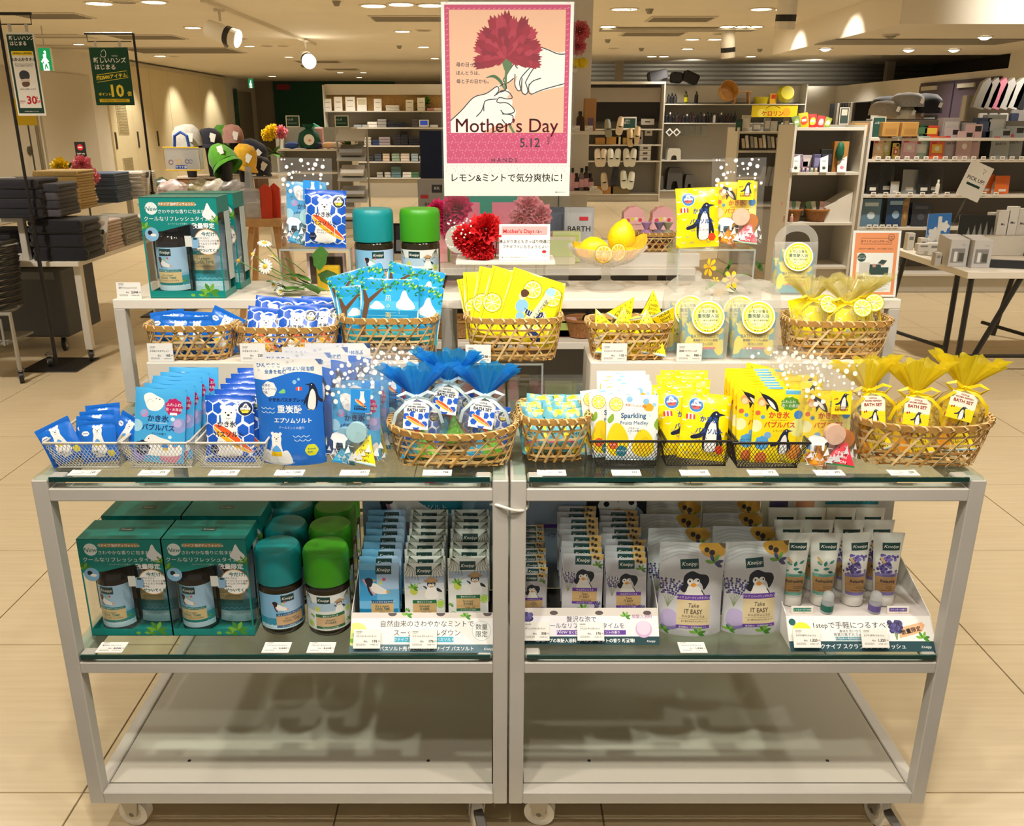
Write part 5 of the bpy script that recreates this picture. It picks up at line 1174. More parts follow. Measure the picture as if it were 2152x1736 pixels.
for i,(px,py,dy,l)in enumerate([(1478,757,0,'beside the price 990 card'),(1583,757,0,'next to the big lemon gift basket'),(1452,757,.062,'behind the one by the price 990 card'),(1560,757,.062,'second row, before the yellow flowers')]):
 c=onblock(px,py);carrier('frosted lemon tablet carrier bag '+l,(c.x,1.79+.03+dy,ZX+.001),(-.03,0,(.03,-.03,.1,-.05)[i]),1.0)
b7=V((onblock(1750,748).x+.005,1.79+.075,ZX+.0005))
basket('wide bamboo basket of clear lemon gift bags below the orange sign',b7,.225,.13,.078,.86,3.4,18,3)
lem_film=film('lemonbag',(1,1,.9),.86,.1,(1,.96,.6))
def lemon_bag(lab,loc,rot,s=1):
 g=thing('lemon_gift_bag',lab,'gift bag',loc,rot,'clear lemon gift bags');g.scale=(s,)*3
 me=PK.get('lbag')
 if not me:
  me=MB().lathe([(.03,.002),(.044,.02),(.046,.045),(.038,.068),(.012,.082),(.008,.086)],lem_film,36,wob=lambda a,j:1+.05*sin(9*a+j)+.03*sin(15*a)).mesh('clear_film',40);PK['lbag']=me
 obj('clear_film',me,g);obj('film_ruffle',fan_mesh('ruffle_c','#f4edb0',.7,40,.045,.045,3),g,(0,0,.084))
 bow(g,.084,mat('#ffd90c',.5,noise=.1),.9,-.006)
 t=MB();art(t,100,100,'#ffe21c',slice_(50,50,47,n=10)+[T('#444','Lemon',50,46,16)],flat_fn(1,1,(-.02,0,-.02)),'paper',60,.0004,.0003,False)
 me2=PK.get('ltag')
 if not me2:
  me2=t.mesh('lemon_slice_tag');bm=bmesh.new();bm.from_mesh(me2);bmesh.ops.delete(bm,geom=[v for v in bm.verts if hypot(v.co.x,v.co.z)>.0198],context='VERTS');bm.to_mesh(me2);bm.free();PK['ltag']=me2
 obj('lemon_slice_tag',me2,g,(.024,-.03,.078),(-.4,.2,0))
 obj('bath_packet',PK['sachet_lemon2'],g,(-.006,-.024,.014),(-.12,.1,.1)).scale=(.4,)*3;obj('bath_packet',PK['sachet_lemon2'],g,(.004,.006,.008),(-.1,-.2,0)).scale=(.55,)*3
for i,(x,y,z,rz,l)in enumerate([(-.055,-.005,.03,.1,'at the left end of the wide basket'),(.015,-.02,.026,-.1,'in front with the round slice tag'),(.06,.02,.03,-.3,'at the back under the orange sign')]):
 lemon_bag('clear lemon gift bag with yellow ribbon, '+l,b7+V((x,y,z)),(-.1,0,rz),1.05)
# standing price cards on the blocks
for px,py,n,pr,l,zz,yy in[(339,760,'かき氷バスタブレット','165','before the small packet basket',ZX,1.787),(533,762,'かき氷バスソルト','220','before the second blue basket',ZX,1.787),(1005,762,'空想バスルーム','198','on the acrylic riser',ZT+.149,1.79),(1290,766,'オンセンジャポンジャポン','110','before the pyramid packet basket',ZX,1.787),(1447,767,'重炭酸バスタブレット6P','990','before the frosted carriers',ZX,1.787)]:
 c=U(px,py,Y=yy);price_card('upright price card reading %s yen %s'%(pr,l),(c.x,yy,zz+.0005),n,pr,(-.06,0,0),.054,.04,holder=False)
# ================================================================ goods on the riser stands
teal_box('teal body wash gift box at the front of the left riser stand',(U(396,628,Y=1.965).x,1.965,ZR+.0005))
teal_box('teal body wash gift box half hidden behind another on the riser stand',(U(432,620,Y=2.07).x,2.075,ZR+.0005),.0)
c=U(273,632,Y=1.958);price_card('upright price card reading 2,046 yen beside the upper teal boxes',(c.x,1.958,ZR+.0005),'泡ボディウォッシュスーパーミント','2,046',(-.08,0,.0),.056,.037)
ar1=U(662,520,Y=2.03);acrylic_u('acrylic_riser','clear acrylic riser under the blue dotted gift bag',(ar1.x,2.02,ZR+.0005),.165,.13,.104)
zA=ZR+.105
gift_bag('clear dotted gift bag standing on the left acrylic riser',(U(647,500,Y=2.09).x,2.085,zA),'b',(-.08,.02,.08),.125,.2,.06)
put('salt_blue','bath_salt_packet','blue surfboard bear packet propped upright on the acrylic riser','packet',(U(684,515,Y=2.04).x,2.04,zA+.001),(-.14,.03,-.05),'sample packets on acrylic risers')
# box seen through the left acrylic riser
tag(MB().box((0,0,.041),(.095,.006,.082),mat('#e6c8c4',.6),.001).box((0,-.0035,.041),(.08,.001,.066),mat('#4a3a2c',.6)).build('picture_frame',None,0,(U(685,560,Y=2.1).x,2.11,ZR+.0005)),'pink edged picture frame standing under the left acrylic riser','picture frame')
tag(MB().box((0,0,.03),(.055,.02,.06),mat('#c9a21c',.4),.003).build('gold_carton',None,0,(U(690,560,Y=2.06).x,2.06,ZR+.0005)),'small gold carton under the left acrylic riser','carton')
put_jar('jcool','turquoise lidded bath salt jar on the riser stand',(U(789,580,Y=2.07).x,2.07,ZR+.0005),.12)
put_jar('jlime','bright green lidded bath salt jar on the riser stand',(U(885,580,Y=2.07).x,2.075,ZR+.0005),-.06)
# daisies
dz=thing('daisy_spray','artificial white daisy spray with green leaves beside the teal boxes','artificial flowers',U(690,612,Y=2.0))
o0=dz.location.copy();stemm=mat('#5f8a34',.6);stems=MB();D_=[]
for px,py,r in[(558,560,.018),(532,535,.016),(556,512,.017),(572,540,.013),(575,598,.014),(590,612,.011),(502,548,.014)]:
 t=U(px,py,Y=1.99+.02*sin(px))-o0;D_.append((t,r));stems.tube([V((0,0,.0)),V((t.x*.45,0,t.z*.15+.01)),V((t.x*.8,t.y,t.z*.7)),t],.0012,stemm,5)
stems.build('stem',dz)
for i,(t,r)in enumerate(D_):
 daisy(MB(),t,r,((-.3,-1,.3),(-1,-.4,.5),(.2,-.3,1),(.4,.2,1),(-.5,-1,-.2),(.2,-1,-.2),(-1,0,.6))[i],mat('#f4f3ec',.6),mat('#f0c21a',.7)).build('daisy_head',dz)
lm=mat('#4f8a34',.55,noise=.15,nscale=90)
for px,py,d,L_ in[(640,560,(-.5,-.2,.6),.05),(672,555,(.1,-.1,1),.055),(640,596,(-1,-.3,.25),.055),(668,604,(-.2,-.4,.4),.05),(600,590,(-.8,-.5,.6),.04),(690,585,(.1,-.6,1),.045),(655,578,(-1,0,.5),.05)]:
 leaf(MB(),U(px,py+12,Y=2.0)-o0,d,L_*1.3,.019,lm).build('leaf',dz,30)
# white mini riser, carnations, card
wx=U(1062,548,Y=2.02).x
w=thing('mini_riser','low white riser under the red carnations','riser',(wx,1.985,ZR+.0005));wm=mat('#e9e3d8',.5)
MB().box((0,.05,.077),(.228,.1,.009),wm,.001).build('top_board',w)
for s in(-1,1):MB().box((s*.082,.05,.036),(.02,.09,.0725),acr).build('side_panel',w)
zW=ZR+.0822
ca=thing('carnation_posy','three red artificial carnations with white baby breath','artificial flowers',(U(1010,545,Y=2.01).x,2.025,zW));o0=ca.location.copy()
red=mat('#e0141f',.75,noise=.25,nscale=120)
for i,(px,py,r,d)in enumerate([(1022,480,.04,(.15,-.7,.7)),(1000,515,.036,(-.1,-1,.25)),(975,500,.032,(-.7,-.7,.2)),(1015,530,.03,(.3,-1,-.1))]):
 m=MB();ruffle(m,U(px,py,Y=2.0)-o0+V((0,.008,0)),r,red,d,7,22,i,.75);m.build('carnation_head',ca)
st=MB()
for px,py in[(1000,540),(1020,535),(1045,500)]:st.tube([U(px,py,Y=2.03)-o0,U(1040,548,Y=2.05)-o0],.0015,stemm,5)
st.build('stem',ca)
for px,py,d in[(1050,470,(.35,0,.9)),(1046,520,(.8,-.3,.3)),(985,545,(-.7,-.5,.1)),(1035,505,(.7,-.4,-.2))]:leaf(MB(),U(px,py,Y=2.02)-o0,d,.035,.004,lm).build('leaf',ca)
bb=MB()
for i in range(26):
 c=U(rnd.choice([975,980,940,945,950])+rnd.uniform(-8,14),rnd.uniform(460,522),Y=1.975)-o0;bb.ball(c,.0022,mat('#f6f3e8',.6),6)
bb.build('baby_breath',ca)['kind']='stuff'
cd=thing('message_card',"white Mother's Day card with a pink heading",'card',(U(1102,546,Y=1.99).x,1.992,zW+.0005),(-.08,0,.0))
m=MB();art(m,100,70,'#f6f3ec',[('#f2a9a8',R(5,49,95,66)),T('#c2202f',"Mother's Day",8,53,10.5,'l',.01),T('#333','5.12',66,53.5,7.5,'l'),T('#333','SUN',80,54,4),T('#222','湯上がりあともさっぱり快適に!',51,34,7.2,bold=.005),T('#222','プチギフトにもちょうどよい',52,24,7),T('#444','■ブチギフト 母の日 商品の紹介はこちら',6,5,2.6,'l'),('#c2202f',blob(89,17,4.5,7,.1,ry=3)),('#555',stroke([(89,13),(89,7)],.5)),('#555',stroke(crv([(83,11),(89,7),(95,11)],3),.5))],flat_fn(1,1,(-.058,0,0)),'paper',60,.00116)
m.box((0,.0009,.0406),(.116,.0012,.0812),mat('#f1eee6',.6)).build('printed_card',cd)
MB().box((0,.0025,.041),(.118,.0012,.083),acr).box((0,.014,.0008),(.118,.024,.0012),acr).build('acrylic_holder',cd)
# ---- the large poster in its acrylic stand
ps=thing('poster_stand',"large Mother's Day carnation poster in a clear acrylic stand",'poster',(U(1065,412,Y=2.13).x,2.13,ZR+.0005));PWd=.299
zp=U(1065,412,Y=2.13).z-ZR
m=MB();k=PWd/100
PINK,PEACH='#cb4a74','#f0bb9c'
pat=[]
for i in range(14):
 for j in range(5):
  x,y=5+i*7.2+(j%2)*3.6,20+j*6
  pat+=[('#f0a3bd',stroke([(x+3.2*cos(a),y+3.2*sin(a)),(x+3.2*cos(a+.45),y+3.2*sin(a+.45))],.32))for a in(.1,1.1,2.1,3.2,4.2,5.2)]
for q in range(26):
 y=48+q*3.7;pat+=[('#f0a3bd',stroke([(3.6,y),(5.2,y+.8)],.35)),('#f0a3bd',stroke([(94.8,y),(96.4,y+.8)],.35))]
for q in range(24):pat.append(('#f0a3bd',stroke([(5+q*3.8,136.4),(6.8+q*3.8,137.2)],.35)))
# carnation drawing
pet=[];fx_,fy_=50,103;rp=random.Random(3)
def petal(a,r1,wd,col,n=9):
 out=[(fx_-1,fy_-1)]
 for i in range(n+1):
  t=a-wd/2+wd*i/n;e=1-.28*abs(2*i/n-1)**3;rr=r1*e*(1+(.045 if i%2 else-.045)+rp.uniform(-.02,.02));out.append((fx_+rr*cos(t),fy_+rr*sin(t)))
 return(col,out)
RC=['#9c1d36','#8a1730','#ab2a42','#93192f','#b23349']
for q,(L_,n,sp,a0)in enumerate([(1.0,9,.36,-.2),(.97,8,.34,-.02),(.74,9,.36,-.28),(.7,8,.36,-.05),(.5,8,.4,-.35),(.46,7,.42,-.1),(.3,6,.55,-.45)]):
 for i in range(n):
  a=a0+(pi-2*a0)*i/(n-1)+rp.uniform(-.05,.05);pet.append(petal(a,L_*(26.5+4*max(0,sin(a))**1.3)*(.95+.08*rp.random()),sp*rp.uniform(.9,1.25),RC[(i*2+q)%5]))
for a,L_ in((-.35,18),(3.5,18),(-.6,10),(3.75,10)):pet.append(petal(a,L_,.4,RC[int(L_)%5]))
ink='#1f2a3a'
def ol(pts,w=.75,kk=4):return(ink,stroke(crv(pts,kk),w))
hand1=[('#f8f3ec',shp([(-2,48),(16,66),(24,74),(36,78),(41,82),(45,83),(44,78),(50,80),(52,77),(50,74),(54,72),(54,68),(57,64),(56,60),(55,56),(52,54),(44,54),(34,50),(22,42),(14,34),(-2,34)],3))]
hand1+=[ol([(0,52),(14,64),(24,74),(34,77),(42,82),(43.5,79),(40,75)]),ol([(41.5,76),(46,79),(51,78),(54,74),(50,73),(44,74),(42,71),(45,70)]),ol([(44,82),(48,84),(49.5,81),(47,78.5),(44,78)]),ol([(44,70),(50,70),(55,66),(55,63),(48,62),(45,65)]),ol([(46,62),(54,61),(54,56),(50,54),(46,58)]),ol([(50,54),(38,48),(28,46),(18,38)]),ol([(42,73),(34,72),(32,69),(32,64)]),ol([(32,69),(30,64),(26,60)])]
hand2=[('#f8f3ec',shp([(102,108),(90,106),(80,109),(72,110),(64,104),(56,99),(51,92),(47,86),(49,84),(54,87),(58,90),(56,84),(58,79),(60,79),(62,84),(62,78),(65,76),(67,80),(68,78),(70,76),(74,78),(82,80),(102,86)],3))]
hand2+=[ol([(100,106.5),(90,105),(80,108.5),(72,110),(62,103),(55,98),(50,91),(47,86.5),(50,84.5),(55,88)]),ol([(56,91),(56,83),(58.5,79),(60.5,80),(59.5,85),(62,90),(70,98)]),ol([(61.5,88),(61,79),(64,76.2),(66,79),(64,85)]),ol([(67,84),(66.5,78.5),(69,76.5),(74,78.5),(82,81),(100,85.5)]),ol([(67,83),(70,86),(76,88)]),ol([(64,85),(68,92),(72,97)]),ol([(52,94),(50,93)]),ol([(56,97),(58,95)])]
stem_=[('#5a7a4e',stroke(crv([(50,100),(49,90),(48.5,76),(49,64),(52,54),(58,44),(60,40)],4),1.9)),('#5a7a4e',shp([(46,103),(55,103),(53,96),(51,92),(49,92),(47,96)],3)),('#3f6a42',shp([(33,88),(40,90.5),(46,86),(47.5,80),(44,85),(39,88.5)],3))]
art(m,100,141.4,'#f8f5ee',[(PINK,R(2.5,40,97.5,139.5)),('#e0527f',R(2.5,25,97.5,48))]+[(PEACH,R(6,48,94,136))]+xf(hand2+stem_[:0],0,0)+stem_[1:]+[stem_[0]]+pet+hand2[:0]+hand1+[(c,[(x,max(y,48))for x,y in p])for c,p in[stem_[0]]if 0]+
 [(PINK,R(2.5,25,97.5,48)),(PINK,R(2.5,25,6,139.5)),(PINK,R(94,25,97.5,139.5)),('#f8f5ee',R(0,0,2.5,141.4)),('#f8f5ee',R(97.5,0,100,141.4))]+pat+
 [T('#d3122b','Mother’s Day',49.85,48.6,14.6,res=4),T('#d3122b','Mother’s Day',50.15,48.6,14.6,res=4),T('#1c242c','5.12',68,37.5,9.5,res=4,bold=.004),T('#26303a','SUN',81.5,45,3,rot=-pi/2,al='l'),T('#26303a','H A N D S',48,26,4.6,bold=.005),T('#22262c','レモン&ミントで気分爽快に！',49.9,11.5,6.9,res=3),T('#22262c','レモン&ミントで気分爽快に！',50.1,11.55,6.9,res=3),T('#3a4048','母の日って',11,96.5,3.4,'l',.01),T('#3a4048','ほんとうは、',11,90.5,3.4,'l',.01),T('#3a4048','母と子の日かも。',11,84.5,3.4,'l',.01),T('#555','■2024.4.15-5.12',97,2.5,1.2,'r')],
 flat_fn(1,1,(-PWd/2,-.002,zp)),'paper',50,k,.0003)
PRT=m.build('printed_sheet',ps)
MB().box((0,.0008,zp+.2115),(PWd,.0012,.423),mat('#ece6dc',.6)).build('sheet_back',ps)
MB().box((0,.004,(zp+.43)/2),(PWd+.008,.003,zp+.43),acr).box((0,-.0045,zp+.21),(PWd+.008,.002,.43),acr).build('acrylic_sheet',ps)
MB().box((0,.02,.002),(PWd+.008,.075,.004),acr).build('acrylic_foot',ps)
# ---- compote with lemons
cp=thing('glass_compote','cut crystal footed compote bowl','bowl',(U(1273,605,Y=2.06).x,2.065,ZR+.0005));gm=glass('crystal',(1,.995,.98),.02,1.45)
cry=film('crystal_film',(.985,.985,.98),.74,.03,(.97,.97,.95))
wob=lambda a,j:1+(.035*sin(16*a)if j>12 else .02*sin(24*a))
prof=[(.001,.004),(.03,.005),(.046,.008),(.046,.012),(.03,.018),(.014,.024),(.0095,.03),(.012,.036),(.009,.042),(.013,.05),(.01,.055),(.016,.06),(.03,.063),(.055,.071),(.078,.088),(.094,.106),(.092,.107),(.075,.092),(.052,.076),(.03,.068),(.001,.066)]
MB().lathe(prof,cry,96,wob=wob).build('cut_glass_bowl',cp,25)
RIB=MB()
for i in range(32):
 a=2*pi*i/32;RIB.tube([(r*cos(a+.0+.12*q),r*sin(a+.12*q),z-.001)for q,(r,z)in enumerate([(.03,.0625),(.055,.0705),(.078,.0875),(.0945,.1055+.003*(i%2))])],.0017,cry,4)
RIB.build('cut_ribs',cp)['kind']='stuff'
ly,lo_=mat('#ffd60a',.4,noise=.06,nscale=60,bump=.3,bscale=260),mat('#f7a813',.5)
def lemon(lab,loc,rot,r=.033,L_=.046):
 pf=[(0,-L_),(r*.16,-L_*.97),(r*.24,-L_*.9),(r*.55,-L_*.72),(r*.86,-L_*.4),(r,0),(r*.86,L_*.4),(r*.55,L_*.72),(r*.24,L_*.9),(r*.16,L_*.97),(0,L_)]
 return tag(MB().lathe(pf,ly,28).build('lemon',None,60,loc,rot),lab,'lemon','artificial lemons in the compote')
def P_(px,py,y):return U(px,py,Y=y)
lemon('large upright artificial lemon on top of the compote',P_(1306,500,2.075),(.15,.1,0),.034,.046)
lemon('artificial lemon lying at the left of the compote',P_(1245,522,2.06),(0,1.35,-.3),.028,.038)
def lemon_slice(lab,loc,rot,r=.022,half=False):
 o=thing('lemon_slice',lab,'lemon slice',loc,rot,'artificial lemon slices')
 n=30
 MB().cyl((0,.0002,0),(0,.006,0),r,mat('#f9c40c',.45),n=n).build('peel',o,40)
 m=MB();art(m,100,100,'#f6a51c',slice_(50,50,48,flesh='#ffb41f',line='#ffe9a8',peel='#ffce1c',n=10),flat_fn(1,1,(-r,0,-r)),'plastic',100,r/50,.0003,False)
 me=m.mesh('flesh_face');bm=bmesh.new();bm.from_mesh(me);bmesh.ops.delete(bm,geom=[v for v in bm.verts if hypot(v.co.x,v.co.z)>r*1.005],context='VERTS');bm.to_mesh(me);bm.free()
 obj('flesh_face',me,o);return o
lemon_slice('round lemon slice facing forward in the compote',P_(1269,534,2.0),(-.2,0,.1),.021)
lemon_slice('lemon slice turned edge-on behind the front slice',P_(1299,530,2.02),(-.2,0,-.7),.021)
def wedge(lab,loc,rot,L_=.04,r=.026):
 m=MB();n=10;pts=[]
 for i in range(n+1):
  t=-1+2*i/n;rr=r*max(0,1-t*t)**.5+.001
  pts.append((t*L_,rr))
 fs_=[]
 for j in range(7):
  a=-pi/2-.9+1.8*j/6;fs_+=[V((x,rr*sin(a)*.0+rr*cos(a),rr*sin(a)))for x,rr in pts]
 m.add(fs_,[(j*(n+1)+i,j*(n+1)+i+1,(j+1)*(n+1)+i+1,(j+1)*(n+1)+i)for j in range(6)for i in range(n)],ly)
 for j in(0,6):m.add([fs_[j*(n+1)+i]for i in range(n+1)]+[V((x,0,0))for x,_ in pts[::-1]],[range(2*n+2)],mat('#ffb52a',.4,noise=.15,nscale=150))
 return tag(m.build('lemon_wedge',None,40,loc,rot),lab,'lemon wedge','artificial lemon wedges')
wedge('orange fleshed lemon wedge rising at the right of the compote',P_(1334,512,2.06),(.9,-.65,.2),.036,.022)
wedge('lemon wedge low at the left rim of the compote',P_(1232,524,2.035),(1.0,.15,.2),.028,.018)
wedge('lemon wedge low at the right front of the compote',P_(1314,530,2.03),(1.1,-.25,-.2),.028,.018)
wedge('lemon wedge behind the lying lemon',P_(1224,514,2.075),(.9,.3,.6),.026,.018)
# ---- yellow goods on the right acrylic riser
ar2=U(1506,512,Y=2.03).x;acrylic_u('acrylic_riser','clear acrylic riser under the yellow dotted gift bag',(ar2,2.02,ZR+.0005),.18,.13,.104)
gift_bag('clear dotted gift bag standing on the right acrylic riser',(U(1545,500,Y=2.09).x,2.085,zA),'y',(-.08,-.02,-.05),.125,.2,.06)
put('salt_yellow','bath_salt_packet','yellow penguin salt packet propped upright on the acrylic riser','packet',(U(1466,512,Y=2.04).x,2.04,zA+.001),(-.14,-.04,.05),'sample packets on acrylic risers',1.04)
yf=thing('lily_spray','artificial yellow flower spray behind the carriers','artificial flowers',(U(1540,600,Y=2.0).x,2.0,ZR+.0005));o0=yf.location.copy();st=MB()
for px,py,r,d in[(1492,562,.022,(-1,-.5,.3)),(1536,588,.022,(.2,-1,.3)),(1503,590,.01,(-.3,-1,.2)),(1513,612,.012,(0,-1,0))]:
 t=U(px,py,Y=1.985)-o0;st.tube([V((.02,.02,0)),V((t.x*.5,t.y*.5,t.z*.8)),t],.0012,stemm,5);daisy(MB(),t,r,d,mat('#f6c417',.6),mat('#e08a12',.7),6,.5,.2).build('flower_head',yf)
st.build('stem',yf)
for px,py,d in[(1520,570,(.3,-.2,1)),(1545,575,(1,-.2,.5)),(1592,560,(.2,-.1,1)),(1600,562,(-.4,-.2,.8)),(1560,590,(.8,-.4,.1)),(1505,580,(-.6,-.4,-.3)),(1530,560,(.2,0,1))]:leaf(MB(),U(px,py+8,Y=1.99)-o0,d,.036,.01,lm).build('leaf',yf,30)
carrier('frosted lemon tablet carrier bag alone on the riser stand',(U(1672,590,Y=2.0).x,2.02,ZR+.001),(-.04,0,-.05),.95)
# ---- orange gift wrapping sign
og=thing('gift_wrapping_sign','orange edged gift wrapping service sign in an acrylic stand','sign',(U(1830,633,Y=1.972).x,1.972,ZR+.0005),(-.12,0,-.02));m=MB()
art(m,100,138,'#f6f3ec',[('#f2955c',R(5,4,95,133)),('#f6f3ec',R(12,10,88,92)),('#5a3a22',stroke([(18,110),(18,122),(72,122)],1)),('#5a3a22',stroke([(18,110),(82,110),(82,114)],1)),T('#4a2a14','ギフトラッピングサービス',50,113.5,5.4,bold=.01),('#5a3a22',C(80,124,7,20)),('#f2955c',C(80,124,6,20)),('#5a3a22',R(76,120,84,126)),('#f2955c',R(77,121,79.5,125)),('#f2955c',R(80.5,121,83,125)),T('#4a2a14','大切な方への贈り物に、ぜひご利用ください。',50,99,3.6),('#1f4a3c',C(22,82,9)),T('#fff','ラッピング',22,84,3),T('#fff','税込10円',22,79,4),
 ('#d9cfc4',[(18,48),(40,48),(40,72),(18,72)]),('#173a30',R(40,46,64,68)),('#c98f86',R(46,62,53,69)),('#173a30',R(60,46,80,62)),('#173a30',[(56,70),(64,78),(76,76),(70,68)]),('#b98a7c',R(62,66,70,69)),('#7a4a40',R(17,37,32,43)),T('#333','ギフトボックス 各税込110円',60,39,4),T('#333','【ご利用上の注意】',18,29,3,'l')]+[('#9a948a',R(18,25-i*3.2,84-(i*7%18),26-i*3.2))for i in range(5)],flat_fn(1,1,(-.054,-.0015,.002)),'paper',60,.00108,.0003)
m.build('printed_sheet',og);MB().box((0,.002,.0765),(.112,.002,.153),acr).box((0,-.003,.0765),(.112,.0015,.153),acr).box((0,.03,.001),(.112,.06,.002),acr).build('acrylic_holder',og)
# ================================================================ goods on the lower glass shelf
for r_ in range(3):
 for c_,px in enumerate((277,447)):
  x=U(px,1341,Z=ZL).x
  teal_box('teal body wash gift box on the lower shelf, %s row, %s'%(('front','middle','back')[r_],('by the outer leg','by the jars')[c_]),(x+.004*r_,1.57+.108*r_,ZL+.0005))
xt,xg=U(588,1335,Z=ZL).x,U(690,1332,Z=ZL).x
for r_ in range(4):
 put_jar('jcool','turquoise lidded jar on the lower shelf, %s from the front'%ORD[r_],(xt-.006*r_,1.612+.1*r_,ZL+.0005),.32 if r_==0 else .2)
 put_jar('jlime','green lidded jar on the lower shelf, %s from the front'%ORD[r_],(xg-.008*r_+.0,1.607+.1*r_,ZL+.0005),.16 if r_==0 else .1)
card_w=mat('#e6e3de',.6);plank_c='#dcd6ce'
def counter_tray(name,lab,x0,x1,yf,depth,ph,slope,base,shapes,hdr,hh,hshapes,hb='#9fb4c2'):
 """cardboard counter display: sloping printed front panel, floor, sides and printed header"""
 t=thing(name,lab,'counter display',((x0+x1)/2,yf,ZL+.0005));w=x1-x0
 m=MB();n=V((0,slope,ph));L_=n.length
 art(m,100,100*L_/w,base,shapes,flat_fn(1,1,(-w/2,0,.0),(1,0,0),n),'paper',30,w/100,.0003)
 m.add([V((-w/2,.0015,0)),V((w/2,.0015,0)),V((w/2,slope+.0015,ph)),V((-w/2,slope+.0015,ph))],[(3,2,1,0)],card_w);m.build('printed_front',t)
 b=MB();b.box((0,(slope+depth)/2,ph-.002),(w,depth-slope,.002),card_w)if False else None
 b.box((0,slope+(depth-slope)/2,.003),(w-.004,depth-slope,.003),mat('#4a4844',.8)).build('tray_floor',t)
 for s in(-1,1):
  MB().prism([(slope*.1,.002),(depth,.002),(depth,ph+.075),(slope,ph+.004)],-.0008,.0008,card_w,Matrix.Translation((s*(w/2-.001),0,0))@Matrix.Rotation(pi/2,4,'Z')).build('side_wall',t)
 h=MB();art(h,100,100*hh/w,hb,hshapes,flat_fn(1,1,(-w/2,depth,.006),(1,0,0),(0,.06,1)),'paper',30,w/100,.0003);h.box((0,depth+.004+.03*hh,hh/2+.005),(w,.002,hh),card_w,0,(-.06,0,0));h.build('printed_header',t)
 return t
deck=[('#d9d3ca',R(0,0,100,36)),('#b5ada4',stroke([(20,0),(26,36)],.5)),('#b5ada4',stroke([(44,0),(46,36)],.5)),('#b5ada4',stroke([(68,0),(66,36)],.5)),('#b5ada4',stroke([(92,0),(86,36)],.5))]
# salts display
xa,xb=U(735,1386,Y=1.508).x,XM-.022
counter_tray('counter_display','cardboard counter display of mint bath salt sachets',xa,xb,1.508,.24,.062,.05,'#f3f1ec',
 [('#5d7a84',R(0,0,100,5.5)),T('#fff','バスソルト売り上げNo.1 クナイプ バスソルト',52,1.6,3.1,bold=.01),T('#fff','Kneipp',94,1.8,2.4,sh=.3),T('#4a4a4a','自然由来のさわやかなミントで',52,17.5,4.6),T('#4a4a4a','スーッとクールダウン',52,11.5,4.6),('#4fb0cc',R(30,7,70,10.6)),T('#fff','クナイプ ミントシリーズ バスソルト',50,7.8,2.5),('#bcd0d4',C(89,14.5,6.6)),('#f6f5f0',C(89,14.5,6.2)),T('#3a4a4a','数量\n限定',89,15.6,4.2),('#dbe48a',C(4,12,8)),('#d9d1c8',R(0,23,100,30)),('#5a5050',C(28,26,3,12,1.8)),('#5a5050',C(61,26,3,12,1.8)),('#5a5050',C(93,26,3,12,1.8))]+leafy(38,25,4)+leafy(78,24,4)+leafy(5,7,7),None,.27,
 deck+[('#7f9fb4',R(0,64,100,100)),('#1f7f92',R(42,62,74,72)),T('#fff','バスソルト',50,65,5),T('#33525e','クナイプ ミントシリーズ',58,55,4)]+loungepenguin(30,60,1.0)+[('#dba3b6',stroke([(12,22),(40,60)],3)),('#e8dfe0',stroke([(14,56),(42,26)],3))]+lime(64,30,6)+lime(78,24,8)+leafy(42,26,9)+leafy(26,14,8)+leafy(4,24,8)+[('#c6d2d8',blob(92,26,9,7,.15))])
for c_,(dx,kk,n)in enumerate([(-.093,'kn_cool',9),(.0,'kn_lime',9),(.091,'kn_lime',9)]):
 g=('blue cool time salt sachets','lime salt sachets of the middle column','lime salt sachets of the end column')[c_]
 for i in range(n):
  put(kk,'bath_salt_sachet','%s sachet in the %s column, %s from the front'%(('blue lounging penguin','lime straw hat penguin','lime straw hat penguin')[c_],('left','middle','right')[c_],ORD[i]),'sachet',((xa+xb)/2+dx+rnd.uniform(-.002,.002),1.508+.058+.0185*i,ZL+.032+.0065*i+(.012 if c_==2 and i in(0,4)else 0)),lean(.22,0,rnd.uniform(-.02,.02)),g,.98)
# lavender display
xc,xd=XM+.026,U(1386,1356,Y=1.536).x
counter_tray('counter_display','cardboard counter display of lavender sachets and tablets',xc,xd,1.536,.22,.062,.04,'#f1eef2',
 [('#20454a',R(0,0,100,6)),T('#fff','クナイプの炭酸入浴料 ラベンダーミントの香り 新登場!',47,2,3,bold=.02,sx=.95),T('#fff','Kneipp',94,2,2.2,sh=.3),T('#4a4a5a','贅沢な泡で',44,16.5,4.4),T('#4a4a5a','クールなリフレッシュタイムを',46,12,4.2),('#6a3fa0',R(26,7.2,76,10.4)),T('#fff','甘く爽やかなラベンダーミントの香り',53,8,2.2,bold=.01),T('#f2eef8','New',30,8,4,sh=.3),('#d9b3d6',C(89,11,6)),('#eed6ea',C(89,12,5)),T('#a86a9a','炭酸入浴料',88,19,3),('#d9d1c8',R(0,20.5,100,26)),('#5a5050',C(24,22.6,3,12,1.6)),('#5a5050',C(57,22.6,3,12,1.6)),('#5a5050',C(92,22.6,3,12,1.6)),('#b8d0e6',blob(14,8,6,6,.1))]+leafy(4,7,7)+leafy(76,20,4)+lavender(3,10,12,4,6),None,.26,
 [('#c2c6cc',R(0,0,100,34)),('#9fb0c4',[(0,0),(60,30),(60,90),(0,90)]),('#6a3fa0',R(8,52,56,55)),T('#3a3a44','クナイプ ミントシリーズ',36,44,4)]+lavender(58,10,40,7,4)+hugpenguin(76,30,1.5)+leafy(8,14,7))
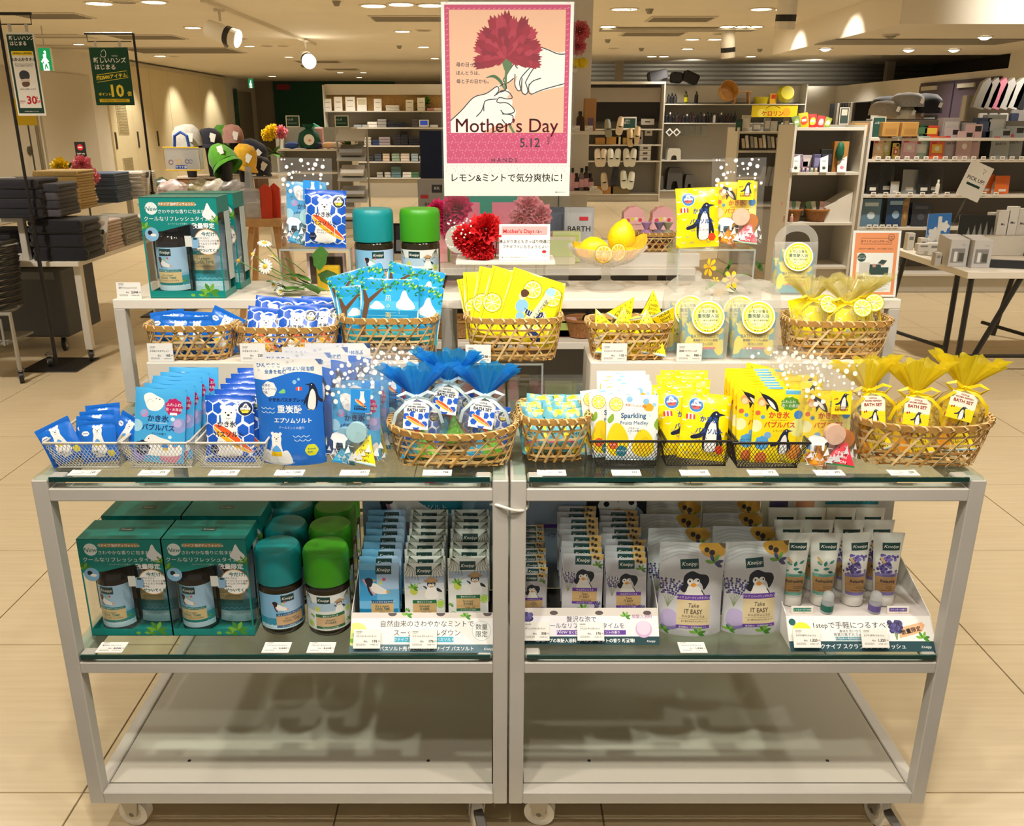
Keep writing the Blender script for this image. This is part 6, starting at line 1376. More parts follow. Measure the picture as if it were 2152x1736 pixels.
for c_,(dx,kk,n,sc)in enumerate([(-.118,'kn_lav',9,.72),(-.015,'kn_lav',9,1.0),(.078,'kn_lav',9,1.0)]):
 g=('small lavender tablet sachets','lavender salt sachets of the middle column','lavender salt sachets of the end column')[c_]
 for i in range(n):
  put(kk,'bath_salt_sachet','%s lavender hugging penguin sachet in the %s column, %s from the front'%('small' if c_==0 else 'large',('left','middle','right')[c_],ORD[i]),'sachet',((xc+xd)/2+dx+rnd.uniform(-.003,.003),1.536+.052+.0175*i,ZL+(.03 if c_ else .034)+.0055*i+(.01 if c_==1 else 0)),lean(.2,0,rnd.uniform(-.03,.03)),g,sc)
# silver stand-up pouches
for c_,(px,k0)in enumerate([(1447,0),(1585,0)]):
 x=U(px,1340,Z=ZL).x
 for i in range(5):
  put('take_easy','bath_tablet_pouch','silver penguin stand-up pouch, column %s, %s from the front'%(('beside the lavender display','beside the scrub tubes')[c_],ORD[i]),'pouch',(x+(.002,-.008,-.014,.0,.006)[i]*(1 if c_ else 1.2),1.585+.068*i+.006*c_,ZL+.001),lean(.1,(.06,-.03,.02,0,.03)[i]*(1 if c_ else-1),0),'silver penguin pouches')
# scrub tube display
xe,xf_=U(1660,1380,Y=1.512).x,U(1975,1380,Y=1.512).x
ct=counter_tray('counter_display','cardboard counter display of body scrub tubes',xe,xf_-.006,1.512,.26,.052,.05,'#f2f0ec',
 [('#234a52',R(0,0,100,7)),T('#fff','クナイプ スクラブボディウォッシュ',50,2.2,3.6,bold=.01),T('#fff','Kneipp',93,2.4,2.4,sh=.3),T('#2a2a2a','1stepで手軽につるすべケア',48,16,5),T('#555','身体を洗いながら',44,13,2.2),T('#555','角質の黒ずみスッキリOFF!!',46,10.6,2.4),('#1f7f92',R(32,7.6,66,10)),T('#fff','自然由来の角質除去成分 シリカスクラブ配合',49,8.2,1.7),('#f0b98a',[(76,9),(92,13),(95,18),(93,20),(77,16)]),T('#222','数量限定',85,13,3.6,rot=.22,bold=.02),('#e6ea3a',C(10,13,7)),('#1f5f5a',C(4,20,2.4))]+lavender(74,8,12,4,9)+leafy(92,9,5),None,.27,
 deck+[('#c9c6c4',R(0,36,100,100)),('#1f7f92',R(48,66,88,74)),T('#fff','クナイプ スクラブボディウォッシュ',68,68.4,3.4),('#e3dfd6',R(6,36,20,70)),('#4a3f6a',R(6,58,20,70)),('#e3dfd6',R(26,32,40,70)),('#c78a64',R(26,60,40,70))]+leafy(46,36,9)+leafy(88,50,12)+lavender(66,34,14,4,5),'#b7b2ae')
xm_=(xe+xf_)/2
MB().box((0,.05+.1,.05),(xf_-xe-.01,.2,.003),mat('#cfc8c4',.6)).build('tube_platform',ct)
for c_,(dx,kk)in enumerate([(-.125,'t_mint'),(-.062,'t_mint'),(.005,'t_lav'),(.07,'t_lav')]):
 for i in range(3):
  put_tube(kk,'%s body scrub tube, column %s, %s row'%(('mint leaf','mint leaf','lavender','lavender')[c_],('nearest the pouches','second from the pouches','third from the pouches','at the outer end')[c_],('front','middle','back')[i]),(xm_+dx+.006*i,1.512+.105+.062*i,ZL+.0525),(-.1,0,(.1 if c_==2 and i==0 else-.02)))
for px,lab in((1738,'clear mini tester bottle before the mint scrub tubes'),(1838,'clear mini tester bottle before the lavender scrub tubes')):
 x=U(px,1285,Y=1.575).x;b=thing('tester_bottle',lab,'bottle',(x,1.578,ZL+.0525))
 MB().lathe([(0,.001),(.0115,.001),(.0125,.004),(.0125,.026),(.01,.03),(0,.03)],film('tester',(.95,.97,.97),.5,.05,(.9,.92,.93)),20).build('bottle_body',b,40)
 MB().lathe([(.0105,.03),(.0115,.031),(.0115,.04),(.009,.046),(.004,.049),(0,.049)],film('tester',(.95,.97,.97),.5,.05,(.9,.92,.93)),20).build('screw_cap',b,40)
 MB().lathe([(.0126,.006),(.0126,.02)],mat('#1f6b5c' if px<1800 else '#6a5a9a',.5),20).build('label',b)
for px,tx,c2 in((1685,'ミント&ユーカリの香り','#1f7a62'),(1886,'ラベンダーの香り','#5a3f8f')):
 x=U(px,1288,Y=1.575).x;m=MB();art(m,100,34,'#e9dccb',[('#f2eee6',R(0,26,100,34)),(c2,R(10,9,90,26)),T('#fff',tx,50,14,9),T('#555','ハーブの恵み',50,3,5)],flat_fn(1,1,(-.023,0,0)),'paper',60,.00046,.0003)
 m.box((0,.0008,.0078),(.046,.001,.0156),card_w);tag(m.build('scent_card',None,0,(x,1.572,ZL+.0525),(-.3,0,0)),'small scent card with a %s band on the scrub display'%('green' if px<1800 else 'purple'),'card')
# price cards
for px,py,n,pr,l in[(225,1364,'泡ボディウォッシュ','2,046','before the lower teal boxes'),(576,1364,'バスソルトスーパーミント','2,640','before the turquoise lidded jars'),(671,1363,'バスソルトライムミント','2,640','before the green lidded jars'),(1460,1366,'スパークリングタブレット','1,540','before the silver pouches')]:
 c=U(px,1376,Z=ZL);price_card('white price card %s yen lying on the lower glass %s'%(pr,l),(c.x,YF+.008,ZL+.0012),n,pr,(-pi/2+.03,0,0),.055,.036)
for px,py,yy,n,pr,l in[(770,1338,1.512,'バスソルトスーパーミント','176','hooked on the mint salt display, outer one'),(889,1340,1.512,'バスソルトライムミント','176','hooked on the mint salt display, middle one'),(1127,1322,1.54,'タブレットラベンダーミント','308','hooked on the lavender display'),(1242,1324,1.54,'バスソルトラベンダーミント','176','hooked on the lavender display, middle one'),(1698,1340,1.515,'スクラブボディウォッシュ','1,320','hooked on the scrub display below the mint tubes'),(1842,1338,1.515,'スクラブボディウォッシュ','1,320','hooked on the scrub display below the lavender tubes')]:
 c=U(px,py,Y=yy);price_card('white price card %s yen %s'%(pr,l),(c.x,yy-.006,ZL+.012),n,pr,(-.62,0,0),.055,.038)
# ================================================================ the rest of the shop floor
def mpp(Y,py=300):
 """metres per photo pixel at distance Y"""
 return Y/(cos(TH)+(CY-py)/F*sin(TH))/F
rb=random.Random(5)
white_p,grey_p=mat('#d8d2c6',.5),mat('#a9a498',.5)
def shelf_unit(name,lab,x0,x1,y0,d,zs,h,back='#bdb6a8',shelf='#cfc9bc',sides=True,base=True,posts=None,cat='shelf unit'):
 s=thing(name,lab,cat,((x0+x1)/2,y0,0));w=x1-x0
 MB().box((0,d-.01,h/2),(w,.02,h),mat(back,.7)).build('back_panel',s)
 for z in zs:MB().box((0,d/2-.01,z-.012),(w-.04,d-.022,.024),mat(shelf,.5),.002).build('shelf',s)
 if sides:
  for q in(-1,1):MB().box((q*(w/2-.01),d/2-.01,h/2),(.02,d-.022,h),mat(posts or shelf,.5)).build('side_panel',s)
 if base:MB().box((0,d/2+.01,zs[-1]/2-.015),(w-.044,d-.06,max(.02,zs[-1]-.03)),mat('#b3ac9e',.6)).build('plinth',s)
 return s
def tbox(name,lab,cat,c,sz,col,grp=None,lbl=None,rz=0,rx=0,lc='#f2efe8',txt=None,tcol='#333',pname='printed_label',tsz=None):
 """carton, card or panel standing at c (bottom centre of the front) with an optional printed label"""
 t=thing(name,lab,cat,c,(rx,0,rz),grp);w,d,h=sz
 MB().box((0,d/2,h/2),sz,mat(col,.5),min(w,d,h)*.04).build('body',t)
 if lbl or txt:
  x0,z0,x1,z1=lbl or(.08,.08,.92,.92);m=MB();W,Hh=(x1-x0)*w,(z1-z0)*h
  art(m,100,100*Hh/W,lc,[T(tcol,txt,50,100*Hh/W*.4,tsz or min(100*Hh/W*.5,150/len(max(txt.split('\n'),key=len))),bold=.02)]if txt else[],flat_fn(1,1,(x0*w-w/2,-.0008,z0*h)),'paper',100,W/100,.0005);m.build(pname,t)
 return t
_bt={}
def bottle(lab,c,r,h,col,cap='#222',grp=None,pump=False,lc=None,cat='bottle',name='bottle'):
 t=thing(name,lab,cat,c,(0,0,0),grp);k=(r,h,col,cap,pump,lc)
 if k not in _bt:
  _bt[k]=(MB().lathe([(0,.001),(r*.95,.001),(r,h*.04),(r,h*.62),(r*.8,h*.72),(r*.38,h*.78),(r*.36,h*.82)],mat(col,.2),16).mesh('bottle_body',40),
    (MB().lathe([(r*.45,h*.8),(r*.45,h*.9),(r*.15,h*.91),(r*.15,h*.97),(0,h*.97)],mat(cap,.4),12).box((-r*.35,0,h*.98),(r*1.1,r*.3,h*.03),mat(cap,.4))if pump else MB().lathe([(r*.5,h*.8),(r*.5,h*.98),(r*.4,h),(0,h)],mat(cap,.4),12)).mesh('cap',40),
    MB().lathe([(r*1.01,h*.15),(r*1.01,h*.5)],mat(lc,.6),16).mesh('label')if lc else None)
 obj('bottle_body',_bt[k][0],t);obj('pump' if pump else 'cap',_bt[k][1],t)
 if lc:obj('label',_bt[k][2],t)
 return t
def gpouch(key,base,bands):
 if key not in PK:pack(key,.1,.15,.03,base,bands,'doy',cell=25)
def towel(lab,c,w,d,h,col,grp,rz=0,fold=True):
 k=('tw',round(w,3),round(d,3),round(h,3),col)
 if k not in PK:
  m=mat(col,fin='cloth',noise=.12,nscale=50);mb=MB()
  for q in range(2):
   z0,z1=h*q/2,h*(q+1)/2
   mb.box((0,0,(z0+z1)/2),(w*(1-.02*q),d*(1-.03*q),z1-z0),m,(z1-z0)*.46,seg=3)
  mb.box((w*.01,-d/2+h*.4,h/2),(w*.98,h*.8,h*.98),m,h*.38,seg=3);PK[k]=mb.mesh('folded_towel',60)
 return tag(obj('folded_towel',PK[k],None,c,(0,0,rz)),lab,'towel',grp)
def towels(desc,c,n,w,d,h,cols,grp,rz=0):
 c=V(c)
 for i in range(n):
  towel('%s, %s from the bottom'%(desc,ORD[i])if n>1 else desc,c+V((rb.uniform(-.006,.006),rb.uniform(-.006,.006),h*i)),w,d,h-.0006,cols[i%len(cols)],grp,rz+rb.uniform(-.03,.03))
def card_sign(lab,c,w,h,shapes,base,rx=-.15,rz=0,ah=None,cat='sign',name='shop_sign',t=.004):
 s=thing(name,lab,cat,c,(rx,0,rz));m=MB();art(m,100,100*h/w,base,shapes,flat_fn(1,1,(-w/2,0,0)),'paper',60,w/100,.0006);m.build('printed_face',s)
 MB().box((0,t/2+.0006,h/2),(w,t,h),mat('#dcd6ca',.6)).build('board',s);return s
def tableq(name,lab,x0,x1,y0,y1,z,t=.03,leg='#d5cfc3',cat='table',lr=.02,cast=False,top='#e4ddd0',inset=.03):
 s=thing(name,lab,cat,((x0+x1)/2,(y0+y1)/2,0));w,d=x1-x0,y1-y0
 MB().box((0,0,z-t/2),(w,d,t),mat(top,.5),.003).build('table_top',s)
 for a in(-1,1):
  for b in(-1,1):
   x,y=a*(w/2-inset),b*(d/2-inset);z0=.075 if cast else 0
   MB().box((x,y,(z-t+z0)/2),(lr*2,lr*2,z-t-z0),mat(leg,.5),.002).build('leg',s)
   if cast:caster(s,(x,y,0),.3*a,0,.034,'#22201e','#8a857b')
 return s
# ---- rear display table right behind the carts
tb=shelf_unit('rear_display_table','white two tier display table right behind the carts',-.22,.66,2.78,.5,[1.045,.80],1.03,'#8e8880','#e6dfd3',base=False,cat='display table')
MB().box((.0,.3,.4),(.8,.3,.02),mat('#d6cfc2',.5)).build('shelf',tb)
for s in(-1,1):MB().box((s*.3,.1,.92),(.02,.05,.22),mat('#cfc8bb',.5)).build('divider',tb)
zt=1.046
fl_=thing('peony_bunch','bright pink artificial peony bunch behind the green lidded jar','artificial flowers',(U(940,470,Y=2.85).x,2.9,zt));o0=fl_.location.copy()
for i,(px,py,r)in enumerate([(938,452,.05),(960,435,.05),(920,440,.035),(945,480,.035)]):ruffle(MB(),U(px,py,Y=2.88)-o0,r,mat('#e02a6c',.7,noise=.2,nscale=60),(-.2,-1,.4),6,14,i+30,.7).build('flower_head',fl_)
MB().tube([V((0,0,.002)),V((0,0,.12))],.004,stemm,6).build('stem',fl_)
fl2=thing('peony_bunch','pale pink artificial peony bunch behind the message card','artificial flowers',(U(1115,470,Y=2.85).x,2.9,zt));o0=fl2.location.copy()
for i,(px,py,r)in enumerate([(1110,432,.045),(1135,450,.04),(1095,460,.04),(1125,470,.035)]):ruffle(MB(),U(px,py,Y=2.88)-o0,r,mat('#f29aa6',.7,noise=.15,nscale=60),(.1,-1,.4),5,12,i+40,.7).build('flower_head',fl2)
MB().tube([V((0,0,.002)),V((0,0,.12))],.004,stemm,6).build('stem',fl2)
c=U(1020,500,Y=3.1);card_sign('pink gift box picture panel behind the carnations',(c.x,3.1,zt),.24,.24,[('#f08aa4',R(0,0,100,100)),('#2f9f8c',R(42,0,60,100)),('#2f9f8c',R(0,74,100,90))],'#f08aa4',-.05)
m=MB().cyl((0,0,0),(0,.003,0),.045,mat('#f6f1e4',.6),n=32);t=thing('round_tag','round white congratulation tag before the pink panel','tag',(U(965,465,Y=2.8).x,2.79,zt+.09));m.build('disc',t)
m=MB();art(m,100,60,'#f6f1e4',[T('#333','おめでと',50,34,18),T('#333','ありがと',50,12,18),('#3f9f6c',C(55,56,6,10,9))],flat_fn(1,1,(-.032,-.0008,-.02)),'paper',60,.00064);m.build('lettering',t);MB().cyl((0,.004,-.09),(0,.004,0),.002,mat('#ccc')).build('stick',t)
for px,pw,ph,Y,col,lab,tx,tc,lc in[(1187,92,100,3.05,'#4a5266','dark framed picture board behind the compote','','#fff','#5a6478'),(1215,62,106,2.98,'#b9bbbd','silver stand pouch with red mark behind the compote','BARTH','#333','#c6c8ca'),(1190,60,64,2.9,'#dfe6a8','green flowery soap carton behind the compote','Fleur','#8a9a2c','#cfdc7c'),(1135,52,60,2.93,'#f0c3cc','pink flowery soap carton beside the green one','Fleur','#c86a7c','#f2aebd'),(1180,60,58,2.84,'#e9e2c4','floral soap carton with green leaves on the rear table','','#333','#d8e0a0'),(925,40,62,2.9,'#f2b3b3','pink carton at the left end of the rear table','','#333','#f0a3a8')]:
 k=mpp(Y,470);tbox('carton',lab,'carton',(U(px,540,Y=Y).x,Y,zt),(pw*k,.03,ph*k),col,None,(.08,.3,.92,.9),lc=lc,txt=tx or None,tcol=tc)
MB().box((0,0,0),(.03,.001,.012),mat('#d8343c',.6)).build('red_mark',bpy.data.objects['carton.001'],0,(.015,-.002,.135))
for i,(px,Y)in enumerate([(1331,2.95),(1391,2.95)]):
 t=thing('scalloped_gift_box','pink scalloped flower gift box %s'%('beside the big lemon' if i==0 else 'behind the small purple basket'),'gift box',(U(px,500,Y=Y).x,Y,1.09));w,h=.088,.135
 P0=[(-w*.42,0),(w*.42,0),(w*.5,h*.55),(w*.44,h*.62)]+[(w*.42*cos(a)*(1+.06*cos(7*a)),h*.72+h*.26*sin(a)*(1+.08*cos(9*a)))for a in(pi*q/12 for q in range(13))]+[(-w*.44,h*.62),(-w*.5,h*.55)]
 MB().prism(P0,0,.05,mat('#efb2b4',.5)).build('body',t)
 m=MB();art(m,100,60,'#f3c0bd',[('#e0527f',C(20,44,10)),('#f0d84a',C(40,50,9)),('#e0405c',C(78,46,9)),('#f7ecd0',C(58,52,8)),T('#7a3a4a','Sakura Sweets',50,22,12,sh=.3)],flat_fn(1,1,(-w*.4,-.001,h*.42)),'paper',60,w*.8/100);m.build('printed_label',t)
 MB().box((.005,-.001,h*.2),(w*.45,.002,h*.26),mat('#f0a08c',.4)).build('window',t)
st2=tag(MB().span((.38,2.8,1.045),(.655,3.2,1.089),mat('#e6dfd3',.5),.002).build('riser_box'),'white step block on the rear table under the pink boxes','riser block')
kb=basket('small bamboo basket of purple sweets on the rear table',(U(1375,520,Y=2.87).x,2.87,1.09),.12,.09,.055,.85,3.4,12,2,sw=.004)
for i,(dx,c)in enumerate([(-.03,'#b98fc0'),(.012,'#8f7f9a'),(.04,'#a9a58a')]):tag(MB().ball((0,0,0),.026,mat(c,.3,noise=.3,nscale=80),12,(1,1,.9)).lathe([(.004,.02),(.018,.045)],mat(c,.3),12).build('wrapped_sweet',None,40,(kb.location.x+dx,2.87,1.135)),'foil wrapped sweet, %s in the small basket'%ORD[i],'sweet','wrapped sweets')
for i,(px,c,lab)in enumerate([(935,'#a8763c','wicker basket on the lower rear shelf behind the blue basket'),(968,'#b5844a','wicker basket of pink packets on the lower rear shelf'),(1222,'#a8703c','wicker basket on the lower rear shelf beside the lemon basket')]):
 t=thing('wicker_basket',lab,'basket',(U(px,690,Y=2.86).x,2.87,.801));MB().lathe([(.001,.003),(.045,.003),(.058,.06),(.054,.06),(.042,.007),(.001,.007)],mat(c,.6,noise=.4,nscale=150,bump=1,bscale=300),20).build('wicker_body',t,30);MB().tube([(.057*cos(a),.057*sin(a),.06)for a in(2*pi*q/20 for q in range(20))],.005,mat(c,.6),6,True).build('rim',t)
tbox('gift_carton','pink bow gift carton on the lower rear shelf','gift box',(U(1187,690,Y=2.85).x,2.85,.801),(.05,.05,.055),'#f2a3ad',None,(.3,.9,.7,1.0),lc='#f7c3c8')
for i,px in enumerate((1180,1400)):tbox('soap_carton',('floral soap carton under the glass bowl' if i==0 else 'green and pink soap carton under the acrylic riser'),'carton',(U(px,590,Y=2.85).x,2.85,.801),(.11,.05,.06),'#e9b8b0',None,(.1,.4,.9,.95),lc='#b9c86a')
bottle('dark green bottle standing under the glass bowl',(U(1240,590,Y=2.85).x,2.86,.801),.022,.1,'#1e2a1c','#111',lc='#d9d4c8')
# ---- pillar with shelves
pl_=thing('shelving_pillar','tall white shelving pillar behind the large poster','shelf unit',(.16,5.5,0))
MB().span((-.44,0,0),(.4,.3,CEIL),mat('#e3ddd0',.6)).build('panel',pl_)
MB().span((.22,-.004,.3),(.226,.0,1.95),mat('#2a2724',.5)).build('slotted_rail',pl_)
for z in(1.78,1.44,1.1,.75):MB().span((-.3,-.2,z-.02),(.47 if z<1.7 else .3,-.001,z),mat('#e9e3d8',.5),.002).build('shelf',pl_)
pz=lambda px,z,y=5.36:(U(px,250,Y=y).x,y,z+.0005)
t=thing('carnation_vase','pink carnations in a glass vase on the pillar top shelf','artificial flowers',pz(1213,1.78));ruffle(MB(),(0,0,.2),.06,mat('#f08088',.7,noise=.15,nscale=40),(0,-1,.3),6,16,51,.8).build('flower_head',t);ruffle(MB(),(-.01,.0,.12),.05,mat('#ec7a84',.7),(0,-1,.1),5,14,52,.8).build('flower_head',t);MB().cyl((0,0,0),(0,0,.1),.03,film('vase',(.95,.98,.96),.8),n=16).build('vase',t);MB().ball((.02,-.03,.03),.03,mat('#e6c81c',.8,noise=.3,nscale=90,bump=1),12).ball((-.02,-.03,.03),.026,mat('#e6c81c',.8),12).build('yellow_blossom',t)
bottle('brown diffuser bottle on the pillar middle shelf',pz(1219,1.44),.022,.11,'#3a2414','#1a1512')
tbox('diffuser_carton','tall kraft diffuser carton on the pillar middle shelf','carton',pz(1240,1.44),(.07,.06,.18),'#b98a54',None,(.3,.05,.8,.4),lc='#7a6a8a')
for i,px in enumerate((1211,1238,1252)):price_card('small price card on the pillar shelf, %s from the poster'%ORD[i],(U(px,258,Y=5.29).x,5.292,1.44 if i<2 else 1.1),'雑貨','1,980',(0,0,0),.045,.03)
for i,(px,c,h)in enumerate([(1206,'#f2b3c0',.13),(1215,'#2a2422',.1),(1226,'#8a7a80',.13),(1236,'#3a2f2c',.14),(1245,'#4a2a2a',.1)]):bottle('slim cosmetic bottle on the pillar lower shelf, %s from the poster'%ORD[i],pz(px,1.1),.019,h,c,'#15120f','pillar shelf bottles',lc='#f0b8c4')
t=thing('green_plant','small bright green artificial grass plant below the pillar shelves','plant',pz(1213,.96-.21));MB().lathe([(0,0),(.05,0),(.06,.1),(0,.1)],mat('#c9c3b6',.5),16).build('pot',t);m=MB()
for i in range(120):
 a,b=rb.uniform(0,2*pi),rb.uniform(.2,1.2);leaf(m,(0,0,.1),(cos(a)*cos(b),sin(a)*cos(b),sin(b)),rb.uniform(.09,.14),.006,mat('#4f9a2c',.6,noise=.3,nscale=40))
m.build('foliage',t)['kind']='stuff'
# ---- silver pouches and boxes left of the pillar
tb=tableq('goods_table','white table of silver pouches left of the pillar',-.62,-.12,4.1,4.6,.9)
gpouch('p_silver','#b8b6b6',[('#2a2a2a',R(55,100,96,130)),T('#fff','素肌',75,112,12),('#d8343c',R(10,78,42,92)),T('#333','BARTH',55,50,18)])
for i,(px,Y,z)in enumerate([(905,4.3,1.06),(885,4.18,.92),(915,4.16,.92)]):put('p_silver','silver_pouch','silver bath pouch left of the pillar, %s'%('on the acrylic step','nearest the turquoise jar','behind the green lidded jar')[i],'pouch',(U(px,430,Y=Y).x,Y,z-.019),(-.08,0,.1*i),'silver pouches by the pillar',1.25)
acrylic_u('acrylic_riser','clear acrylic step left of the pillar',(U(900,400,Y=4.25).x,4.22,.9005),.22,.2,.14)
card_sign('white and navy board standing beside the large poster',(U(918,400,Y=4.5).x,4.5,.9005),.16,.55,[('#1c2a4c',R(0,200,100,344))],'#d9d4ca',0)
card_sign('dark framed picture card left of the pillar',(U(858,470,Y=4.15).x,4.12,.9005),.14,.14,[('#3a3f4a',R(8,8,92,92)),('#9aa3b2',R(8,8,92,45))],'#15161a',-.2)
# ---- left: towel table
LT=thing('towel_table','white two tier towel display table on casters','table',(-3.2,6.1,0));tw_,e=mat('#e3dccf',.5),mat('#d6d0c4',.5)
MB().box((0,0,.645),(1.16,1.35,.03),tw_,.003).build('table_top',LT);MB().box((-.3,.28,.915),(1.1,1.8,.03),tw_,.003).build('table_top',LT)
for x,y in((.54,-.6),(.54,.6),(-.5,-.6),(-.5,.6)):
 MB().box((x,y,.36),(.045,.045,.56),e,.003).build('leg',LT);caster(LT,(x,y,0),.4,0,.038,'#24211e','#8a857b')
for x,y in((.22,-.58),(-.8,-.58),(.22,1.1)):MB().box((x,y,.78),(.04,.04,.24),e,.003).build('upright',LT)
MB().box((-.3,-.58,.68),(1.0,.04,.04),e,.003).build('cross_rail',LT)
T1,T2=.9305,.6605
for px,Y,n,w,d,h,cols,desc in[(62,5.55,4,.3,.3,.058,['#20202a','#262530'],'dark navy towel in the front upper stack'),(122,5.62,4,.16,.3,.05,['#56545c','#3a3a44'],'charcoal towel beside the navy stack'),(145,6.1,7,.3,.28,.036,['#b99a5c','#c2a566'],'tan towel in the tall upper stack'),(228,6.62,7,.28,.28,.03,['#45566e','#4d5f78'],'slate blue towel in the upper stack'),(282,6.95,7,.3,.28,.028,['#e2dcd2','#d8d2c8'],'white towel at the far upper stack')]:
 towels(desc,(U(px,440,Y=Y).x,Y,T1),n,w,d,h,cols,'towels on the upper tier')
for px,Y,n,w,d,h,cols,desc in[(40,5.68,6,.3,.25,.03,['#232228'],'black towel folded under the upper tier'),(145,5.6,3,.34,.3,.085,['#15161f','#1b1c26'],'thick black towel in the big lower stack'),(205,6.02,5,.28,.26,.04,['#c9b3a6','#bfa99c'],'dusty pink towel in the lower stack'),(247,6.3,5,.26,.26,.04,['#8b897c','#98958a'],'grey striped towel in the lower stack'),(292,6.6,5,.24,.26,.034,['#c2bfba','#b4b1ac'],'light grey towel at the end of the lower tier')]:
 towels(desc,(U(px,530,Y=Y).x,Y,T2),n,w,d,h,cols,'towels on the lower tier')
card_sign('slim towel price sign leaning on the pink towels',(U(215,535,Y=5.85).x,5.83,T2),.07,.25,[('#3a3f3a',blob(50,200,24,5,.1)),('#7a746a',R(20,100,80,104)),('#7a746a',R(20,80,80,84))],'#efeae0',-.35,-.2)
card_sign('blank white sign at the left edge of the towel table',(U(20,455,Y=5.5).x,5.5,T1),.12,.24,[],'#ece8e0',-.15,.2)
card_sign('slim care sign behind the white towels',(U(305,430,Y=6.85).x,6.85,T1),.07,.22,[('#55504a',R(15,230,85,290)),('#8a857c',R(15,60,85,66)),('#8a857c',R(15,80,85,86))],'#f0ece4',-.3,-.3)
t=thing('gerbera_vase','yellow and pink gerbera bunch behind the tan towels','artificial flowers',(U(150,400,Y=6.45).x,6.5,T1));o0=t.location.copy();MB().cyl((0,0,0),(0,0,.2),.04,film('vase'),n=16).build('vase',t)
for i,(px,py,c)in enumerate([(113,372,'#f2d21c'),(140,372,'#f2d21c'),(125,350,'#efcf1a'),(165,358,'#ef8fa0'),(190,372,'#f08a9c'),(172,345,'#ee8498')]):ruffle(MB(),U(px,py,Y=6.38)-o0,.065,mat(c,.7,noise=.2,nscale=50),(.1*(i-2),-1,.3),6,16,i,.6).build('flower_head',t)
for i in range(8):leaf(MB(),(0,-.02,.22),(cos(i),-.5,.6*sin(i*2)+.4),.13,.025,lm).build('leaf',t,30)
gx=thing('storage_trolley','dark grey storage trolley under the towel table','trolley',(-3.3,5.75,0));MB().box((0,.25,.33),(.78,.5,.46),mat('#4d4f52',.6),.01).build('body',gx);MB().box((0,-.002,.52),(.7,.004,.05),mat('#6a6c6e',.5)).build('lip',gx)
for x in(-.33,.33):caster(gx,(x,.04,.0),.2,0,.045,'#1d1c1b','#9a958b')
bs=thing('basket_trolley','trolley stacked with black rimmed grey shopping baskets','shopping baskets',(-3.12,5.0,0));grey_b=mat('#8d8b84',.5)
MB().tube([(.26,0,.07),(.26,0,.42),(-.2,0,.42),(-.2,0,.07)],.014,mat('#a9a79f',.3,metal=.5),8).build('trolley_frame',bs)
for x,y in((.26,0),(-.2,0),(.26,.35)):caster(bs,(x,y,0),.5,0,.034,'#1c1b1a','#8a857b')
for i in range(11):
 o=MB().tube([(.24*cos(a)*(1 if abs(cos(a))<.9 else .98)+.012*0,.17*sin(a)+.16,.44+.036*i+.02*(cos(2*a)+.3))for a in(2*pi*q/28 for q in range(28))],.011,mat('#262422',.5),6,True).build('basket_rim',bs,60,(0.003*i,0,0))
 MB().lathe([(.2,.0),(.235,.028)],grey_b,24).build('basket_wall',o,0,(0,.16,.405+.036*i))
b_=MB().box((0,.16,.24),(.42,.3,.014),grey_b)
for i in range(12):b_.box((-.2+i*.036,.0,.31),(.012,.008,.16),grey_b)
b_.build('lower_basket',bs)['kind']='stuff'
# ---- hanging posters on stands
def hang_stand(lab,base,h,arm,z0,w,ph,shapes,bc,cat='poster stand',tilt=0,dz=.0):
 s=thing('poster_hanger_stand',lab,cat,base);bk_=mat('#1c1a18',.45)
 MB().box((0,.05,.004),(.36,.34,.008),bk_,.003).build('base_plate',s);MB().cyl((0,0,0),(0,0,h*.45),.012,bk_,n=10).build('pole',s);MB().cyl((0,0,h*.44),(0,0,h),.009,bk_,n=10).build('pole',s);MB().box((0,0,h*.45),(.03,.03,.05),bk_,.004).build('height_clamp',s)
 MB().tube([(0,0,h-.03),(arm*.02,0,h),(arm,-.0,h-tilt)],.009,bk_,8).build('arm',s);MB().tube([(arm*.96,0,h-tilt-.005),(arm*.96,0,h-.055-tilt),(arm*.06,0,h-.055+.0)],.0035,bk_,6).build('hanging_rod',s)
 for q in(.3,.8):MB().box((arm*q,-.004,h-.075-tilt*q),(.016,.01,.04),mat('#c9c6bd',.4)).build('clip',s)
 m=MB();art(m,100,100*ph/w,bc,shapes,flat_fn(1,1,(arm*.55-w/2,-.004,h-.095-ph-tilt*.5)),'paper',60,w/100,.0008);m.build('printed_poster',s);MB().box((arm*.55,-.0015,h-.095-ph/2-tilt*.5),(w,.002,ph),mat('#e6e2d8',.6)).build('poster_back',s)
p1=U(120,772,Z=0)
hang_stand('hanging towel sale poster marked 30 percent off',(p1.x,p1.y,0),2.07,.19,0,.165,.45,[('#123f2e',R(5,8,95,265)),('#f4f1ea',R(12,26,88,210)),('#f2d21c',R(14,198,86,212)),T('#fff','新しいハンズ\nはじまる',12,248,15,'l',.02),T('#333','3月6日(土)〜4月7日(日)',50,202,6.4,bold=.02),T('#1a1a1a','ふかふかタオル',50,180,12.5,bold=.03),T('#444','使うたびにふんわり仕上がり\nやわらか肌触りで乾きやすく',50,168,5),('#3a3f48',shp([(28,140),(44,150),(62,142),(60,122),(32,120)],3)),('#d9c9bc',shp([(32,120),(60,122),(59,112),(33,110)],2)),('#6a5040',shp([(33,110),(59,112),(56,98),(36,96)],2)),T('#222','3点以上お買い上げで',50,86,6),T('#c8202f','30',58,40,36,bold=.03),T('#c8202f','%\nOFF',83,56,11,bold=.02),T('#c8202f','対象商品\nすべて',22,46,6),T('#fff','一部対象外商品がございます',50,13,4)],'#f6f3ec')
p2=U(345,640,Y=6.95)
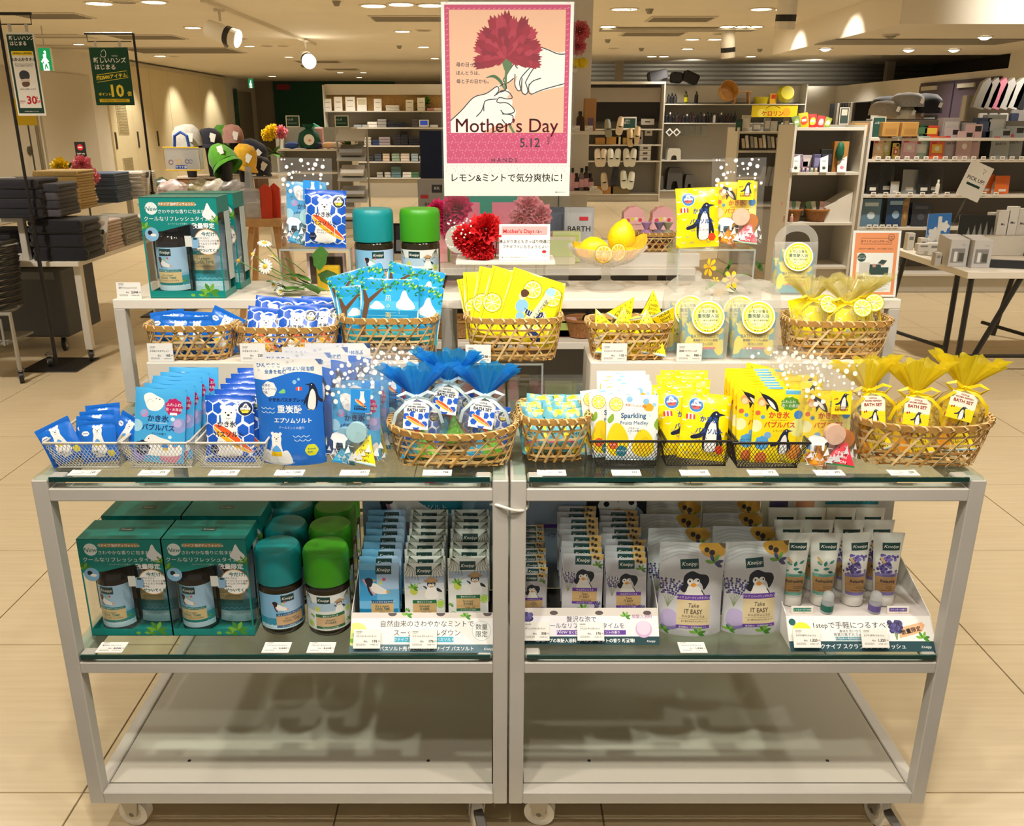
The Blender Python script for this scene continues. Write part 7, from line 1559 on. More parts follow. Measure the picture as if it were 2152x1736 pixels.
hang_stand('hanging green poster announcing ten times points',(p2.x+.02,6.95,0),2.11,-.36,0,.29,.405,[T('#fff','新しいハンズ\nはじまる',50,104,14,bold=.02),('#ffffff',stroke(shp([(30,128),(38,134),(42,128),(40,118),(30,118)],3),1.4)),T('#fff','HANDS',64,118,4.5),('#ffe94a',stroke([(10,62),(12,74),(90,84),(92,68),(10,56)],1.2)),T('#ffe94a','約2500アイテム',50,66,11.5,bold=.03,rot=.1),T('#ffe94a','10',60,22,40,bold=.03),T('#ffe94a','ポイント',26,24,8.5,bold=.03),T('#ffe94a','倍',90,24,12,bold=.02),('#f2d21c',R(10,8,88,16)),T('#333','2月28日(水)〜4月7日(日)',49,10,6)],'#0f4a34')
c=U(53,235,Y=9);t=thing('yellow_notice','yellow notice sheet on a pole below the towel poster','notice',(c.x,9,0));MB().box((0,0,c.z),(.2,.004,.25),mat('#d2b414',.5)).box((0,-.003,c.z+.04),(.14,.002,.02),mat('#7a6414')).build('sheet',t);MB().cyl((0,.01,0),(0,.01,c.z-.1),.008,mat('#444'),n=8).box((0,.01,.01),(.24,.24,.02),mat('#444')).build('pole',t)
c=U(170,318,Y=11);t=thing('staff_only_sign','black staff only sign on a pole','sign',(c.x,11,0));MB().cyl((0,.01,0),(0,.01,c.z),.012,mat('#2a2826'),n=8).box((0,0,.01),(.26,.26,.02),mat('#2a2826')).build('pole',t);m=MB();art(m,100,170,'#161412',[('#d8263a',C(50,120,28)),('#f4f0ea',R(32,114,68,126)),T('#f4f0ea','Staff only',50,58,20,bold=.01)],flat_fn(1,1,(-.065,-.006,c.z-.11)),'paper',60,.0013);m.box((0,-.002,c.z),(.13,.006,.222),mat('#161412')).build('sign_plate',t)
# ---- hats and bags
ht=thing('hat_stand','wooden shelf block displaying hats','display block',(U(420,380,Y=8.0).x,8.0,0));wd=mat('#8a5f3a',.5,noise=.25,nscale=20)
MB().box((0,.2,.942),(.42,.4,.135),wd,.004).build('wood_block',ht);MB().box((.25,.2,1.02),(.9,.42,.02),mat('#d9c9b4',.5),.003).build('top_board',ht);MB().box((.5,.2,.942),(.03,.38,.135),wd).build('wood_side',ht)
def hat(lab,px,py,Y,r,h,col,brim=0,rot=(0,0,0),cone=0,stand=True):
 c=U(px,py,Y=Y);t=thing('hat',lab,'hat',c,rot,'hats on display');m=mat(col,fin='cloth',noise=.15,nscale=30)
 pf=[(r*1.0,0),(r*.98,h*.35),(r*(.9-.25*cone),h*.7),(r*(.6-.25*cone),h*.95),(0,h*1.02)]
 MB().lathe(pf,m,24,wob=lambda a,j:1+.03*sin(5*a+j)).build('crown',t,60)
 if brim:MB().lathe([(r*.97,.0),(r*(1+brim),-h*.22),(r*(1+brim),-h*.25),(r*.95,-.01)],m,24).build('brim',t,60)
 MB().box((r*.5,-r*.92,h*.4),(.05,.003,.07),mat('#f0ece4',.6),0,(0,.3,0)).build('price_tag',t)
 if stand:
  k=MB();k.T=Euler(rot).to_matrix().to_4x4().inverted();k.cyl((0,0,(1.034 if 7.99<Y<8.42 or px<445 else .8715)-c.z),(0,0,.02),r*.3,mat('#201d1b',.6),r*.5,14).build('bust_neck',t)
 return t
hat('pale grey flight cap with navy trim on the hat display',398,310,7.8,.125,.19,'#c4c1b8',0,(0,-.15,0));hat('black leather bucket hat beside the grey cap',442,302,7.9,.105,.13,'#1d1d2a',.3);hat('lime green gathered hat at the back of the display',470,310,8.4,.125,.2,'#4f9a2c',0,(0,.2,0));hat('bright green pleated hat tipped forward in front',474,345,7.5,.115,.18,'#4f9a16',.15,(-.3,-.6,0),.6);hat('mustard yellow knitted bucket hat',512,345,7.8,.105,.17,'#d9a51e',.25,(0,.25,0));hat('navy beret behind the yellow hat',530,325,8.3,.13,.13,'#161f38',.1,(0,.5,0));hat('black cap low at the end of the hat display',545,355,8.0,.1,.11,'#12141e',.2,(0,.3,0));hat('dusty pink cap far behind the green hat',490,300,8.35,.1,.16,'#c08f84')
t=thing('vinyl_tote','clear vinyl tote with yellow piping hanging before the hats','bag',U(385,358,Y=7.4));w,h=.29,.18
m=MB();art(m,100,62,film('vinyl',(.95,.95,.92),.55,.1,(.9,.88,.84)),[('#8a3a3a',stroke(C(18,22,6,14),2)),('#d8a81c',stroke(C(42,22,7,14),2)),('#2a2a2a',stroke(C(64,24,5,14),1.4)),('#1f4f8a',stroke(C(74,24,5,14),1.4)),('#1f4fa8',R(30,4,62,14)),T('#fff','サウナ展',46,6,8)],flat_fn(1,1,(-w/2,0,0)),'plastic',60,w/100);m.build('printed_front',t)
MB().box((0,.06,h/2),(w-.01,.1,h-.01),film('vinyl2',(.9,.92,.95),.5,.1,(.75,.78,.84))).build('bag_body',t);MB().tube([(-w/2,0,0),(w/2,0,0),(w/2,0,h),(-w/2,0,h)],.006,mat('#e0b416',.5),6,True).build('piping',t);MB().tube([(-.06,.03,h),(-.05,.03,h+.09),(0,.03,h+.12),(.05,.03,h+.09),(.06,.03,h)],.012,mat('#1f4fa8',.6),6).build('handle',t)
def bagcap(c):
 m=MB().ball((0,0,0),.11,mat(c,.25,fin='foil',noise=.35,nscale=25),22,(1.15,.8,.76));m.v=[v*(1+.16*sin(43*v.x+5*len(c))*sin(51*v.z)+.08*sin(90*v.y+70*v.x))for v in m.v];return m
for i,(px,Y,c)in enumerate([(420,7.5,'#b9b08f'),(360,7.35,'#c9b6b0'),(335,7.6,'#3a4a34'),(455,7.4,'#c8c0b0'),(490,7.3,'#8f8a86')]):tag(bagcap(c).build('bagged_cap',None,35,(U(px,395,Y=Y).x,Y,.955)),'cap in a clear plastic bag below the hats, %s'%('behind the teal box top','nearest the hanging pole','with dark green inside','cream coloured','beside the hanging clear bag')[i],'cap','bagged caps')
t=tableq('sales_table','white low table under the bagged caps',-2.92,-1.72,7.2,8.7,.87);
tr_=thing('wooden_trestle','light wood trestle stand under the clear bags','trestle',(U(555,430,Y=6.2).x,6.2,0));wl=mat('#c79a62',.5,noise=.2,nscale=15)
MB().box((0,.0,.83),(.42,.3,.05),wl,.004).build('top_beam',tr_)
for s in(-1,1):
 for y in(-1,1):MB().tube([(s*.08,y*.05,.82),(s*.2,y*.2,0)],.025,wl,4).build('leg',tr_)
tag(MB().lathe([(.07,0),(.09,.1),(.08,.18),(.03,.2),(.02,.34)],film('bagd',(.92,.94,.95),.4,.1,(.5,.53,.58)),20,wob=lambda a,j:1+.1*sin(7*a+j)).build('clear_bag',None,50,(U(530,420,Y=6.2).x,6.16,.86)),'clear plastic bag of grey goods on the wood trestle','bag')
for i,px in enumerate((560,575)):
 tag(MB().prism([(-.035,0),(.035,0),(.04,.13),(.038,.2),(0,.235),(-.038,.2),(-.04,.13)],0,.035,mat('#d8401c',.6)).build('slipper',None,40,(U(px,420,Y=6.15).x,6.12+.05*i,.856),(-.1,0,.1)),'orange red upright slipper on the trestle, %s one'%('first' if i==0 else 'second'),'slipper','orange slippers')
# ---- small gift counter with plush, mid distance
gcx=U(660,300,Y=13).x
gc=shelf_unit('gift_counter','grey counter with green drawstring bag and signs',gcx-.55,gcx+.55,13.0,.5,[1.12,.8,.3],1.42,'#a5a096','#c9c3b6')
for px,lab in((615,'green framed shop sign at the left of the gift counter'),(718,'green framed shop sign at the right of the gift counter')):card_sign(lab,(U(px,265,Y=13.3).x,13.32,1.4205 if 1 else 0),.2,.16,[('#123f34',R(6,6,94,74)),T('#fff','ハンズ',30,46,16),('#9ab8a8',R(12,26,80,30))],'#e6e2d8',-.05)
t=thing('drawstring_bag','dark green drawstring gift bag with a round badge','bag',(U(648,290,Y=13.1).x,13.15,1.1205));MB().lathe([(0,0),(.12,.01),(.16,.1),(.13,.22),(.04,.28),(.09,.34)],mat('#0f4f3c',.8),20,wob=lambda a,j:1+.05*sin(6*a)).build('bag_body',t,60);MB().cyl((.03,-.15,.13),(.03,-.162,.13),.075,mat('#f0ede4',.6),n=20).ball((.04,-.165,.12),.025,mat('#e88fa4'),8,(1,.2,.7)).build('badge',t)
tag(MB().box((0,0,.16),(.16,.03,.32),mat('#4fc2a0',.6),.01,(0,.5,0)).build('letter_ornament',None,0,(U(657,275,Y=13.3).x,13.36,1.14)),'mint green letter shaped ornament behind the green bag','ornament');tag(MB().box((0,0,.15),(.14,.05,.3),mat('#eab9be',.6),.02).build('pink_ornament',None,0,(U(670,275,Y=13.3).x,13.3,1.1205)),'pale pink block ornament behind the green bag','ornament')
for i,(px,c)in enumerate([(612,'#2f4f9a'),(662,'#1f2a4a'),(690,'#e0b48c'),(705,'#cbb8a4')]):tag(MB().ball((0,0,.05),.09,mat(c,fin='cloth'),14,(1.2,.7,.55)).build('soft_bundle',None,60,(U(px,290,Y=13.1).x,13.1,1.1205)),'soft cloth bundle on the gift counter, %s from the plush bag side'%ORD[i],'cloth bundle','cloth bundles')
t=thing('flower_vase','yellow chrysanthemums and pink flowers in a vase','artificial flowers',(U(576,310,Y=11).x,11.0,.9));o0=t.location.copy();MB().cyl((0,0,0),(0,0,.22),.05,film('vase'),n=16).build('vase',t);MB().cyl((0,0,-.9),(0,0,0),.12,mat('#c9c2b4',.5),n=16).build('plinth',t)
for i,(px,py,c)in enumerate([(572,275,'#f2cf1c'),(563,282,'#efc914'),(590,278,'#d97a84')]):ruffle(MB(),U(px,py,Y=10.9)-o0,.085,mat(c,.7,noise=.2,nscale=40),(0,-1,.3),6,16,i,.6).build('flower_head',t)
for i in range(7):leaf(MB(),(0,-.02,.24),(cos(i),-.4,.5*sin(i*2)+.2),.16,.03,lm).build('leaf',t,30)
sr=thing('wire_rack','grey wire stationery rack with sloping tiers','rack',(U(745,400,Y=12).x,12.0,0));gm_=mat('#97938a',.4,metal=.4)
for x in(-.2,.2):MB().cyl((x,0,0),(x,0,1.4),.014,gm_,n=8).build('post',sr)
for z in(.25,.55,.82,1.08,1.33):MB().box((0,-.05,z),(.38,.3,.012),gm_,0,(.5,0,0)).build('tier',sr)
for i,z in enumerate((.29,.59,.86,1.12)):tag(MB().box((0,0,0),(.3,.2,.05),mat(('#b5b0a8','#8f8c88','#c2bdb6','#77746f')[i],.7),.004,(.5,0,0)).build('magazine_pile',None,0,(sr.location.x,11.94,z+.02)),'flat magazine pile on the wire rack, %s tier from the floor'%ORD[i],'magazines','magazines on the wire rack')
# ---- far towel shelves
YT=18.6;kx=lambda px,Y=YT,py=300:U(px,py,Y=Y).x
zrow=lambda py,Y=YT:U(800,py,Y=Y).z
TZ=[zrow(p)for p in(233,268,306,340,374)]
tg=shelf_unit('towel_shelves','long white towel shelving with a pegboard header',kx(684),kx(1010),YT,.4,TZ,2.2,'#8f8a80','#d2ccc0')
MB().span((kx(684)-tg.location.x,.25,2.02),(kx(1010)-tg.location.x,.38,2.22),mat('#d9d3c6',.5)).build('canopy',tg);MB().span((kx(684)-tg.location.x,.355,TZ[0]),(kx(1010)-tg.location.x,.37,2.03),mat('#c9a060',.6,noise=.3,nscale=60)).build('pegboard',tg)
YI=YT+.1;k_=mpp(YI,250)
for i,(px,w,h)in enumerate([(693,16,24),(715,17,28),(740,20,28),(764,20,26),(797,16,24),(863,16,22),(887,16,26)]):card_sign('white framed notice on the top towel shelf, %s from the green wall'%ORD[i],(kx(px,YI),YI,TZ[0]+.0005),w*k_,h*k_,[('#bdb7aa',R(20,40,80,46)),('#8a857a',R(20,100,80,108))]if i!=3 else[('#cfc8a8',R(8,60,92,120))],'#f4f1ea',-.08,cat='notice',name='framed_notice')
tows=[(827,0,2,30,'#e6e1d6'),(907,0,1,18,'#d98f8c'),(920,0,1,20,'#ece6da'),(753,1,1,18,'#9aa0a8'),(770,1,1,16,'#a9a89a'),(784,1,2,22,'#e8e3da'),(804,1,3,20,'#9a948f'),(825,1,2,20,'#22222a'),(845,1,2,22,'#1a1a22'),(874,1,3,14,'#5a5552'),(912,1,1,18,'#e6e2da'),
  (772,2,3,16,'#b5ae9c'),(790,2,2,16,'#23345a'),(808,2,3,26,'#8d7f82'),(835,2,4,14,'#262428'),(850,2,5,16,'#1c1b20'),(870,2,3,22,'#17161c'),(890,2,2,14,'#ddd8ce'),(775,3,2,18,'#3a3836'),(793,3,3,16,'#4a5058'),(810,3,3,16,'#cdb49c'),(830,3,3,18,'#8fa08c'),(850,3,3,20,'#d8c6b8'),(870,3,3,16,'#9fb0ba'),(888,3,2,16,'#e0dcd2'),(795,4,2,14,'#a8a59c'),(812,4,2,14,'#b9b6ae'),(830,4,4,22,'#5f7f86'),(853,4,2,20,'#e2dcd6'),(870,4,2,18,'#4f7a58')]
for i,(px,r,n,w,c)in enumerate(tows):
 for q in range(n):towel('folded towel on the %s far shelf, %s stack from the green wall, %s up'%(('top','second','third','fourth','lowest')[r],ORD[sum(1 for a in tows[:i+1]if a[1]==r)-1],ORD[q]),(kx(px,YI),YI+.1,TZ[r]+.0005+.055*q),w*k_*.95,.2,.054,c,'far shelf towels',rb.uniform(-.05,.05))
for i,(px,r)in enumerate([(776,4),(788,0)]):pass
t=thing('hanging_plant','green ivy plant on the top towel shelf','plant',(kx(892,YI),YI+.2,TZ[0]));MB().lathe([(0,0),(.05,0),(.06,.1),(0,.1)],mat('#cfc9bc'),12).build('pot',t)
for i in range(14):leaf(MB(),(0,0,.12),(cos(i*1.3),-.4,sin(i*2.1)*.7+.3),.24,.05,mat('#4f8f34',.6)).build('leaf',t)
t=thing('hanging_plant','green plant with orange bloom beside the shop sign','plant',(U(738,300,Y=13.3).x,13.3,1.0));MB().lathe([(0,0),(.06,0),(.07,.12),(0,.12)],mat('#6a5a48'),12).build('pot',t)
for i in range(16):leaf(MB(),(0,0,.14),(cos(i*1.3)*.6,-.3,sin(i*2.1)*.5+.7),.26,.05,mat('#3f7a34' if i%4 else '#c98a2c',.6)).build('leaf',t)
tag(MB().box((0,0,.06),(.2,.02,.14),mat('#e8e6e0',.4),.004,(-.2,0,0)).box((.0,-.014,.07),(.15,.004,.085),mat('#2848b0',.3,emit=.4),0,(-.2,0,0)).build('tablet_display',None,0,(kx(892,YI),YI,TZ[1]+.02)),'small blue lit tablet screen on the towel shelf','screen')
c=U(595,183,Y=28.884);tag(MB().box((0,0,0),(.42,.03,.16),mat('#8f1f26',.6)).build('red_sign',None,0,c),'small red sign on the green wall','sign')
# ---- slipper bay
YS=17.6;sx0,sx1=kx(1205,YS),kx(1392,YS);ks=mpp(YS,300);zr2=lambda py:U(1300,py,Y=YS).z
SB=shelf_unit('slipper_bay','tall framed bay of slippers with a grey header',sx0,sx1,YS,.5,[zr2(271),zr2(304),zr2(338),zr2(408)],2.22,'#8a857c','#d6d0c3')
MB().span((sx0-SB.location.x+.03,.3,1.86),(sx1-SB.location.x-.03,.34,2.12),mat('#a8a19a',.6)).build('header_panel',SB);MB().span((sx0-SB.location.x+.03,.35,1.5),(sx1-SB.location.x-.03,.45,1.86),mat('#17171c',.6)).build('dark_panel',SB);MB().span((sx0-SB.location.x,0,2.18),(sx1-SB.location.x,.49,2.22),mat('#e0dace',.5)).build('top_panel',SB)
card_sign('green shop sign above the slippers',(kx(1321,YS+.05),YS+.08,zr2(271)+.0005),30*ks,24*ks,[('#123f34',R(6,6,94,70)),T('#fff','上質な\n暮らし',35,50,14)],'#e6e2d8',-.05)
def slipper(lab,c,col,s=1.0,rot=(0,0,0)):
 k=('slip',col)
 if k not in PK:
  mb=MB();P0=shp([(-.045,-.12),(.045,-.12),(.052,.02),(.04,.12),(0,.145),(-.04,.12),(-.052,.02)],3)
  mb.prism(P0,0,.02,mat(col,.8));mb.grid(lambda u,v:Vector(((u-.5)*.1*(1-.3*v*v),-.045*sin(pi*u)*(1-.35*v)-.004,.0+.13*v)),8,5,mat(col,.8));mb.add([V((.03*cos(a),-.0345,-.0+.02*sin(a)))for a in(2*pi*q/10 for q in range(10))],[range(10)],mat('#2a2a24',.8));PK[k]=mb.mesh('slipper',50)
 o=obj('slipper',PK[k],None,c,rot);o.scale=(s,)*3;return tag(o,lab,'slipper','slippers in the bay')
for i,(px,py,c)in enumerate([(1257,332,'#d8c9b4'),(1267,332,'#d8c9b4'),(1284,332,'#e2e4da'),(1297,332,'#e2e4da'),(1317,332,'#dcd9cc'),(1330,332,'#dcd9cc'),(1311,378,'#dfe2d8'),(1326,380,'#dfe2d8'),(1270,382,'#b9a78c'),(1292,370,'#2c2c34'),(1278,270,'#8f8f80'),(1303,265,'#e0cdb4'),(1325,290,'#cdb68c'),(1338,285,'#d6c09a')]):slipper('%s slipper hung in the slipper bay, %s from the pillar'%(('upper row' if py==332 else 'lower row' if py>340 else 'top shelf'),ORD[i]),U(px,py,Y=YS-.05),c,1.25,(0,(.12 if i%2 else-.12),0))
for i,(px,w,h,c)in enumerate([(1262,20,14,'#a87a34'),(1288,26,16,'#b98a3c'),(1318,16,14,'#c9a860'),(1300,10,16,'#e0d8b0')]):tbox('slipper_basket','small wicker box on the slipper shelf, %s from the pillar'%ORD[i],'box',(kx(px,YS),YS+.05,zr2(304)+.0005),(w*ks,.15,h*ks),c,'slipper shelf boxes')
tbox('price_sign','white price panel on the slipper shelf','sign',(kx(1327,YS-.05),YS+.0,zr2(304)+.0005),(15*ks,.01,20*ks),'#f2efe6')
for i,(px,c)in enumerate([(1270,'#a8742c'),(1311,'#6a5a34')]):tbox('storage_crate','open crate at the foot of the slipper bay, %s'%('orange brown' if i==0 else 'olive brown'),'crate',(kx(px,YS),YS+.02,zr2(408)+.0005),(36*ks,.3,16*ks),c,'slipper crates')
for i in range(3):tbox('goods_box','white boxed kitchen tool in the slipper bay, %s from the bottom'%ORD[i],'box',(kx(1358,YS),YS+.05,zr2(338)+.0005+i*.1),(24*ks,.2,.095),'#cdccca','boxed tools',(.3,.2,.7,.6),lc='#55555c')
for i,(px,py,w,h)in enumerate([(1361,256,28,12),(1345,290,12,26),(1363,278,16,14)]):tag(MB().box((0,0,0),(w*ks,.01,h*ks),mat('#cfccc8',.5),.002).box((0,-.006,0),(w*ks*.4,.002,h*ks*.2),mat('#333')).build('hanging_pack',None,0,U(px,py,Y=YS+.2)),'hanging tool pack in the slipper bay, %s from the top'%ORD[i],'pack','hanging tool packs')
# black bags above the bay
for i,(px,w)in enumerate([(1372,40),(1425,24),(1455,34)]):tag(MB().box((0,0,.12),(w*ks,.25,.2),mat('#17161a',.7),.03,(0,.3*i-.2,0)).build('black_bag',None,0,(kx(px,18),(17.9,18.6,18.6)[i],2.215)),'black bag lying on top of the shelves, %s from the pillar'%ORD[i],'bag','black bags on top')
# ---- bath goods wall
YW2=18.3;kw=mpp(YW2,260);wz=lambda py:U(1480,py,Y=YW2).z;X2=lambda px:U(px,260,Y=YW2).x
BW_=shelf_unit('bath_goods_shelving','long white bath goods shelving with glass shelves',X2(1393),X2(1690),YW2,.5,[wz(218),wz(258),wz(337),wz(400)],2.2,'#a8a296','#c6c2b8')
MB().span((X2(1393)-BW_.location.x,.4,wz(215)),(X2(1690)-BW_.location.x,.49,2.19),mat('#d6d0c2',.6)).build('header_panel',BW_)
for i,(px,h,c,pm)in enumerate([(1405,20,'#3a3a3a',1),(1412,22,'#2c2c2c',1),(1419,20,'#444',1),(1441,26,'#5a5a24',1),(1463,26,'#1a1a1a',1)]):bottle('pump bottle on the upper bath shelf, %s from the slipper bay'%ORD[i],(X2(px),YW2+.15,wz(218)+.0005),4*kw,h*kw,c,'#111','pump bottles',True,'#d8d020' if i==3 else None)
for i in range(22):
 px=1396+i*7.2;c=rb.choice(['#1a1a1a','#2a2024','#22242a','#d8d6d0','#3a2a2a','#15151a']);bottle('toiletry bottle in the lower bath row, %s of the %s half'%(ORD[i%11],'first' if i<11 else 'second'),(X2(px),YW2+.15,wz(258)+.0005),3*kw,(17+rb.randint(0,5))*kw,c,'#eee' if i%5==2 else '#111','toiletry bottles',i%3==0)
t=tag(MB().lathe([(0,0),(.17,0),(.2,.16),(.19,.16),(.16,.02),(0,.02)],mat('#c9954c',.5,noise=.15,nscale=12),24).build('wooden_tub',None,40,(X2(1521),YW2+.05,wz(218)+.2),(1.2,0,.3)),'round wooden bath tub tipped on the upper shelf','tub')
t=thing('wooden_stool','small light wood bath stool on the upper shelf','stool',(X2(1559),YW2+.2,wz(218)+.0005));MB().box((0,0,.23),(.34,.2,.025),mat('#d2a878',.5),.004).build('seat',t)
for s in(-1,1):MB().box((s*.14,0,.11),(.03,.16,.22),mat('#c99c68',.5),0,(0,-s*.12,0)).build('leg',t)
yel=film('yel_tub',(.95,.85,.1),.25,.1,(.9,.82,.05))
tag(MB().lathe([(0,0),(.13,0),(.16,.13),(.15,.13),(.12,.015),(0,.015)],mat('#d8c81c',.3),24).build('yellow_tub',None,40,(X2(1602),YW2+.2,wz(218)+.0005)),'yellow plastic bath tub standing on the upper shelf','tub')
t=thing('yellow_tub','yellow plastic bath tub tipped forward showing red lettering','tub',(X2(1648),YW2+.1,wz(218)+.18),(1.35,0,0));MB().lathe([(0,.13),(.13,.13),(.17,0),(.16,0),(.12,.115),(0,.115)],mat('#d9cf26',.3),28).build('tub_body',t,40);m=MB();art(m,100,20,'#d9cf26',[T('#c8202f','ケロリン',50,4,18,bold=.02)],lambda x,y,o:V((-.08+x*.0016,-.02+y*.0016,.112-o-.002)),'paper',50,1,.001);m.build('red_lettering',t,0)
tbox('yellow_card','yellow and red price card between the yellow tubs','card',(X2(1622),YW2+.06,wz(218)+.0005),(14*kw,.01,20*kw),'#f2b81c',None,(.2,.5,.8,.9),lc='#d8401c')
t=card_sign('yellow banner with red lettering below the yellow tubs',(X2(1626),YW2+.02,wz(246)),96*kw,24*kw,[T('#c8301c','ケロリン',46,3,12,bold=.03),('#e8a81c',C(76,10,9)),('#f7ea5a',C(22,8,9)),('#6a4a14',stroke(crv([(30,18),(46,24),(62,18)],4),1.2))],'#e6cc10',0,cat='banner',name='yellow_banner')
for i in range(8):tag(MB().box((0,0,0),(11*kw,.02,20*kw),film('blister',(.9,.92,.92),.5,.1,(.6,.62,.6)),.002).build('blister_pack',None,0,(X2(1400+i*12.5),YW2+.3,wz(275))),'clear blister pack on hooks, %s from the slipper bay'%ORD[i],'blister pack','blister packs')
for i,px in enumerate((1407,1422)):tag(MB().box((0,0,0),(12*kw,.01,12*kw),mat('#d8d5cd',.6),0,(0,.78,0)).box((0,-.007,0),(7*kw,.002,7*kw),mat('#3a3a38'),0,(0,.78,0)).build('diamond_tag',None,0,U(px,278,Y=YW2+.02)),'diamond shaped card hanging under the shelf, %s one'%ORD[i],'card','diamond cards')
def bath_stool(lab,px,py,w,h,col):
 w,h=w*kw,h*kw;o=[(-w/2,0),(-w*.45,h*.85),(-w*.36,h),(w*.36,h),(w*.45,h*.85),(w/2,0),(w*.22,0),(w*.18,h*.3),(w*.1,h*.4),(-w*.1,h*.4),(-w*.18,h*.3),(-w*.22,0)]
 return tag(MB().prism(o,0,.26,mat(col,.5)).build('bath_stool',None,40,(X2(px),YW2+.1,wz(py)+.0005)),lab,'stool','plastic bath stools')
bath_stool('beige plastic bath stool on the middle shelf',1423,337,30,24,'#bdb6a4');bath_stool('low dark grey bath stool on the bottom shelf',1393,400,22,30,'#55534f');bath_stool('tall dark grey bath stool on the bottom shelf',1428,400,34,46,'#4a4845');bath_stool('dark grey bath stool behind the towels',1460,400,20,32,'#514f4b')
# ---- middle island gondolas
def island(lab,pl,pr,Y,rows,ptop,back):
 x0,x1=U(pl,350,Y=Y).x,U(pr,350,Y=Y).x;zz=[U(1600,p,Y=Y).z for p in rows];h=U(1600,ptop,Y=Y).z
 return shelf_unit('island_gondola',lab,x0,x1,Y,.45,zz,h,back,'#d3cec3'),zz,x0,x1
G1,z1_,a0,a1=island('white island gondola of care goods before the bath wall',1545,1658,9.6,[276,316,372,430],268,'#a8a49c')
k1=mpp(9.6,300);GX=lambda px,Y=9.6:U(px,300,Y=Y).x
for i,(px,w,h,c)in enumerate([(1553,13,24,'#173f36'),(1570,18,32,'#cfcac0'),(1596,20,16,'#9a9a98'),(1612,14,26,'#8f959a'),(1628,16,20,'#e0d6c6'),(1642,10,20,'#20463c'),(1652,12,26,'#8a8478')]):tbox('display_card','display card on the care goods island, %s from the gift bag'%ORD[i],'card',(GX(px),9.65+.05*(i%3),z1_[0]+.0005),(w*k1,.02,h*k1),c,'island cards',(.15,.2,.85,.8),lc=('#2a5a4c' if i in(0,5)else '#e2ded4'))
for i in range(9):tbox('care_tool','slim care tool pack on the sloping rack, %s from the gift bag'%ORD[i],'pack',(GX(1560+i*9),9.52+.02*(i%2),z1_[1]+.03),(6*k1,.012,(22+i*7%9)*k1),('#b7a58f','#d8d4ca','#8a8a86','#c9c2b0')[i%4],'care tool packs',rx=-.6)
for i in range(4):tag(MB().box((0,0,0),(9*k1,.03,40*k1),film('foilpk',(.9,.9,.9),.4,.08,(.62,.62,.6)),.004,(0,.15,0)).build('foil_pack',None,0,(GX(1606+i*11),9.55,z1_[2]+.01)),'silvery hanging pack behind the yellow gift bag, %s one'%ORD[i],'pack','silvery packs')
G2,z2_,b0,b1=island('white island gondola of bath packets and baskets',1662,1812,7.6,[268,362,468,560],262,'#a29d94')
k2=mpp(7.6,300);HX=lambda px,Y=7.6:U(px,300,Y=Y).x
for i,(px,w,h,c,c2)in enumerate([(1676,16,20,'#6f8a4a','#9ab06a'),(1690,20,26,'#d8b81c','#d84a2c'),(1706,18,26,'#c8302c','#f2d24a'),(1722,16,18,'#c2343a','#e8b0b0'),(1735,14,18,'#8f9a3a','#d8d0a0')]):gpouch('snack%d'%i,c,[(c2,shp([(15,40),(30,100),(75,110),(85,50),(50,25)],3)),('#f4f0e4',R(25,60,75,85))]);put('snack%d'%i,'snack_packet','bright bath powder packet on the island top, %s from the care goods'%ORD[i],'packet',(HX(px),7.63,z2_[0]+.0005),(-.2,.15*(i-2),0),'snack style packets',w*k2/.1)
for i,(px,w,h)in enumerate([(1803,30,28),(1865,36,30),(1905,36,30)]):tbox('kraft_box','kraft paper gift box on the bath salt shelf, %s from the island'%ORD[i],'box',(U(px,290,Y=7.9).x,7.85,U(1900,287,Y=7.9).z),(w*k2,.14,h*k2),'#b78a48','kraft boxes',(.15,.15,.85,.55),lc='#a3783a')
for i,(px,w,h,c,l)in enumerate([(1683,22,36,'#8a7f94',''),(1708,20,34,'#cfc4c8',''),(1728,20,36,'#5a5a86',''),(1700,26,26,'#d8d2cc',''),(1745,26,46,'#1a1f1c',''),(1768,20,40,'#15211d','')]):tbox('fragrance_pack','fragrance pack on the second island shelf, %s from the care goods'%ORD[i],'pack',(HX(px),7.64+.05*(i%2),z2_[1]+.0005),(w*k2,.04,h*k2),c,'fragrance packs',(.1,.3,.9,.8),lc=('#b9a3c4','#e6dcd8','#8f8fc0','#c8a0a8','#3a3a4a','#2a4a40')[i])
for i in range(7):tbox('mini_bottle_pack','tiny fragrance bottle at the island shelf front, %s from the care goods'%ORD[i],'bottle',(HX(1668+i*9),7.605,z2_[1]+.0005),(6*k2,.02,9*k2),('#b9a3c4','#9ab0a0','#c9b08a','#8f7fb0')[i%4],'mini bottles',(.2,.5,.8,1),lc='#efece6')
for i,(px,w,h,rz)in enumerate([(1680,16,38,-.2),(1740,16,40,-.2),(1778,18,36,-.25)]):card_sign('slanted white product card on the island shelf, %s from the care goods'%ORD[i],(HX(px,7.56),7.58,z2_[1]+.0005),w*k2,h*k2,[('#3a3a38',R(25,150,75,158)),('#8a8a84',R(25,90,75,94)),('#c87a8a' if i==2 else '#3a3f3a',C(50,60,22))],'#f2efe8',-.45,rz)
for i,(px,c)in enumerate([(1766,'#a06f34'),(1780,'#b98a4c')]):tbox('wicker_display','upright wicker display piece on the island, %s'%('with green ribbon' if i==0 else 'leaning outward'),'display piece',(HX(px),7.63,z2_[1]+.0005),(18*k2,.06,62*k2),c,'wicker display pieces',rx=0,rz=.1)
MB().ball((0,0,0),.05,mat('#0f5a40',.6),10,(.7,.6,1.6)).build('green_ribbon',bpy.data.objects['wicker_display'],50,(.01,-.02,.17))
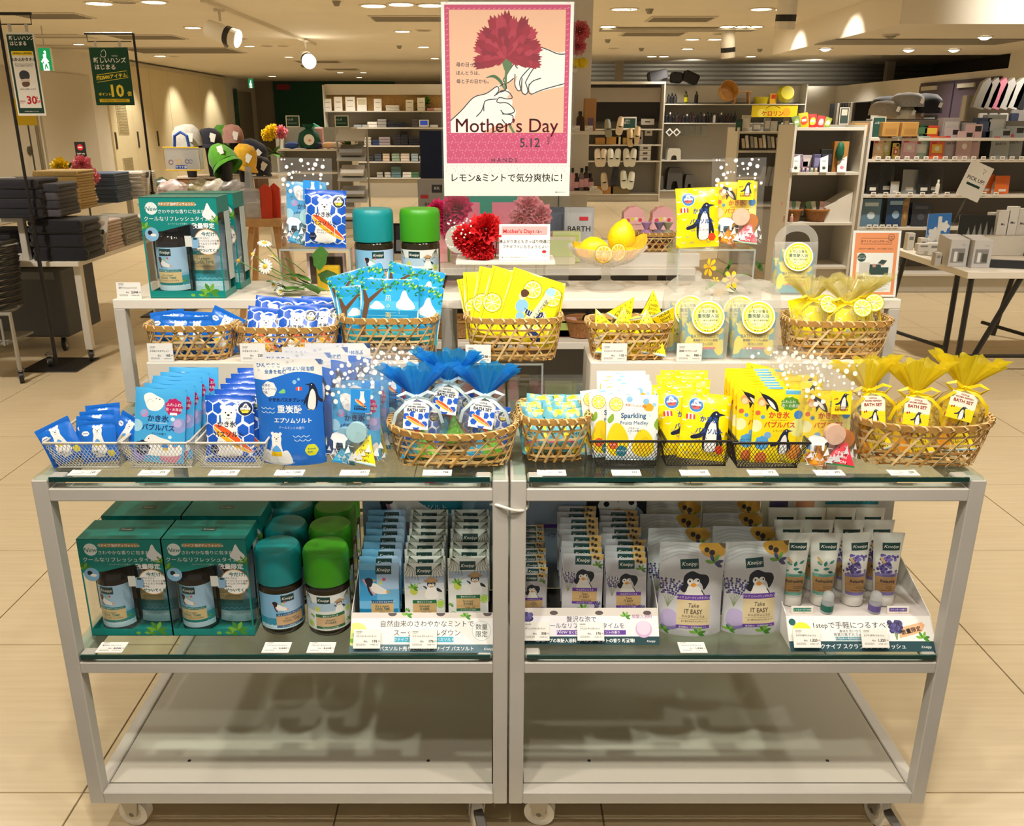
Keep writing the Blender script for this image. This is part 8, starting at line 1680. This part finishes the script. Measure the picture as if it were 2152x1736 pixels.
for i,(px,w)in enumerate([(1690,40),(1742,52)]):
 t=thing('wicker_basket','brown wicker basket of packets on the island, %s'%('partly hidden one' if i==0 else 'wider front one'),'basket',(HX(px,7.62),7.72,z2_[2]+.0005));r=w*k2/2
 MB().lathe([(.001,.002),(r*.72,.002),(r,.1),(r*.95,.1),(r*.68,.01),(.001,.01)],mat('#94602a',.6,noise=.4,nscale=120,bump=1,bscale=200),24).build('wicker_body',t,30);MB().tube([(r*cos(a),r*sin(a),.1)for a in(2*pi*q/24 for q in range(24))],.009,mat('#a06c30',.6),6,True).build('rim',t)
 for q in range(5):tag(MB().box((0,0,.05),(.05,.02,.12),mat(('#e0b0a8','#cfc4d0','#6f9a78','#d8d8cc','#4a4a44')[(q+i*2)%5],.4),.004,(-.3,.4*(q-2)*.3,0)).build('sample_packet',None,0,(t.location.x-.07+q*.036,7.72,z2_[2]+.06)),'sample packet in the %s wicker basket, %s across'%(('hidden','front')[i],ORD[q]),'packet','sample packets')
for i,px in enumerate((1668,1683)):bottle('tiny white capped sample bottle on the island glass shelf, %s one'%ORD[i],(HX(px,7.6),7.63,z2_[2]+.0005),.014,.07,'#d8a8a0','#f2efe8','sample bottles')
tag(MB().prism([(-.11,0),(.11,0),(.11,.26),(-.11,.12)],0,.2,mat('#e2ded6',.5)).build('white_stand_box',None,0,(HX(1783,7.62),7.66,z2_[2]+.0005)),'white slanted magazine box beside the wicker basket','box')
# ---- right bath salt shelves
YR=7.9;kr=mpp(YR,350);RX=lambda px:U(px,350,Y=YR).x;rz_=lambda py:U(1950,py,Y=YR).z
RZ=[rz_(290),rz_(335),rz_(410),rz_(478),rz_(575)]
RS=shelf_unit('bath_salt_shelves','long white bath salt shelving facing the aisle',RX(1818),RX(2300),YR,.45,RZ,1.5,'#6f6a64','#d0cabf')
for i,(px,w,h,c,lc,tx)in enumerate([(1851,22,48,'#d8b48a','#e8c8a0',''),(1870,22,50,'#c9c070','#d8d49a',''),(1888,14,32,'#d8c05a','#c84a3c',''),(1900,12,30,'#d4cc7a','#e8e0a8',''),(1916,34,50,'#d8a8b0','#e6c8cc',''),(1945,34,46,'#a9c0b0','#dfe8e2',''),(1975,32,46,'#e06a3c','#f2c03c',''),(2006,32,62,'#b8a9ab','#b8a9ab','BARTH'),(2032,34,56,'#c9a8a6','#c9a8a6',''),(2052,36,70,'#c9a7a6','#c9a7a6','BARTH'),(2108,40,60,'#9aa09f','#9aa09f','BARTH'),(2140,40,66,'#92989a','#92989a','BARTH')]):
 gpouch('rp%d'%i,c,[(lc,R(15,40,85,95)),('#c8343c',R(12,100,44,112)),('#20201f',R(56,118,94,142))]+([T('#3a3a3a',tx,50,70,18,bold=.01)]if tx else[('#f0ece0',C(50,68,16))]));o=put('rp%d'%i,'bath_salt_pouch','bath salt pouch on the eye level shelf, %s from the island'%ORD[i],'pouch',(RX(px),YR+.1+.03*(i%2),RZ[1]+.0005),(-.06,0,0),'eye level bath pouches');o.scale=(w*kr/.1,1,h*kr/.15)
for i,(px,w,h,c)in enumerate([(1925,38,24,'#cdd8cc'),(1968,32,24,'#d84a2c'),(2010,36,40,'#a8a0a2'),(2050,26,30,'#a8a4a4'),(2105,40,46,'#8f9494'),(1950,24,26,'#2a4a34'),(2080,30,40,'#2f3a55')]):tbox('bath_carton','carton on the top bath salt shelf, %s from the island'%ORD[i],'carton',(RX(px),YR+.2,RZ[0]+.0005),(w*kr,.1,h*kr),c,'top shelf cartons',(.1,.3,.9,.8),lc=('#e8ece6','#f0c84a','#c9c2c2','#c8c4c4','#b8bcbc','#4f7a52','#4a5878')[i])
for i,(px,w,h,c)in enumerate([(1852,26,52,'#161614'),(1885,30,60,'#1a1a18'),(1900,20,26,'#b5b2ac'),(1935,32,50,'#8d8f8c'),(1962,30,50,'#1d1c1c'),(1990,36,54,'#26262a'),(2078,26,44,'#5a4a34'),(2100,34,40,'#d8641c'),(2130,34,38,'#d8661c'),(2120,26,26,'#ded8ce')]):
 gpouch('rq%d'%i,c,[('#d8d4cc',R(25,20,75,40))]);o=put('rq%d'%i,'dark_pouch','pouch on the dark middle shelf, %s from the island'%ORD[i],'pouch',(RX(px),YR+.12+.04*(i%2),RZ[2]+.0005),(-.08,0,.1*(i%3-1)),'middle shelf pouches');o.scale=(w*kr/.1,1,h*kr/.15)
bottle('small white bottle on the middle shelf front',(RX(1982),YR+.04,RZ[2]+.0005),.017,.13,'#dedad0','#f0ece4')
for i,(px,w,h,c,c2)in enumerate([(1852,42,58,'#5f7f96','#c9d8e0'),(1905,40,62,'#1f3f66','#8fb0cc'),(1925,16,60,'#8a6a3c','#a8854c'),(1960,40,50,'#2a2d34','#4a4f5a'),(1868,30,56,'#4a6a80','#a8c0cc'),(1945,26,50,'#202f4a','#31456a')]):
 gpouch('rt%d'%i,c,[(c2,R(15,110,85,130)),(c2,C(50,60,20))]);o=put('rt%d'%i,'blue_pouch','blue salt pouch on the lower shelf, %s from the island'%ORD[i],'pouch',(RX(px),YR+.08+.06*(i>3),RZ[3]+.0005),(-.05,0,0),'lower shelf pouches');o.scale=(w*kr/.1,1,h*kr/.15)
for r_,(py,n)in enumerate([(328,16),(404,11),(462,5)]):
 for i in range(n):tag(MB().box((0,0,0),(10*kr,.003,7*kr),mat('#ece8e0',.6)).box((0,-.002,0),(6*kr,.001,1.5*kr),mat('#55524c')).build('shelf_tag',None,0,(RX(1843+i*(20 if r_==0 else 26 if r_==1 else 14)),YR-.004,RZ[r_+1]-.008+.02)),'white shelf price tag on the %s bath shelf, %s along'%(('upper','middle','lower')[r_],ORD[i]),'price tag','shelf price tags')
card_sign('green framed shop sign on the bath salt shelf',(RX(1838),YR+.02,RZ[0]+.0005),28*kr,42*kr,[('#1c4a40',R(6,6,94,144)),T('#fff','入浴',35,100,18)],'#d8d4ca',-.06)
card_sign('green framed photo card above the island',(U(1772,262,Y=8.04).x,8.035,U(1600,262,Y=7.6).z+.001),20*kr,34*kr,[('#3a4a44',R(8,8,92,160)),('#d8d0c0',R(20,90,80,150))],'#d8d4ca',-.06)
# ---- right white table
RT=thing('trestle_table','white table top on black steel trestles','table',(3.6,5.75,0));zz=.63
MB().box((0,0,zz-.02),(1.5,1.05,.04),mat('#e6dfd2',.5),.002).build('table_top',RT);bk2=mat('#201e1c',.4)
for x0 in(-.71,.1):
 for a,b in(((x0,-.5,zz-.04),(x0+.0,-.5,0)),((x0+.3,-.5,zz-.04),(x0+.06,-.5,0)),((x0+.02,-.3,zz-.04),(x0+.02,-.3,0)),((x0,.4,zz-.04),(x0-.04,.48,0))):MB().tube([a,b],.017,bk2,8).build('trestle_leg',RT)
 MB().tube([(x0,-.5,.1),(x0+.75,-.5,.1)],.012,bk2,8).build('cross_bar',RT);MB().tube([(x0+.02,-.3,.1),(x0-.3,.2,.16)],.012,bk2,8).build('cross_bar',RT)
for i in range(8):
 c_,r_=i%2,i//2
 t=thing('care_kit_box','silver white windowed care kit box, %s row, %s'%(ORD[r_],('beside the dark tray','by the table corner')[c_]),'carton',(U(2007+c_*42,550,Y=5.45).x+.02*r_,5.4+.075*r_-.04*c_+.02,zz+.0005),(0,0,0),'care kit boxes');w,h=.115,.17
 MB().box((0,.03,h/2),(w,.058,h),mat('#c9c7c6',.3),.002).build('carton_body',t);MB().box((-.005,-.0005,h*.42),(w*.7,.002,h*.5),mat('#8f8e8e',.2)).build('window',t);MB().box((-.02,-.002,h*.38),(.02,.002,h*.36),mat('#e6e4e0',.3)).box((.015,-.002,h*.36),(.03,.002,h*.3),mat('#55554f',.3)).build('contents',t)
 m=MB();art(m,30,12,'#c9c7c6',[T('#444','Mo',15,3,9)],flat_fn(1,1,(.008,-.001,h*.78)),'paper',30,.001);m.build('lettering',t)
for i,(x,y,w,d,c)in enumerate([(2.99,5.62,.26,.24,'#23262c'),(3.22,5.42,.3,.14,'#2a2c30')]):t=tag(MB().box((0,0,.025),(w,d,.05),mat(c,.4),.003).box((0,0,.051),(w*.9,d*.9,.003),mat('#b9aea2',.5)).build('display_tray',None,0,(x,y,zz+.0005),(0,0,-.3)),'low black product tray on the white table, %s'%('nearest the orange sign' if i==0 else 'before the kit boxes'),'tray')
for i,(px,py,w,h,Y)in enumerate([(1917,492,15,36,5.75),(1945,485,13,34,5.95),(1958,485,11,30,6.0),(1970,490,26,26,5.9),(1988,488,30,24,6.05),(1945,500,26,16,5.7),(1978,508,13,28,5.45)]):tbox('white_bottle_box','white skincare product on the trestle table, %s from the aisle end'%ORD[i],'cosmetic',(U(px,py,Y=Y).x,Y,zz+(.055 if Y<5.8 and i in(0,5)else .0)+.0015),(w*mpp(Y,490),.05,h*mpp(Y,490)),'#e2dfd8' if i!=6 else '#b9b6b0','skincare products',(.2,.6,.8,.8),lc='#8a8a86')
card_sign('blue sky picture panel on the trestle table',(U(1984,470,Y=6.05).x,6.1,zz+.0005),.2,.26,[('#3a7fd0',R(0,60,100,130)),('#f2f4f6',blob(30,60,22,5,.2)),('#f2f4f6',blob(75,85,18,5,.2)),('#f4f2ee',R(44,10,60,120)),('#cfe0ea',R(0,0,100,20))],'#7fb0e0',-.05,.3)
card_sign('black crystal picture panel on the trestle table',(U(2056,490,Y=6.0).x,6.0,zz+.0005),.26,.26,[('#8f8f8c',shp([(20+q*14,20),(26+q*14,70+q*5%20),(32+q*14,20)],2))for q in range(5)],'#22241f',-.05,-.2)
t=card_sign('tilted white pick up sign above the trestle table',U(2050,416,Y=6.1)+V((-.06,0,0)),.17,.24,[T('#222','PICK UP!',50,70,20,bold=.01),('#123f34',R(20,48,80,58)),('#333',stroke(crv([(60,125),(75,120),(65,110),(72,105)],3),1.5))],'#f2efe8',-.1);t.rotation_euler=(-.1,.38,0)
MB().cyl((0,.01,-.25),(0,.01,0),.006,acr,n=8).build('clear_rod',t)
ub=tag(MB().span((3.3,5.9,zz+.0005),(4.3,6.25,zz+.13),mat('#dcd6ca',.5),.002).build('riser_box'),'white riser at the back of the trestle table','riser block')
for i,(px,w,h,c)in enumerate([(2108,24,52,'#e2ded8'),(2128,22,60,'#e6e3dd'),(2148,22,56,'#dcd8d2'),(2096,18,46,'#d8d4ce')]):tbox('lotion_pouch','white lotion pouch on the riser, %s from the pick up sign'%ORD[i],'pouch',(U(px,450,Y=5.98).x,5.96+.05*(i==3),zz+.131),(w*mpp(6),.04,h*mpp(6)),c,'lotion pouches',(.15,.3,.85,.55),lc=c,txt='Mo',tcol='#444')
tag(MB().box((0,0,.012),(.36,.16,.024),mat('#16161a',.4),.003).build('display_tray',None,0,(3.75,5.82,zz+.0005)),'long black tray before the lotion pouches','tray')
# ---- right wall goods
for i in range(10):
 y=17.9-i*.13;t=tag(MB().prism([(-.03,0),(.03,0),(.058,.2),(.045,.49),(-.045,.49),(-.058,.2)],0,.3,mat(('#1a1a20','#22222a','#5a5848','#c9c4b8','#16161c')[i%5],.7)).build('hanging_bag',None,40,(6.82-.0*i,y,1.34),(0,0,pi/2)),'fabric bag hanging on the right wall, %s from the yellow banner'%ORD[i],'bag','hanging bags')
o=tag(MB().cyl((6.8,18.3,1.84),(6.8,16.3,1.84),.012,mat('#8a857c',.4,metal=.5),n=8).box((6.95,18.2,1.84),(.3,.02,.02),mat('#8a857c')).box((6.95,16.4,1.84),(.3,.02,.02),mat('#8a857c')).build('hanging_rail'),'metal rail carrying the hanging bags','rail')
for i in range(4):tag(MB().box((0,0,0),(.05,.01,.6),mat(('#a8c8c4','#c9d8cf','#9fbfc0','#b8cfc6')[i],.6),.01).build('sock_pack',None,0,(6.8,18.26-i*.06,1.532)),'pale striped sock pack at the rail end, %s one'%ORD[i],'socks','sock packs')
for i,(px,py,r,h,c)in enumerate([(1858,232,.22,.2,'#857a68'),(1885,240,.26,.22,'#d8cdb6'),(1912,240,.2,.18,'#c9a888'),(1905,215,.24,.2,'#8f8d8a'),(1940,228,.26,.28,'#14141a'),(1868,215,.26,.16,'#1c1c22')]):hat(('taupe','cream','beige knitted','grey knitted','black','black wide')[i]+' beanie on the right wall rack',px,py+10,13.5+.3*(i%3),r,h,c,0,(0,0,0),0,False)
o=tag(MB().cyl((U(1850,250,Y=13.4).x,13.9,U(1850,252,Y=13.9).z),(7.1,13.9,U(1850,252,Y=13.9).z),.015,mat('#9a958a',.4,metal=.5),n=8).build('hat_rail'),'metal bar under the wall of beanies','rail')
for i,(px,c)in enumerate([(2055,'#8f8a80'),(2072,'#a39b92'),(2088,'#d9879a'),(2105,'#c9c6be'),(2125,'#d8d6d0'),(2140,'#2c2c30')]):
 t=tag(MB().prism([(-.055,0),(.055,0),(.06,.12),(.05,.24),(0,.3),(-.05,.24),(-.06,.12)],0,.06,mat(c,.8)).build('room_slipper',None,40,U(px,228,Y=9.2),(0,.25,0)),'room slipper hanging on the right rack, %s from the purple doors'%ORD[i],'slipper','hanging room slippers')
t=shelf_unit('slipper_rack','grey mesh rack of hanging room slippers',U(2035,220,Y=9.4).x,U(2300,220,Y=9.4).x,9.45,.1,[1.3],1.75,'#9a9690','#b5b0a6',base=False)
for i in range(4):tag(MB().box((0,0,0),(.09,.03,.22),mat(('#d8d6d2','#c2c6cc','#dcdad4','#2f3a55')[i],.5),.01).build('sock_pack',None,0,U(2062+i*22,262,Y=9.2)),'white hanging sock pack under the room slippers, %s one'%ORD[i],'socks','hanging sock packs')
